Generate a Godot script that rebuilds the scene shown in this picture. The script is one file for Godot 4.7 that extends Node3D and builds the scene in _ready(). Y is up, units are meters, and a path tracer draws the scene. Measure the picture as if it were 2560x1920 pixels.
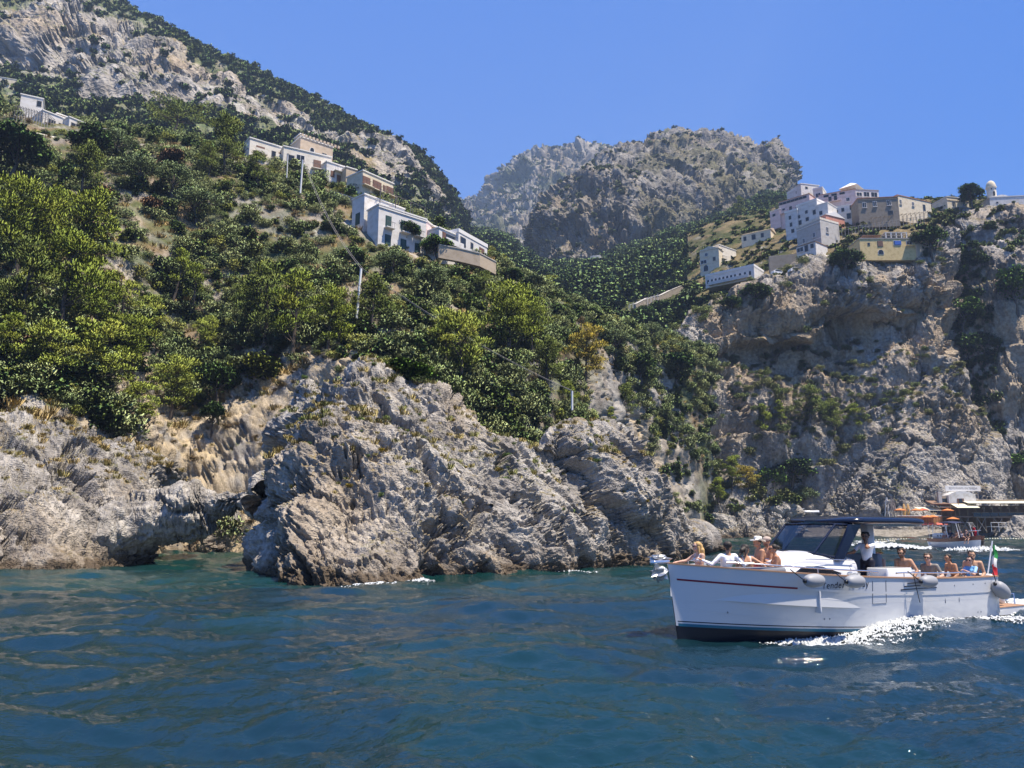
extends Node3D
# A rocky Mediterranean shore seen from a boat: headland with an arch, wooded slope, cliffs, mountains, village, tour boat.
# x runs right, y up, z towards the viewer; the water lies at y = 0.

const FOCAL := 1921.0
const EYE := Vector3(0, 2.6, 0)
const PITCH := 0.1817
var rng := RandomNumberGenerator.new()
var M := {}
var taken := {}
var sheets := {}
var n_big: FastNoiseLite
var n_cell: FastNoiseLite
var n_edge: FastNoiseLite
var n_ridge: FastNoiseLite
var n_fine: FastNoiseLite
var n_mask: FastNoiseLite


# ---- names and descriptions
func numbered(called: String) -> String:
	var k: int = taken.get(called, 0)
	taken[called] = k + 1
	return called if k == 0 else "%s_%03d" % [called, k]


func thing(called: String, label: String, category: String, where := Vector3.ZERO, turn := 0.0, group := "") -> Node3D:
	var o := Node3D.new()
	o.name = numbered(called)
	add_child(o)
	o.position = where
	o.rotation.y = turn
	tag(o, label, category, group)
	return o


func tag(o: Node, label: String, category: String, group := "", kind := "") -> void:
	if label: o.set_meta("label", label)
	if category: o.set_meta("category", category)
	if group: o.set_meta("group", group)
	if kind: o.set_meta("kind", kind)


func part(called: String, mesh: Mesh, m: Material, parent: Node = null) -> MeshInstance3D:
	var o := MeshInstance3D.new()
	o.mesh = mesh
	o.material_override = m
	if parent == null:
		o.name = numbered(called)
		add_child(o)
	else:
		o.name = called
		var k := 1
		while parent.has_node(NodePath(o.name)):
			o.name = "%s_%03d" % [called, k]
			k += 1
		parent.add_child(o, true)
	return o


func copy_of(o: Node3D, label: String, where: Vector3, turn: float, size := 1.0) -> Node3D:
	var c: Node3D = o.duplicate()
	c.name = numbered(String(o.name).rstrip("0123456789").trim_suffix("_"))
	add_child(c)
	c.position = where
	c.rotation = Vector3(0, turn, 0)
	c.scale = Vector3.ONE * size
	if label: c.set_meta("label", label)
	return c


# ---- surveying: the point seen in direction (px, py) of the survey picture that lies d metres out to sea from the viewer's line
func at(px: float, py: float, d: float) -> Vector3:
	var yc := (960.0 - py) / FOCAL
	var zz := cos(PITCH) - yc * sin(PITCH)
	return EYE + Vector3((px - 1280.0) / FOCAL, yc * cos(PITCH) + sin(PITCH), -zz) * (d / zz)


func low(px: float, y: float, d: float) -> Vector3:
	var depth := d * cos(PITCH) + (y - EYE.y) * sin(PITCH)
	return Vector3((px - 1280.0) / FOCAL * depth, y, -d)


func to_px(p: Vector3) -> Vector2:
	var q := p - EYE
	var depth := -q.z * cos(PITCH) + q.y * sin(PITCH)
	return Vector2(1280.0 + FOCAL * q.x / depth, 960.0 - FOCAL * (q.y * cos(PITCH) + q.z * sin(PITCH)) / depth)


# ---- materials
func noise(kind: int, freq: float, octaves: int, sd: int, fractal := FastNoiseLite.FRACTAL_FBM) -> FastNoiseLite:
	var n := FastNoiseLite.new()
	n.noise_type = kind
	n.frequency = freq
	n.seed = sd
	n.fractal_type = fractal if octaves > 1 else FastNoiseLite.FRACTAL_NONE
	n.fractal_octaves = octaves
	return n


func noise_tex(n: FastNoiseLite, size: int, ramp: Gradient = null) -> NoiseTexture2D:
	var t := NoiseTexture2D.new()
	t.noise = n
	t.width = size
	t.height = size
	t.seamless = true
	t.generate_mipmaps = false
	if ramp: t.color_ramp = ramp
	return t


func grad(stops: Array) -> Gradient:
	var g := Gradient.new()
	g.offsets = PackedFloat32Array(stops.map(func(s): return s[0]))
	g.colors = PackedColorArray(stops.map(func(s): return s[1]))
	return g


func flat(c: Color, rough := 0.6, metal := 0.0) -> StandardMaterial3D:
	var m := StandardMaterial3D.new()
	m.albedo_color = c.linear_to_srgb()
	m.roughness = rough
	m.metallic = metal
	return m


func plaster(c: Color) -> StandardMaterial3D:
	var m := flat(c, 0.9)
	m.albedo_texture = M.plaster_tex
	m.uv1_triplanar = true
	m.uv1_world_triplanar = true
	m.uv1_scale = Vector3.ONE * 0.12
	return m


func rock_material(tex_scale: float, bump: float, lo := 0.78) -> StandardMaterial3D:
	var m := StandardMaterial3D.new()
	m.vertex_color_use_as_albedo = true
	m.roughness = 0.95
	m.metallic_specular = 0.25
	m.albedo_texture = noise_tex(noise(FastNoiseLite.TYPE_SIMPLEX, 0.012, 5, 5), 1024, grad([[0.0, Color(lo, lo, lo)], [0.42, Color(0.9, 0.89, 0.88)], [0.7, Color(1, 1, 1)]]))
	m.heightmap_enabled = true
	m.heightmap_texture = noise_tex(noise(FastNoiseLite.TYPE_SIMPLEX, 0.016, 5, 9, FastNoiseLite.FRACTAL_RIDGED), 1024)
	m.heightmap_scale = bump
	m.uv1_triplanar = true
	m.uv1_world_triplanar = true
	m.uv1_scale = Vector3.ONE * tex_scale
	return m


func leaf_material(c: Color, back := 0.25) -> StandardMaterial3D:
	var m := flat(c, 0.75)
	m.vertex_color_use_as_albedo = true
	m.metallic_specular = 0.25
	m.backlight_enabled = true
	m.backlight = Color(back, back, back * 0.5)
	m.cull_mode = BaseMaterial3D.CULL_DISABLED
	return m


func materials() -> void:
	n_big = noise(FastNoiseLite.TYPE_SIMPLEX, 1.0, 4, 11)
	n_cell = noise(FastNoiseLite.TYPE_CELLULAR, 1.0, 1, 21)
	n_cell.cellular_return_type = FastNoiseLite.RETURN_CELL_VALUE
	n_cell.cellular_jitter = 1.0
	n_cell.domain_warp_enabled = true
	n_cell.domain_warp_amplitude = 0.35
	n_cell.domain_warp_frequency = 1.3
	n_edge = n_cell.duplicate()
	n_edge.cellular_return_type = FastNoiseLite.RETURN_DISTANCE2_SUB
	n_ridge = noise(FastNoiseLite.TYPE_SIMPLEX, 1.0, 4, 31, FastNoiseLite.FRACTAL_RIDGED)
	n_fine = noise(FastNoiseLite.TYPE_SIMPLEX, 1.0, 3, 41)
	n_mask = noise(FastNoiseLite.TYPE_SIMPLEX, 1.0, 3, 51)
	M.plaster_tex = noise_tex(noise(FastNoiseLite.TYPE_SIMPLEX, 0.01, 5, 71), 512, grad([[0.0, Color(0.86, 0.84, 0.8)], [0.5, Color(0.97, 0.96, 0.95)], [1.0, Color(1, 1, 1)]]))
	M.rock_near = rock_material(0.2, 13.0, 0.75)
	M.rock_mid = rock_material(0.06, 55.0, 0.72)
	M.rock_far = rock_material(0.012, 120.0)


# ---- terrain: sheets through surveyed rows of points, roughened along their normals
func cubic(a: Vector3, b: Vector3, c: Vector3, d: Vector3, t: float) -> Vector3:
	# monotone-ish Catmull-Rom with reduced tension
	return b.cubic_interpolate(c, b.lerp(a, 0.8), c.lerp(d, 0.8), t)


func spline(row: PackedVector3Array, t: float) -> Vector3:
	var n := row.size()
	var x := clampf(t, 0.0, 1.0) * (n - 1)
	var i := mini(int(x), n - 2)
	return cubic(row[maxi(i - 1, 0)], row[i], row[i + 1], row[mini(i + 2, n - 1)], x - i)


func sheet_point(rows: Array, u: float, v: float) -> Vector3:
	var col := PackedVector3Array()
	for r in rows:
		col.append(spline(r, u))
	return spline(col, v)


func relief(p: Vector3, k: Dictionary) -> float:
	# how far the rock stands out of the smooth sheet at p, in metres
	var s: float = k.size
	var q := p / s
	var tilt: float = k.get("tilt", 0.0)
	if tilt != 0.0:   # the rock splits along steep slanting planes
		var sk: float = k.get("strike", 0.0)
		var along := q.x * cos(sk) - q.z * sin(sk)
		q = Vector3((along * cos(tilt) + q.y * sin(tilt)) * 1.3, (q.y * cos(tilt) - along * sin(tilt)) * 0.7, q.x * sin(sk) + q.z * cos(sk))
	var h: float = n_big.get_noise_3dv(q * 0.24) * 0.95
	var wob := Vector3(n_fine.get_noise_3dv(q * 0.8), n_fine.get_noise_3dv(q * 0.8 + Vector3(31, 7, 3)), n_fine.get_noise_3dv(q * 0.8 + Vector3(5, 17, 43)))
	var f := 0.32
	var g := 1.0
	for layer in 3:
		var c := q * f + wob * 0.16 * (1.0 + layer)
		var v := n_cell.get_noise_3dv(c)
		var e := n_edge.get_noise_3dv(c) + 1.0
		var flat_top := smoothstep(0.0, 0.18, e)
		h += g * (v * 0.16 + 0.1 + sin(q.dot(Vector3(sin(v * 91.0), cos(v * 57.0), sin(v * 33.0))) * f * 2.6 + v * 40.0) * 0.27) * (0.35 + 0.65 * flat_top)
		h -= g * 0.42 * (1.0 - smoothstep(0.0, 0.07, e))
		f *= 2.9
		g *= 0.27
	h += (absf(n_fine.get_noise_3dv(q * 2.2 + Vector3(3, 9, 27))) - 0.2) * -0.16
	h += n_ridge.get_noise_3dv(q * 3.4) * 0.04 + n_fine.get_noise_3dv(q * 8.0) * 0.025
	h *= s * k.get("amp", 1.0)
	if k.has("bed"):   # bedding planes leave ledges: [depth, spacing, dip]
		h += k.bed[0] * (fposmod((p.y - p.x * k.bed[2]) / k.bed[1] + n_big.get_noise_3dv(p / k.bed[1] * 0.25) * 1.4, 1.0) - 0.5)
	return h


func rock_colour(p: Vector3, nrm: Vector3, k: Dictionary) -> Color:
	var s: float = k.size
	var a := n_mask.get_noise_3dv(p / s * 0.12) * 1.1
	var b := n_mask.get_noise_3dv(p / s * Vector3(0.9, 0.35, 0.9) + Vector3(9, 3, 5)) * 1.5
	var grey := Color(0.31, 0.292, 0.27).lerp(Color(0.5, 0.475, 0.435), clampf(0.5 + b, 0, 1))
	var cream: Color = k.get("cream", Color(0.43, 0.33, 0.21))
	var c := grey.lerp(cream, clampf(k.get("creamy", 0.0) + a, 0.0, 1.0) * 0.85)
	var streak := n_fine.get_noise_3dv(p / s * Vector3(1.6, 0.16, 1.6) + Vector3(70, 1, 3))
	c = c.lerp(Color(0.17, 0.16, 0.155), smoothstep(0.15, 0.5, streak) * k.get("streaks", 0.5))
	var lichen := n_fine.get_noise_3dv(p / s * 4.5 + Vector3(11, 5, 70))
	c = c.lerp(Color(0.13, 0.125, 0.12), smoothstep(0.1, 0.45, lichen) * 0.45)
	var tn: float = k.get("tone", 1.0)
	c = Color(c.r * tn, c.g * tn, c.b * tn)
	# thin soil, dry grass and low herbs lie where the rock is flat enough to hold them
	var hold: float = nrm.y + n_mask.get_noise_3dv(p / s * 0.5 + Vector3(40, 2, 8)) * 0.45 + k.get("green", 0.0)
	var g := smoothstep(0.72, 0.95, hold)
	if g > 0.0:
		var dry := clampf(0.5 + n_mask.get_noise_3dv(p / s * 0.3 + Vector3(2, 60, 9)) * 1.8 + k.get("dry", 0.0), 0, 1)
		var soil := Color(0.085, 0.1, 0.035).lerp(Color(0.26, 0.205, 0.11), dry)
		c = c.lerp(soil, g)
	# the tide mark: a dark wet band with brown weed just above the water
	if k.get("tide", false):
		var line := 0.45 + n_fine.get_noise_3dv(p * 0.7) * 0.5
		c = c.lerp(Color(0.06, 0.045, 0.03), 1.0 - smoothstep(line, line + 0.35, p.y))
		c = c.lerp(Color(0.2, 0.16, 0.12), (1.0 - smoothstep(line + 0.3, line + 1.6, p.y)) * 0.5)
	return c


func sheet(called: String, rows: Array, nu: int, nv: int, k: Dictionary, m: Material) -> void:
	var pos := PackedVector3Array()
	pos.resize(nu * nv)
	var fine_rows := []
	for r in rows:
		var f := PackedVector3Array()
		f.resize(nu)
		for i in nu:
			f[i] = spline(r, float(i) / (nu - 1))
		fine_rows.append(f)
	var nr := rows.size()
	for j in nv:
		var x := float(j) / (nv - 1) * (nr - 1)
		var b := mini(int(x), nr - 2)
		var t := x - b
		var r0: PackedVector3Array = fine_rows[maxi(b - 1, 0)]
		var r1: PackedVector3Array = fine_rows[b]
		var r2: PackedVector3Array = fine_rows[b + 1]
		var r3: PackedVector3Array = fine_rows[mini(b + 2, nr - 1)]
		for i in nu:
			pos[j * nu + i] = cubic(r0[i], r1[i], r2[i], r3[i], t)
	var nrm := grid_normals(pos, nu, nv)
	var fn: Variant = k.get("extra")
	var soft: Variant = k.get("soft")
	var paint: Variant = k.get("paint")
	var bands := []
	bands.resize(nv)
	in_parallel(nv, func(j):
		var r := PackedVector3Array()
		r.resize(nu)
		for i in nu:
			var p := pos[j * nu + i]
			var h := relief(p, k)
			if soft != null:   # soil-covered slopes are smoother than bare rock
				h *= soft.call(p)
			if fn != null:
				h += fn.call(p)
			r[i] = p + nrm[j * nu + i] * h
		bands[j] = r)
	var out := PackedVector3Array()
	for r in bands:
		out.append_array(r)
	var nr2 := grid_normals(out, nu, nv)
	in_parallel(nv, func(j):
		var r := PackedColorArray()
		r.resize(nu)
		for i in nu:
			var a: int = j * nu + i
			var c := rock_colour(out[a], nr2[a], k)
			if paint != null:
				c = paint.call(out[a], nr2[a], c)
			r[i] = c
		bands[j] = r)
	var col := PackedColorArray()
	for r in bands:
		col.append_array(r)
	var mesh := grid_mesh(out, nr2, col, nu, nv)
	var o := part(called, mesh, m)
	o.set_meta("kind", "structure")
	sheets[called] = {"pos": out, "nrm": nr2, "base": nrm, "nu": nu, "nv": nv}


func in_parallel(count: int, job) -> void:
	WorkerThreadPool.wait_for_group_task_completion(WorkerThreadPool.add_group_task(job, count))


func grid_normals(pos: PackedVector3Array, nu: int, nv: int) -> PackedVector3Array:
	var nrm := PackedVector3Array()
	nrm.resize(nu * nv)
	for j in nv:
		var ja := maxi(j - 1, 0) * nu
		var jb := mini(j + 1, nv - 1) * nu
		for i in nu:
			var du := pos[j * nu + mini(i + 1, nu - 1)] - pos[j * nu + maxi(i - 1, 0)]
			var dv := pos[jb + i] - pos[ja + i]
			nrm[j * nu + i] = du.cross(dv).normalized()
	return nrm


func grid_mesh(pos: PackedVector3Array, nrm: PackedVector3Array, col: PackedColorArray, nu: int, nv: int) -> ArrayMesh:
	var idx := PackedInt32Array()
	idx.resize((nu - 1) * (nv - 1) * 6)
	var w := 0
	for j in nv - 1:
		for i in nu - 1:
			var a := j * nu + i
			idx[w] = a
			idx[w + 1] = a + nu
			idx[w + 2] = a + 1
			idx[w + 3] = a + 1
			idx[w + 4] = a + nu
			idx[w + 5] = a + nu + 1
			w += 6
	var arr := []
	arr.resize(Mesh.ARRAY_MAX)
	arr[Mesh.ARRAY_VERTEX] = pos
	arr[Mesh.ARRAY_NORMAL] = nrm
	if col.size(): arr[Mesh.ARRAY_COLOR] = col
	arr[Mesh.ARRAY_INDEX] = idx
	var mesh := ArrayMesh.new()
	mesh.add_surface_from_arrays(Mesh.PRIMITIVE_TRIANGLES, arr)
	return mesh


func row(px: Array, py: Array, d: Array) -> PackedVector3Array:
	var r := PackedVector3Array()
	for i in px.size():
		r.append(at(px[i], py[i], d[i]))
	return r


func low_row(px: Array, y: float, d: Array) -> PackedVector3Array:
	var r := PackedVector3Array()
	for i in px.size():
		r.append(low(px[i], y, d[i]))
	return r


# a bluff given by columns [foot px, foot distance, crest px, crest py, crest distance]: rows up the face, then down behind the crest
func bluff(cols: Array, lean := 1.3, foot := -2.5, steps := 5) -> Array:
	var rows := []
	for k in steps + 1:
		var r := PackedVector3Array()
		for c in cols:
			var a := low(c[0], foot, c[1])
			var b := at(c[2], c[3], c[4])
			var t := float(k) / steps
			var p := a.lerp(b, t)
			p.z = lerpf(a.z, b.z, pow(t, lean))
			r.append(p)
		rows.append(r)
	for back in [[4.0, 1.5], [10.0, 6.0]]:
		var r := PackedVector3Array()
		for c in cols:
			var b := at(c[2], c[3], c[4])
			r.append(b + Vector3(0.0, -back[1], -back[0]))
		rows.append(r)
	return rows


func near_any(p: Vector3, spots: Array) -> float:
	# 1 inside any of the spots [centre, radius], fading to 0 at their rim
	var best := 0.0
	for s in spots:
		best = maxf(best, 1.0 - smoothstep(0.55, 1.0, p.distance_to(s[0]) / s[1]))
	return best


func terrain() -> void:
	# the wooded slope on the left, from the shore up past the houses
	var px := [-500, -200, 0, 200, 420, 600, 800, 1000, 1200, 1400, 1600, 1780]
	var hill := [
		low_row(px, -2.0, [50, 50, 52, 56, 75, 75, 73, 72, 75, 87, 130, 162]),
		row(px, [1180, 1180, 1170, 1150, 1120, 1120, 1120, 1150, 1180, 1200, 1190, 1190], [56, 55, 56, 60, 81, 82, 78, 74, 80, 94, 142, 168]),
		row(px, [1060, 1050, 1040, 1020, 985, 960, 940, 960, 1050, 1110, 1080, 1060], [60, 58, 58, 63, 88, 89, 84, 77, 85, 100, 147, 172]),
		row(px, [900, 900, 890, 880, 870, 870, 870, 870, 920, 980, 990, 1000], [67, 65, 64, 71, 95, 97, 90, 84, 92, 106, 150, 174]),
		row(px, [740, 740, 740, 740, 740, 745, 755, 765, 810, 880, 910, 950], [82, 80, 78, 85, 103, 106, 101, 97, 106, 118, 153, 176]),
		row(px, [570, 570, 570, 575, 580, 590, 620, 660, 730, 810, 865, 910], [100, 98, 98, 101, 112, 117, 117, 116, 122, 128, 155, 178]),
		row(px, [420, 420, 420, 430, 440, 460, 515, 600, 680, 770, 840, 890], [130, 126, 124, 122, 126, 130, 130, 130, 134, 140, 160, 182]),
		row(px, [250, 260, 280, 320, 350, 390, 455, 530, 630, 750, 830, 880], [170, 165, 160, 156, 154, 152, 148, 142, 142, 148, 168, 188]),
		row(px, [235, 245, 270, 320, 355, 400, 465, 545, 650, 770, 845, 895], [230, 225, 215, 205, 200, 195, 190, 180, 175, 175, 190, 200]),
		row(px, [300, 310, 330, 380, 420, 460, 525, 600, 700, 810, 880, 920], [260, 255, 245, 235, 230, 225, 215, 205, 195, 195, 210, 220])]
	var bare := [[at(370, 650, 92), 13.0], [at(500, 640, 100), 9.0], [at(440, 730, 88), 6.0], [at(620, 1080, 83), 26.0], [at(470, 1100, 81), 22.0], [at(760, 1000, 67), 13.0], [at(680, 930, 79), 7.0], [at(200, 1100, 58), 14.0], [at(0, 1120, 57), 12.0], [at(1580, 1120, 146), 30.0], [at(1000, 1050, 70), 14.0], [at(1490, 985, 118), 6.0]]
	var ochre := [[at(350, 690, 90), 8.5], [at(440, 670, 92), 4.0], [at(560, 1100, 82), 26.0], [at(690, 1020, 84), 16.0], [at(1600, 1130, 146), 10.0]]
	sheet("left_hillside", hill, 410, 250, {"size": 3.0, "amp": 0.55, "green": 0.05, "dry": 0.12, "creamy": 0.1, "cream": Color(0.5, 0.4, 0.27), "tide": true,
		"soft": func(p): return lerpf(0.35, 1.0, near_any(p, bare)),
		"paint": func(p, n, c):
			var o := near_any(p, ochre)
			var b := near_any(p, bare)
			var veg: float = (1.0 - b) * clampf(0.75 + n_mask.get_noise_3dv(p * 0.06) * 1.4, 0.0, 1.0)
			c = c.lerp(Color(0.09, 0.12, 0.045).lerp(Color(0.25, 0.18, 0.1), clampf(0.3 + n_mask.get_noise_3dv(p * 0.11 + Vector3(4, 4, 4)) * 2.0, 0, 1)), veg * 0.9)
			return c.lerp(Color(0.6, 0.49, 0.33), o * clampf(0.62 + n_mask.get_noise_3dv(p * 0.3) * 1.6, 0, 1) * 0.85)}, M.rock_near)
	# rocks along the left shore
	var shore := bluff([[-420, 35, -380, 1020, 50], [-250, 36, -230, 1040, 50], [-100, 37.5, -60, 1060, 51], [0, 39, 30, 1075, 52], [70, 41.0, 90, 1085, 53], [150, 43, 170, 1080, 54], [230, 46, 230, 1085, 55], [275, 48, 300, 1105, 56], [310, 49.5, 345, 1105, 57], [335, 51.5, 400, 1150, 57], [352, 54, 432, 1180, 60], [365, 62, 440, 1230, 63]], 1.5)
	sheet("shore_rocks", shore, 360, 200, {"size": 2.6, "amp": 0.75, "tilt": 0.6, "green": -0.02, "dry": 0.3, "creamy": -0.05, "tide": true, "streaks": 0.3}, M.rock_near)
	# the headland in front, with its back and its dark left end
	var head := bluff([[715, 64, 800, 1020, 62], [672, 52, 775, 985, 56], [645, 44, 768, 965, 52], [636, 39, 785, 972, 49], [672, 36.3, 812, 962, 47.5], [770, 35, 860, 945, 47.5], [890, 35.2, 925, 932, 48], [1010, 36, 1010, 955, 48], [1110, 37.5, 1100, 985, 48], [1200, 39.2, 1200, 1060, 48], [1290, 41.5, 1300, 1100, 50], [1380, 44.5, 1400, 1075, 53], [1470, 48.3, 1480, 1095, 55.5], [1560, 52, 1560, 1125, 58.5], [1640, 55.5, 1640, 1180, 62], [1705, 60, 1685, 1265, 64], [1740, 66, 1718, 1330, 69], [1752, 72, 1735, 1362, 74], [1742, 85, 1728, 1368, 88]], 1.35, -2.5, 6)
	var stripe := [at(1205, 1230, 41.2), at(1235, 1330, 40.3), at(1262, 1420, 39.6)]
	sheet("headland_rock", head, 550, 285, {"size": 2.8, "amp": 0.8, "tilt": 0.55, "strike": 0.55, "green": -0.1, "dry": 0.2, "creamy": -0.25, "tide": true, "streaks": 0.35,
		"extra": func(p):
			var q := to_px(p)   # the deep clefts that split the headland
			return -1.1 * (1.0 - smoothstep(0.0, 1.0, absf((q.x - 1250.0) - (q.y - 1150.0) * 0.16 + n_fine.get_noise_2d(q.y * 0.02, 3.0) * 30.0) / 16.0)) * smoothstep(1100.0, 1130.0, q.y) * (1.0 - smoothstep(1180.0, 1215.0, q.y)),
		"paint": func(p, n, c):
			var d := minf(seg_distance(p, stripe[0], stripe[1]), seg_distance(p, stripe[1], stripe[2]))
			return c.lerp(Color(0.52, 0.42, 0.3), (1.0 - smoothstep(0.35, 1.0, d)) * clampf(0.75 + n_fine.get_noise_3dv(p * 2.0), 0, 1))}, M.rock_near)
	arch()
	right_side()
	mountains()


func seg_distance(p: Vector3, a: Vector3, b: Vector3) -> float:
	return Geometry3D.get_closest_point_to_segment(p, a, b).distance_to(p)


# a closed tube of rock along a path, roughened: path points with radii
func rock_tube(called: String, path: PackedVector3Array, radii: Array, nu: int, nv: int, k: Dictionary, flatten := 1.0) -> void:
	var pos := PackedVector3Array()
	for j in nv:
		var t := float(j) / (nv - 1)
		var c := spline(path, t)
		var dir := (spline(path, minf(t + 0.02, 1.0)) - spline(path, maxf(t - 0.02, 0.0))).normalized()
		var side := dir.cross(Vector3.UP).normalized()
		var up := side.cross(dir)
		var x := t * (radii.size() - 1)
		var i0 := mini(int(x), radii.size() - 2)
		var r := lerpf(radii[i0], radii[i0 + 1], smoothstep(0, 1, x - i0))
		for i in nu:
			var a := -TAU * i / (nu - 1)
			pos.append(c + side * cos(a) * r * 1.15 + up * sin(a) * r * flatten)
	var nrm := grid_normals(pos, nu, nv)
	for i in pos.size():
		if nrm[i].dot(pos[i] - spline(path, float(i / nu) / (nv - 1))) < 0.0:
			nrm[i] = -nrm[i]
	var out := pos.duplicate()
	for j in nv:
		for i in nu:
			var a := j * nu + (i if i < nu - 1 else 0)
			out[j * nu + i] = pos[a] + nrm[a] * relief(pos[a], k)
	var n2 := grid_normals(out, nu, nv)
	var col := PackedColorArray()
	for i in out.size():
		if n2[i].dot(nrm[i]) < -0.2: n2[i] = -n2[i]
		col.append(rock_colour(out[i], n2[i], k))
	for j in nv:
		n2[j * nu + nu - 1] = n2[j * nu]
	part(called, grid_mesh(out, n2, col, nu, nv), M.rock_near).set_meta("kind", "structure")


func arch() -> void:
	var path := PackedVector3Array([at(220, 1345, 50), at(350, 1325, 51.5), at(450, 1288, 52), at(530, 1262, 52), at(600, 1246, 51), at(650, 1242, 49.5), at(700, 1250, 47)])
	rock_tube("rock_arch", path, [2.0, 1.7, 1.2, 0.75, 0.62, 0.8, 1.3], 90, 210, {"size": 1.8, "amp": 0.75, "creamy": -0.1, "green": -0.3, "streaks": 0.4})
	# low rocks seen through the arch
	var inner := bluff([[400, 78, 430, 1350, 80], [470, 74, 480, 1350, 77], [540, 77, 545, 1305, 82], [600, 77, 600, 1300, 83], [680, 74, 690, 1290, 80]], 1.2, -1.5, 4)
	sheet("rocks_behind_arch", inner, 110, 70, {"size": 1.8, "amp": 0.8, "creamy": 0.15, "green": -0.3, "tide": true}, M.rock_near)


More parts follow.
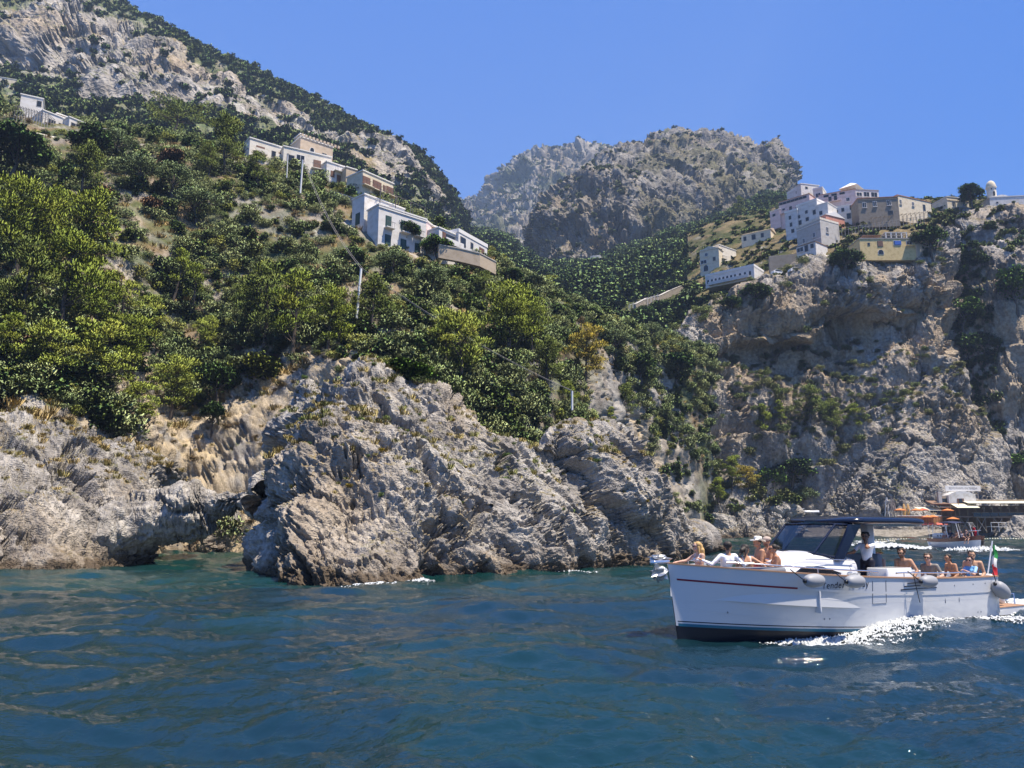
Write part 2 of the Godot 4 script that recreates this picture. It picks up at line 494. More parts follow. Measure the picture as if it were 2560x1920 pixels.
func right_side() -> void:
	# the high cliff on the right with its overhanging band
	var px := [1440, 1540, 1600, 1680, 1760, 1850, 1960, 2070, 2180, 2280, 2340, 2372]
	var cliff := [
		low_row(px, -2.0, [150, 158, 165, 176, 188, 196, 198, 198, 198, 198, 200, 214]),
		row(px, [1270, 1260, 1255, 1250, 1250, 1250, 1250, 1250, 1250, 1250, 1250, 1250], [151, 160, 166, 178, 189, 197, 199, 199, 199, 199, 201, 215]),
		row(px, [1180, 1160, 1150, 1140, 1140, 1130, 1130, 1120, 1110, 1100, 1100, 1100], [152, 161, 168, 181, 191, 198, 200, 200, 200, 200, 202, 216]),
		row(px, [1120, 1080, 1070, 1050, 1040, 1040, 1040, 1030, 1010, 1000, 990, 990], [154, 163, 171, 184, 194, 201, 203, 203, 203, 202, 204, 217]),
		row(px, [1100, 1040, 1020, 990, 970, 950, 940, 930, 910, 890, 880, 880], [157, 166, 174, 188, 198, 205, 208, 209, 208, 205, 205, 218]),
		row(px, [1085, 1015, 990, 940, 905, 885, 872, 850, 820, 795, 780, 780], [160, 169, 178, 191, 201, 208, 211, 212, 212, 210, 208, 219]),
		row(px, [1075, 1000, 970, 905, 865, 850, 840, 815, 785, 755, 735, 730], [162, 171, 180, 192, 199, 203, 205, 206, 207, 208, 209, 220]),
		row(px, [1065, 985, 945, 870, 810, 780, 765, 740, 715, 690, 675, 660], [165, 174, 183, 194, 200, 203, 205, 206, 207, 208, 210, 222]),
		row(px, [1055, 970, 925, 840, 775, 735, 710, 690, 670, 650, 620, 600], [169, 178, 187, 198, 204, 208, 211, 212, 212, 212, 213, 225]),
		row(px, [1050, 960, 915, 830, 765, 715, 680, 650, 630, 615, 585, 570], [180, 190, 200, 210, 216, 219, 222, 223, 222, 220, 220, 230])]
	var pale := [[at(2000, 900, 207), 16.0], [at(2200, 830, 210), 16.0], [at(2310, 800, 208), 14.0], [at(2250, 720, 206), 9.0], [at(2280, 860, 206), 10.0], [at(1830, 950, 205), 12.0], [at(2330, 720, 209), 8.0], [at(1620, 1100, 168), 14.0]]
	var cave := at(2150, 810, 205)
	sheet("right_cliff", cliff, 450, 315, {"size": 6.5, "amp": 0.6, "bed": [2.6, 10.0, 0.1], "tilt": -0.1, "green": -0.1, "dry": 0.15, "creamy": 0.3, "streaks": 0.6, "tone": 1.12,
		"extra": func(p): return -5.0 * (1.0 - smoothstep(0.3, 1.0, ((p - cave) * Vector3(0.75, 2.1, 1.0)).length() / 13.0)),
		"paint": func(p, n, c): return c.lerp(Color(0.52, 0.4, 0.26), near_any(p, pale) * clampf(0.6 + n_mask.get_noise_3dv(p * 0.15) * 1.6, 0, 1) * 0.8)}, M.rock_mid)
	# the netted buttress above the beach
	var but := bluff([[2045, 200, 2050, 1190, 203], [2075, 195, 2085, 1125, 202], [2120, 191, 2140, 1075, 201], [2190, 188, 2220, 1035, 200], [2270, 187, 2300, 975, 200], [2350, 187, 2370, 930, 199], [2420, 188, 2410, 920, 199], [2480, 189, 2450, 1010, 199], [2525, 191, 2490, 1110, 201], [2550, 198, 2515, 1190, 203], [2550, 212, 2530, 1220, 213]], 1.25, -1.5, 6)
	sheet("netted_buttress", but, 280, 180, {"size": 5.0, "amp": 0.55, "green": 0.02, "dry": 0.2, "creamy": 0.28, "streaks": 0.3, "tone": 1.08}, M.rock_mid)
	# the rocky point between cove and beach
	var point := bluff([[1700, 176, 1705, 1280, 180], [1740, 170, 1745, 1245, 178], [1775, 163, 1775, 1180, 176], [1800, 160, 1805, 1200, 173], [1850, 158, 1865, 1225, 172], [1890, 158, 1890, 1250, 171], [1915, 158.5, 1915, 1275, 169], [1945, 160, 1950, 1245, 169], [1975, 162, 1972, 1245, 170], [1990, 168, 1985, 1280, 174]], 1.1, -1.5, 5)
	sheet("rocky_point", point, 200, 110, {"size": 4.5, "amp": 0.7, "green": -0.1, "creamy": 0.05, "tide": true, "streaks": 0.5}, M.rock_mid)
	# the buttress beyond the gully, at the right edge
	var px2 := [2376, 2392, 2430, 2500, 2580, 2680, 2800]
	var far_b := [
		low_row(px2, -2.0, [232, 216, 212, 208, 205, 204, 204]),
		row(px2, [1200, 1200, 1200, 1200, 1200, 1200, 1200], [233, 217, 213, 209, 206, 205, 205]),
		row(px2, [1080, 1080, 1080, 1080, 1080, 1080, 1080], [234, 219, 214, 211, 208, 207, 207]),
		row(px2, [900, 900, 900, 900, 900, 900, 900], [234, 221, 215, 212, 209, 208, 208]),
		row(px2, [740, 740, 730, 730, 730, 730, 730], [235, 222, 216, 213, 210, 209, 209]),
		row(px2, [650, 640, 630, 630, 630, 630, 640], [238, 225, 219, 217, 214, 213, 213]),
		row(px2, [630, 622, 610, 605, 600, 600, 610], [242, 231, 228, 226, 224, 223, 223]),
		row(px2, [590, 585, 575, 570, 565, 565, 570], [246, 234, 231, 229, 227, 226, 226]),
		row(px2, [555, 548, 545, 540, 535, 535, 540], [250, 238, 235, 232, 230, 229, 229]),
		row(px2, [540, 535, 530, 527, 522, 522, 527], [262, 258, 255, 252, 250, 249, 249])]
	sheet("far_right_buttress", far_b, 200, 240, {"size": 6.5, "amp": 0.55, "bed": [2.0, 14.0, -0.05], "tilt": -0.06, "green": -0.12, "dry": 0.2, "creamy": 0.25, "streaks": 0.7, "tone": 1.1,
		"paint": func(p, n, c): return c.lerp(Color(0.5, 0.4, 0.27), near_any(p, [[at(2510, 850, 211), 13.0], [at(2500, 980, 210), 10.0]]) * 0.7)}, M.rock_mid)
	# terraces under and around the village
	var px3 := [1720, 1800, 1900, 2000, 2100, 2200, 2330, 2400, 2560, 2750]
	var ter := [
		row(px3, [860, 790, 730, 680, 650, 640, 620, 580, 560, 560], [204, 209, 216, 218, 220, 220, 220, 240, 246, 246]),
		row(px3, [815, 750, 690, 640, 610, 600, 575, 545, 535, 535], [214, 222, 228, 230, 231, 231, 232, 250, 252, 252]),
		row(px3, [770, 710, 650, 600, 565, 560, 550, 530, 525, 525], [234, 240, 245, 246, 246, 246, 246, 258, 260, 260]),
		row(px3, [720, 660, 610, 570, 545, 540, 530, 518, 515, 515], [256, 260, 263, 262, 260, 260, 260, 266, 270, 270]),
		row(px3, [660, 610, 575, 545, 525, 520, 512, 508, 505, 505], [296, 292, 288, 280, 276, 276, 275, 278, 282, 282]),
		row(px3, [600, 565, 540, 510, 500, 505, 502, 500, 500, 500], [345, 330, 320, 305, 300, 298, 296, 296, 298, 298]),
		row(px3, [585, 550, 530, 500, 495, 505, 505, 505, 505, 505], [390, 370, 350, 335, 330, 325, 320, 318, 318, 318])]
	sheet("village_terraces", ter, 200, 110, {"size": 5.0, "amp": 0.22, "green": 0.35, "dry": 0.1, "creamy": 0.1}, M.rock_mid)
	# the wooded valley between the two shores
	var px4 := [1150, 1250, 1350, 1450, 1560, 1680, 1800, 1920, 2020]
	var val := [
		row(px4, [800, 820, 860, 880, 900, 900, 850, 760, 740], [200, 195, 190, 190, 196, 205, 214, 225, 240]),
		row(px4, [720, 740, 780, 800, 810, 800, 740, 680, 680], [240, 235, 230, 230, 230, 236, 245, 262, 280]),
		row(px4, [660, 680, 720, 735, 735, 710, 660, 620, 620], [310, 300, 290, 285, 280, 285, 300, 315, 330]),
		row(px4, [620, 640, 692, 695, 685, 660, 622, 580, 585], [400, 390, 370, 350, 340, 340, 350, 365, 380]),
		row(px4, [600, 615, 672, 678, 655, 618, 582, 538, 552], [500, 480, 450, 430, 410, 405, 410, 420, 430]),
		row(px4, [582, 597, 662, 664, 636, 594, 558, 504, 520], [640, 600, 560, 520, 500, 490, 490, 490, 490]),
		row(px4, [577, 592, 658, 658, 628, 584, 548, 494, 512], [760, 720, 680, 640, 600, 580, 570, 560, 560])]
	sheet("valley_slope", val, 200, 130, {"size": 9.0, "amp": 0.25, "green": 0.6, "dry": -0.35, "creamy": 0.0}, M.rock_mid)
	# the shingle beach
	var px5 := [1690, 1800, 2000, 2200, 2400, 2600, 2800]
	var beach := [
		low_row(px5, -1.0, [168, 168, 178, 176, 172, 166, 160]),
		low_row(px5, 0.0, [172, 172, 181, 179, 175, 169, 163]),
		low_row(px5, 0.8, [175, 175, 184, 182, 178, 172, 166]),
		low_row(px5, 1.6, [182, 182, 190, 188, 186, 182, 180]),
		low_row(px5, 2.2, [205, 205, 205, 205, 205, 205, 205])]
	sheet("shingle_beach", beach, 200, 40, {"size": 1.2, "amp": 0.18, "green": -0.8, "creamy": -0.2,
		"paint": func(p, n, c): return Color(0.33, 0.31, 0.28).lerp(Color(0.46, 0.43, 0.39), clampf(0.5 + n_fine.get_noise_3dv(p * 1.2) * 1.5, 0, 1))}, M.rock_mid)


func mountains() -> void:
	# the massif on the left: forest slopes with bands of pale cliff
	var px := [-700, -400, -150, 60, 200, 330, 450, 560, 660, 760, 850, 950, 1040, 1100, 1140, 1165]
	var d0 := [230, 230, 230, 228, 225, 225, 222, 222, 225, 225, 230, 240, 250, 270, 300, 330]
	var mas := [
		row(px, [420, 400, 380, 360, 370, 400, 430, 450, 480, 500, 540, 590, 640, 680, 690, 690], d0),
		row(px, [300, 290, 280, 275, 300, 330, 345, 370, 395, 420, 455, 500, 560, 610, 640, 650], [300, 300, 295, 290, 285, 280, 280, 280, 285, 290, 295, 305, 320, 340, 370, 400]),
		row(px, [215, 215, 215, 225, 255, 290, 300, 315, 340, 370, 405, 445, 500, 555, 595, 615], [370, 365, 360, 350, 345, 340, 340, 340, 345, 350, 355, 365, 380, 400, 430, 460]),
		row(px, [150, 150, 150, 165, 195, 235, 265, 275, 300, 335, 365, 405, 455, 520, 565, 590], [410, 405, 400, 390, 380, 375, 372, 380, 385, 385, 390, 400, 415, 430, 460, 490]),
		row(px, [60, 60, 60, 90, 130, 175, 210, 235, 262, 300, 335, 380, 425, 490, 545, 575], [425, 420, 415, 405, 395, 388, 384, 395, 405, 408, 410, 415, 430, 445, 475, 505]),
		row(px, [-20, -20, -10, 30, 70, 120, 165, 200, 230, 272, 310, 360, 405, 470, 530, 565], [450, 445, 440, 430, 420, 412, 405, 415, 430, 435, 435, 436, 448, 460, 490, 520]),
		row(px, [-110, -110, -90, -40, 10, 65, 125, 172, 208, 255, 300, 350, 393, 458, 522, 560], [500, 495, 490, 475, 460, 445, 435, 445, 460, 465, 465, 462, 470, 480, 505, 535]),
		row(px, [-210, -210, -190, -130, -55, 22, 92, 148, 192, 242, 292, 345, 386, 452, 518, 556], [560, 555, 550, 530, 505, 485, 470, 475, 490, 495, 495, 490, 495, 500, 525, 550]),
		row(px, [-150, -150, -130, -80, -20, 40, 110, 160, 205, 255, 305, 360, 400, 465, 530, 566], [660, 655, 650, 620, 590, 560, 540, 540, 550, 550, 550, 540, 540, 540, 560, 580])]
	var bands := [[at(220, 130, 392), 40.8], [at(330, 230, 376), 33.6], [at(480, 250, 376), 36.0], [at(420, 150, 395), 36.0], [at(90, 90, 404), 40.8], [at(60, 40, 428), 28.8], [at(520, 190, 410), 26.4], [at(330, 110, 410), 31.2], [at(620, 260, 400), 28.8], [at(690, 310, 385), 31.2], [at(800, 320, 405), 21.6], [at(900, 390, 410), 33.6], [at(1000, 430, 425), 48.0], [at(1080, 490, 445), 36.0], [at(940, 450, 380), 26.4], [at(870, 365, 405), 24.0], [at(1000, 380, 440), 24.0], [at(600, 215, 420), 21.6], [at(720, 262, 415), 19.2], [at(250, 60, 420), 31.2], [at(150, 10, 440), 31.2], [at(400, 95, 415), 21.6]]
	var hollow := at(165, 105, 393)
	sheet("left_mountain", mas, 370, 220, {"size": 12.0, "amp": 0.75, "bed": [4.0, 26.0, -0.25], "tilt": 0.2, "green": 0.08, "dry": -0.3, "creamy": 0.05, "streaks": 0.5,
		"soft": func(p): return lerpf(0.5, 1.0, near_any(p, bands)),
		"extra": func(p): return -16.0 * (1.0 - smoothstep(0.2, 1.0, ((p - hollow) * Vector3(1.0, 0.8, 0.5)).length() / 17.0)),
		"paint": func(p, n, c):
			var b := near_any(p, bands)
			var veg := clampf(0.95 - b * 1.5 + n_mask.get_noise_3dv(p * 0.02) * 0.7 + n_mask.get_noise_3dv(p * 0.09) * 0.6, 0.0, 1.0)
			return c.lerp(Color(0.1, 0.145, 0.055).lerp(Color(0.17, 0.185, 0.085), clampf(0.3 + n_mask.get_noise_3dv(p * 0.05 + Vector3(3, 3, 3)) * 1.5, 0, 1)), veg * 0.92)}, M.rock_far)
	# the two rock peaks in the middle distance
	var px2 := [1120, 1160, 1200, 1250, 1310, 1370, 1440, 1520, 1600, 1680]
	var mid_a := [
		row(px2, [720, 720, 720, 720, 720, 720, 720, 720, 720, 720], [806, 832, 858, 884, 897, 910, 936, 962, 988, 1014]),
		row(px2, [640, 640, 640, 640, 640, 640, 640, 640, 640, 640], [988, 1014, 1027, 1040, 1040, 1053, 1079, 1105, 1131, 1157]),
		row(px2, [570, 580, 580, 580, 580, 580, 580, 570, 560, 560], [1118, 1170, 1170, 1157, 1157, 1170, 1196, 1235, 1274, 1300]),
		row(px2, [540, 545, 545, 520, 500, 495, 500, 500, 490, 490], [1222, 1300, 1287, 1261, 1248, 1261, 1300, 1352, 1391, 1417]),
		row(px2, [525, 524, 520, 475, 440, 425, 430, 430, 425, 425], [1352, 1430, 1404, 1352, 1326, 1326, 1352, 1404, 1443, 1469]),
		row(px2, [516, 512, 500, 445, 402, 376, 372, 380, 388, 400], [1456, 1534, 1508, 1443, 1404, 1391, 1417, 1456, 1495, 1521]),
		row(px2, [520, 516, 510, 460, 425, 400, 395, 400, 405, 410], [1690, 1755, 1729, 1664, 1612, 1599, 1612, 1651, 1690, 1716])]
	var green_a := [[at(1250, 620, 1040), 110.0], [at(1180, 560, 1170), 90.0], [at(1290, 450, 1350), 60.0], [at(1400, 480, 1300), 50.0]]
	sheet("middle_mountain", mid_a, 250, 170, {"size": 24.0, "amp": 0.85, "bed": [14.0, 60.0, 0.0], "tone": 0.72, "tilt": 0.15, "green": 0.0, "dry": -0.3, "creamy": 0.0, "streaks": 0.4,
		"paint": func(p, n, c): return c.lerp(Color(0.07, 0.09, 0.04), clampf(near_any(p, green_a) * 1.2 + n_mask.get_noise_3dv(p * 0.02) * 0.9 - 0.2, 0, 1) * 0.85)}, M.rock_far)
	var px3 := [1330, 1345, 1375, 1420, 1480, 1540, 1600, 1670, 1750, 1830, 1900, 1950, 1972, 1985]
	var mid_b := [
		row(px3, [720, 700, 700, 690, 680, 660, 650, 640, 620, 600, 580, 570, 570, 570], [620, 560, 545, 540, 535, 535, 535, 540, 545, 550, 555, 560, 580, 640]),
		row(px3, [690, 670, 665, 650, 630, 610, 590, 570, 550, 540, 525, 515, 515, 515], [630, 570, 556, 552, 548, 548, 550, 556, 562, 566, 570, 575, 600, 660]),
		row(px3, [650, 625, 610, 580, 560, 540, 520, 505, 490, 485, 480, 475, 480, 485], [640, 580, 568, 566, 562, 562, 566, 572, 580, 584, 590, 596, 620, 680]),
		row(px3, [620, 580, 560, 530, 500, 480, 460, 445, 435, 440, 455, 455, 465, 470], [655, 592, 580, 578, 576, 580, 586, 596, 610, 625, 640, 646, 662, 720]),
		row(px3, [600, 560, 530, 495, 460, 430, 410, 395, 390, 410, 430, 440, 452, 460], [670, 604, 592, 592, 592, 600, 614, 632, 660, 680, 690, 690, 700, 750]),
		row(px3, [598, 556, 520, 482, 450, 420, 394, 376, 368, 380, 406, 428, 443, 452], [690, 616, 604, 606, 612, 630, 660, 690, 720, 730, 725, 712, 720, 770]),
		row(px3, [594, 550, 512, 472, 434, 404, 374, 354, 346, 356, 382, 412, 429, 443], [705, 630, 618, 624, 640, 668, 710, 745, 770, 765, 745, 724, 735, 790]),
		row(px3, [590, 548, 508, 466, 428, 392, 364, 344, 334, 340, 364, 398, 416, 434], [730, 660, 650, 660, 684, 715, 755, 790, 810, 800, 775, 745, 755, 810]),
		row(px3, [600, 560, 520, 478, 440, 405, 378, 358, 348, 356, 378, 410, 431, 449], [800, 760, 760, 780, 800, 830, 860, 890, 910, 900, 870, 840, 850, 880])]
	var green_b := [[at(1600, 400, 610), 40.0], [at(1720, 400, 640), 55.0], [at(1700, 340, 720), 45.0], [at(1900, 450, 640), 50.0], [at(1840, 480, 590), 40.0], [at(1800, 400, 680), 40.0], [at(1700, 560, 560), 50.0]]
	sheet("rock_peak", mid_b, 335, 210, {"size": 15.0, "amp": 0.8, "bed": [9.0, 42.0, 0.05], "tone": 0.63, "tilt": 0.12, "green": 0.0, "dry": 0.0, "creamy": 0.05, "streaks": 0.6,
		"paint": func(p, n, c): return c.lerp(Color(0.085, 0.095, 0.045).lerp(Color(0.2, 0.17, 0.1), 0.4), clampf(near_any(p, green_b) * 0.9 + n_mask.get_noise_3dv(p * 0.04) * 0.9 - 0.15, 0, 1) * 0.8)}, M.rock_far)


# ---- the sea
func swell(x: float, z: float, far: float) -> float:
	var h := n_big.get_noise_2d(x * 0.055 + z * 0.02, z * 0.13 - x * 0.02) * 0.34
	h += n_fine.get_noise_2d(x * 0.16 + z * 0.06 + 40.0, z * 0.42) * 0.14
	if far < 130.0:
		h += (0.35 - absf(n_mask.get_noise_2d(x * 0.42 - z * 0.1, z * 0.95 + 9.0))) * 0.07
	if far < 70.0:
		h += (0.3 - absf(n_fine.get_noise_2d(x * 0.62 + z * 0.25, z * 1.45))) * 0.06 * (1.0 - far / 70.0)
	if far < 30.0:
		h += (0.3 - absf(n_mask.get_noise_2d(x * 1.4 - z * 0.5, z * 3.0))) * 0.03 * (1.0 - far / 30.0)
	return h


func sea() -> void:
	var na := 540
	var nr := 570
	var pos := PackedVector3Array()
	pos.resize(na * nr)
	var col := PackedColorArray()
	col.resize(na * nr)
	for j in nr:
		var r := 4.0 * pow(300.0 / 4.0, float(j) / (nr - 1))
		for i in na:
			var a := lerpf(-1.0, 1.0, float(i) / (na - 1))
			var x := sin(a) * r
			var z := -cos(a) * r
			pos[j * na + i] = Vector3(x, swell(x, z, r) * (1.0 - smoothstep(150.0, 300.0, r) * 0.8), z)
			# greener over the shallow shelf near the rocks, deep blue in open water
			var shelf := smoothstep(22.0, 44.0, -z) * (1.0 - smoothstep(8.0, 24.0, x + 4.0)) + smoothstep(70.0, 130.0, -z)
			shelf = clampf(shelf + n_mask.get_noise_2d(x * 0.05, z * 0.05) * 0.5, 0.0, 1.0)
			col[j * na + i] = Color(0.004, 0.02, 0.03).lerp(Color(0.007, 0.036, 0.032), shelf)
	var m := StandardMaterial3D.new()
	m.vertex_color_use_as_albedo = true
	m.roughness = 0.06
	m.metallic_specular = 0.65
	m.heightmap_enabled = true
	m.heightmap_texture = noise_tex(noise(FastNoiseLite.TYPE_SIMPLEX, 0.02, 4, 77), 1024)
	m.heightmap_scale = 1.0
	m.uv1_triplanar = true
	m.uv1_world_triplanar = true
	m.uv1_scale = Vector3(0.35, 0.35, 0.6)
	M.water = m
	var o := part("sea", grid_mesh(pos, grid_normals(pos, na, nr), col, na, nr), m)
	o.set_meta("kind", "structure")


# ---- plants
var lv := PackedVector3Array()
var ln := PackedVector3Array()
var lc := PackedColorArray()


func leaf(p: Vector3, out_dir: Vector3, along: Vector3, w: float, l: float, c: Color) -> void:
	# one spray of leaves: a bent quad growing from p
	var side := along.cross(out_dir)
	if side.length() < 0.01: side = Vector3.RIGHT
	side = side.normalized() * w
	var a := p - side * 0.5
	var b := p + side * 0.5
	var d := p + along * l + side * 0.35
	var e := p + along * l - side * 0.35
	for v in [a, b, d, a, d, e]:
		lv.append(v)
		ln.append(out_dir)
		lc.append(c)


func leaf_mesh() -> ArrayMesh:
	var arr := []
	arr.resize(Mesh.ARRAY_MAX)
	arr[Mesh.ARRAY_VERTEX] = lv.duplicate()
	arr[Mesh.ARRAY_NORMAL] = ln.duplicate()
	arr[Mesh.ARRAY_COLOR] = lc.duplicate()
	var m := ArrayMesh.new()
	m.add_surface_from_arrays(Mesh.PRIMITIVE_TRIANGLES, arr)
	lv.clear()
	ln.clear()
	lc.clear()
	return m


func rand_dir(r: RandomNumberGenerator) -> Vector3:
	return Vector3(r.randfn(), r.randfn(), r.randfn()).normalized()


# a clump of sprays filling an ellipsoid; kind: pine (needles reaching up and out), oak (round leaf sprays), olive (fine and loose)
func clump(r: RandomNumberGenerator, c: Vector3, rad: Vector3, n: int, kind: String, size: float) -> void:
	var tone := r.randf_range(0.72, 1.28)
	var warm := r.randf_range(-0.1, 0.12)
	for i in n:
		var d := rand_dir(r)
		if d.y < -0.35 and r.randf() < 0.7: d.y = -d.y
		var q := d * rad * pow(r.randf(), 0.4)
		var o := (d * Vector3(1.0 / rad.x, 1.0 / rad.y, 1.0 / rad.z)).normalized()
		var n3 := (o * 0.75 + rand_dir(r) * 0.55 + Vector3(0, 0.25, 0)).normalized()
		var t := tone * r.randf_range(0.75, 1.25)
		var col := Color(t * (1.0 + warm), t, t * (1.0 - warm))
		match kind:
			"pine":
				leaf(c + q, n3, (o * 0.6 + Vector3(0, 0.75, 0) + rand_dir(r) * 0.6).normalized(), size * 0.3, size * r.randf_range(0.8, 1.4), col)
			"oak":
				leaf(c + q, n3, (rand_dir(r) + o * 0.4).normalized(), size, size * r.randf_range(0.7, 1.2), col)
			_:
				leaf(c + q, n3, (rand_dir(r) * 0.9 + o * 0.7 + Vector3(0, 0.3, 0)).normalized(), size * 0.45, size * r.randf_range(0.7, 1.3), col)


func limb(st: SurfaceTool, pts: Array, r0: float, r1: float, sides := 6) -> void:
	var n := pts.size()
	var rings := []
	for i in n:
		var dir: Vector3 = (pts[mini(i + 1, n - 1)] - pts[maxi(i - 1, 0)]).normalized()
		var x := dir.cross(Vector3(0.3, 0.1, 1.0)).normalized()
		var y := x.cross(dir)
		var r := lerpf(r0, r1, float(i) / (n - 1))
		var ring := []
		for k in sides:
			var a := TAU * k / sides
			ring.append(pts[i] + (x * cos(a) + y * sin(a)) * r)
		rings.append(ring)
	for i in n - 1:
		for k in sides:
			var k2 := (k + 1) % sides
			for v in [rings[i][k], rings[i + 1][k], rings[i][k2], rings[i][k2], rings[i + 1][k], rings[i + 1][k2]]:
				st.add_vertex(v)


func tool() -> SurfaceTool:
	var st := SurfaceTool.new()
	st.begin(Mesh.PRIMITIVE_TRIANGLES)
	st.set_smooth_group(0)
	return st


func done(st: SurfaceTool) -> ArrayMesh:
	st.generate_normals()
	return st.commit()


# tree patterns: [trunk mesh, crown mesh], all about 10 m high
func pine_pattern(sd: int, form: String) -> Array:
	var r := RandomNumberGenerator.new()
	r.seed = sd
	var st := tool()
	var lean := Vector3(r.randf_range(-0.14, 0.14), 1, r.randf_range(-0.1, 0.1))
	var top := lean * (8.6 if form != "umbrella" else 8.0)
	var bend := Vector3(r.randf_range(-0.6, 0.6), 0, r.randf_range(-0.4, 0.4))
	var spine := []
	for i in 7:
		var t := i / 6.0
		spine.append(top * t + bend * sin(t * PI) + Vector3(0, -1.0 if i == 0 else 0.0, 0))
	limb(st, spine, 0.24, 0.06)
	var count := 24 if form != "slim" else 15
	for i in count:
		var t := 0.0
		var reach := 0.0
		match form:
			"umbrella":
				t = r.randf_range(0.72, 1.02)
				reach = r.randf_range(0.4, 4.2)
			"slim":
				t = lerpf(0.42, 1.04, (i + r.randf()) / count)
				reach = r.randf_range(0.1, 1.5) * (1.25 - t)* 1.4
			"sparse":
				t = lerpf(0.5, 1.03, (i + r.randf()) / count)
				reach = r.randf_range(0.5, 2.7)
			_:
				t = lerpf(0.26, 1.03, pow((i + r.randf()) / count, 0.8))
				reach = r.randf_range(0.5, 3.1) * clampf(1.5 - t, 0.35, 1.0)
		var a := r.randf() * TAU + i * 2.4
		var at_spine: Vector3 = spine[mini(int(t * 6.0), 6)]
		var end := Vector3(at_spine.x, 9.0 * t, at_spine.z) + Vector3(cos(a) * reach, reach * 0.12, sin(a) * reach)
		limb(st, [at_spine, at_spine.lerp(end, 0.55) + Vector3(0, -0.15, 0), end], 0.07, 0.025, 4)
		var w := r.randf_range(0.75, 1.3) * (0.75 if form == "slim" else 1.0) * (0.7 if form == "sparse" else 1.0)
		clump(r, end, Vector3(w * 1.15, w * r.randf_range(0.5, 0.75), w * 1.15), int(260 * w) if form != "sparse" else 110, "pine", 0.25)
	return [done(st), leaf_mesh()]


func oak_pattern(sd: int, kind: String) -> Array:
	var r := RandomNumberGenerator.new()
	r.seed = sd
	var st := tool()
	var spine := [Vector3(0, -1, 0), Vector3(r.randf_range(-0.3, 0.3), 1.6, 0), Vector3(r.randf_range(-0.5, 0.5), 3.4, r.randf_range(-0.4, 0.4)), Vector3(0, 6.0, 0)]
	limb(st, spine, 0.34, 0.1)
	for i in 26:
		var d := rand_dir(r)
		d.y = absf(d.y) * 0.9 - 0.12
		var e := Vector3(0, 5.2, 0) + d * Vector3(3.4, 3.5, 3.4) * r.randf_range(0.62, 1.0)
		if i % 3 == 0: limb(st, [spine[2], spine[2].lerp(e, 0.6), e], 0.12, 0.03, 4)
		var w := r.randf_range(0.9, 1.6)
		clump(r, e, Vector3(w, w * 0.8, w), int(150 * w), kind, 0.27 if kind == "oak" else 0.26)
	clump(r, Vector3(0, 5.2, 0), Vector3(2.9, 2.7, 2.9), 320, kind, 0.42)
	return [done(st), leaf_mesh()]


# low shrub of radius 1
func shrub_pattern(sd: int, kind: String, n: int, lobes: int, size: float) -> ArrayMesh:
	var r := RandomNumberGenerator.new()
	r.seed = sd
	for i in lobes:
		var a := r.randf() * TAU
		var d := r.randf_range(0.1, 0.62)
		var w := r.randf_range(0.34, 0.6)
		clump(r, Vector3(cos(a) * d, r.randf_range(0.25, 0.75), sin(a) * d), Vector3(w, w * 0.85, w), n / lobes, kind, size)
	return leaf_mesh()


func grass_pattern(sd: int, n: int) -> ArrayMesh:
	var r := RandomNumberGenerator.new()
	r.seed = sd
	for i in n:
		var a := r.randf() * TAU
		var d := sqrt(r.randf()) * 0.7
		var t := r.randf_range(0.7, 1.3)
		leaf(Vector3(cos(a) * d, 0, sin(a) * d), Vector3(cos(a) * 0.5, 0.8, sin(a) * 0.5).normalized(), Vector3(cos(a) * r.randf_range(0, 0.8), 1.0, sin(a) * r.randf_range(0, 0.8)).normalized(), 0.09, r.randf_range(0.5, 1.0), Color(t, t, t))
	return leaf_mesh()


# many small plants of one kind over a sheet, as one stretch of ground cover
func scatter(called: String, label: String, over: String, mesh: ArrayMesh, m: Material, count: int, lo: float, hi: float, keep, tint: Array, sd: int, squash := 1.0) -> void:
	var s: Dictionary = sheets[over]
	var r := RandomNumberGenerator.new()
	r.seed = sd
	var spots: Array[Transform3D] = []
	var tones := PackedColorArray()
	var tries := 0
	while spots.size() < count and tries < count * 14:
		tries += 1
		var i := r.randi_range(0, s.pos.size() - 1)
		var p: Vector3 = s.pos[i]
		if p.y < 0.8: continue
		if r.randf() > keep.call(p, s.nrm[i]): continue
		var size := lerpf(lo, hi, pow(r.randf(), 2.3))
		var b := Basis(Vector3.UP, r.randf() * TAU).scaled(Vector3(size * r.randf_range(0.85, 1.2), size * r.randf_range(0.75, 1.15) * squash, size))
		spots.append(Transform3D(b, p + s.base[i] * size * 0.1 - Vector3(0, size * 0.15, 0)))
		var c: Color = tint[r.randi() % tint.size()]
		tones.append(c * r.randf_range(0.85, 1.15))
	var mm := MultiMesh.new()
	mm.transform_format = MultiMesh.TRANSFORM_3D
	mm.use_colors = true
	mm.mesh = mesh
	mm.instance_count = spots.size()
	for i in spots.size():
		mm.set_instance_transform(i, spots[i])
		mm.set_instance_color(i, tones[i])
	var o := MultiMeshInstance3D.new()
	o.multimesh = mm
	o.material_override = m
	o.name = numbered(called)
	add_child(o)
	tag(o, label, "scrub", "", "stuff")


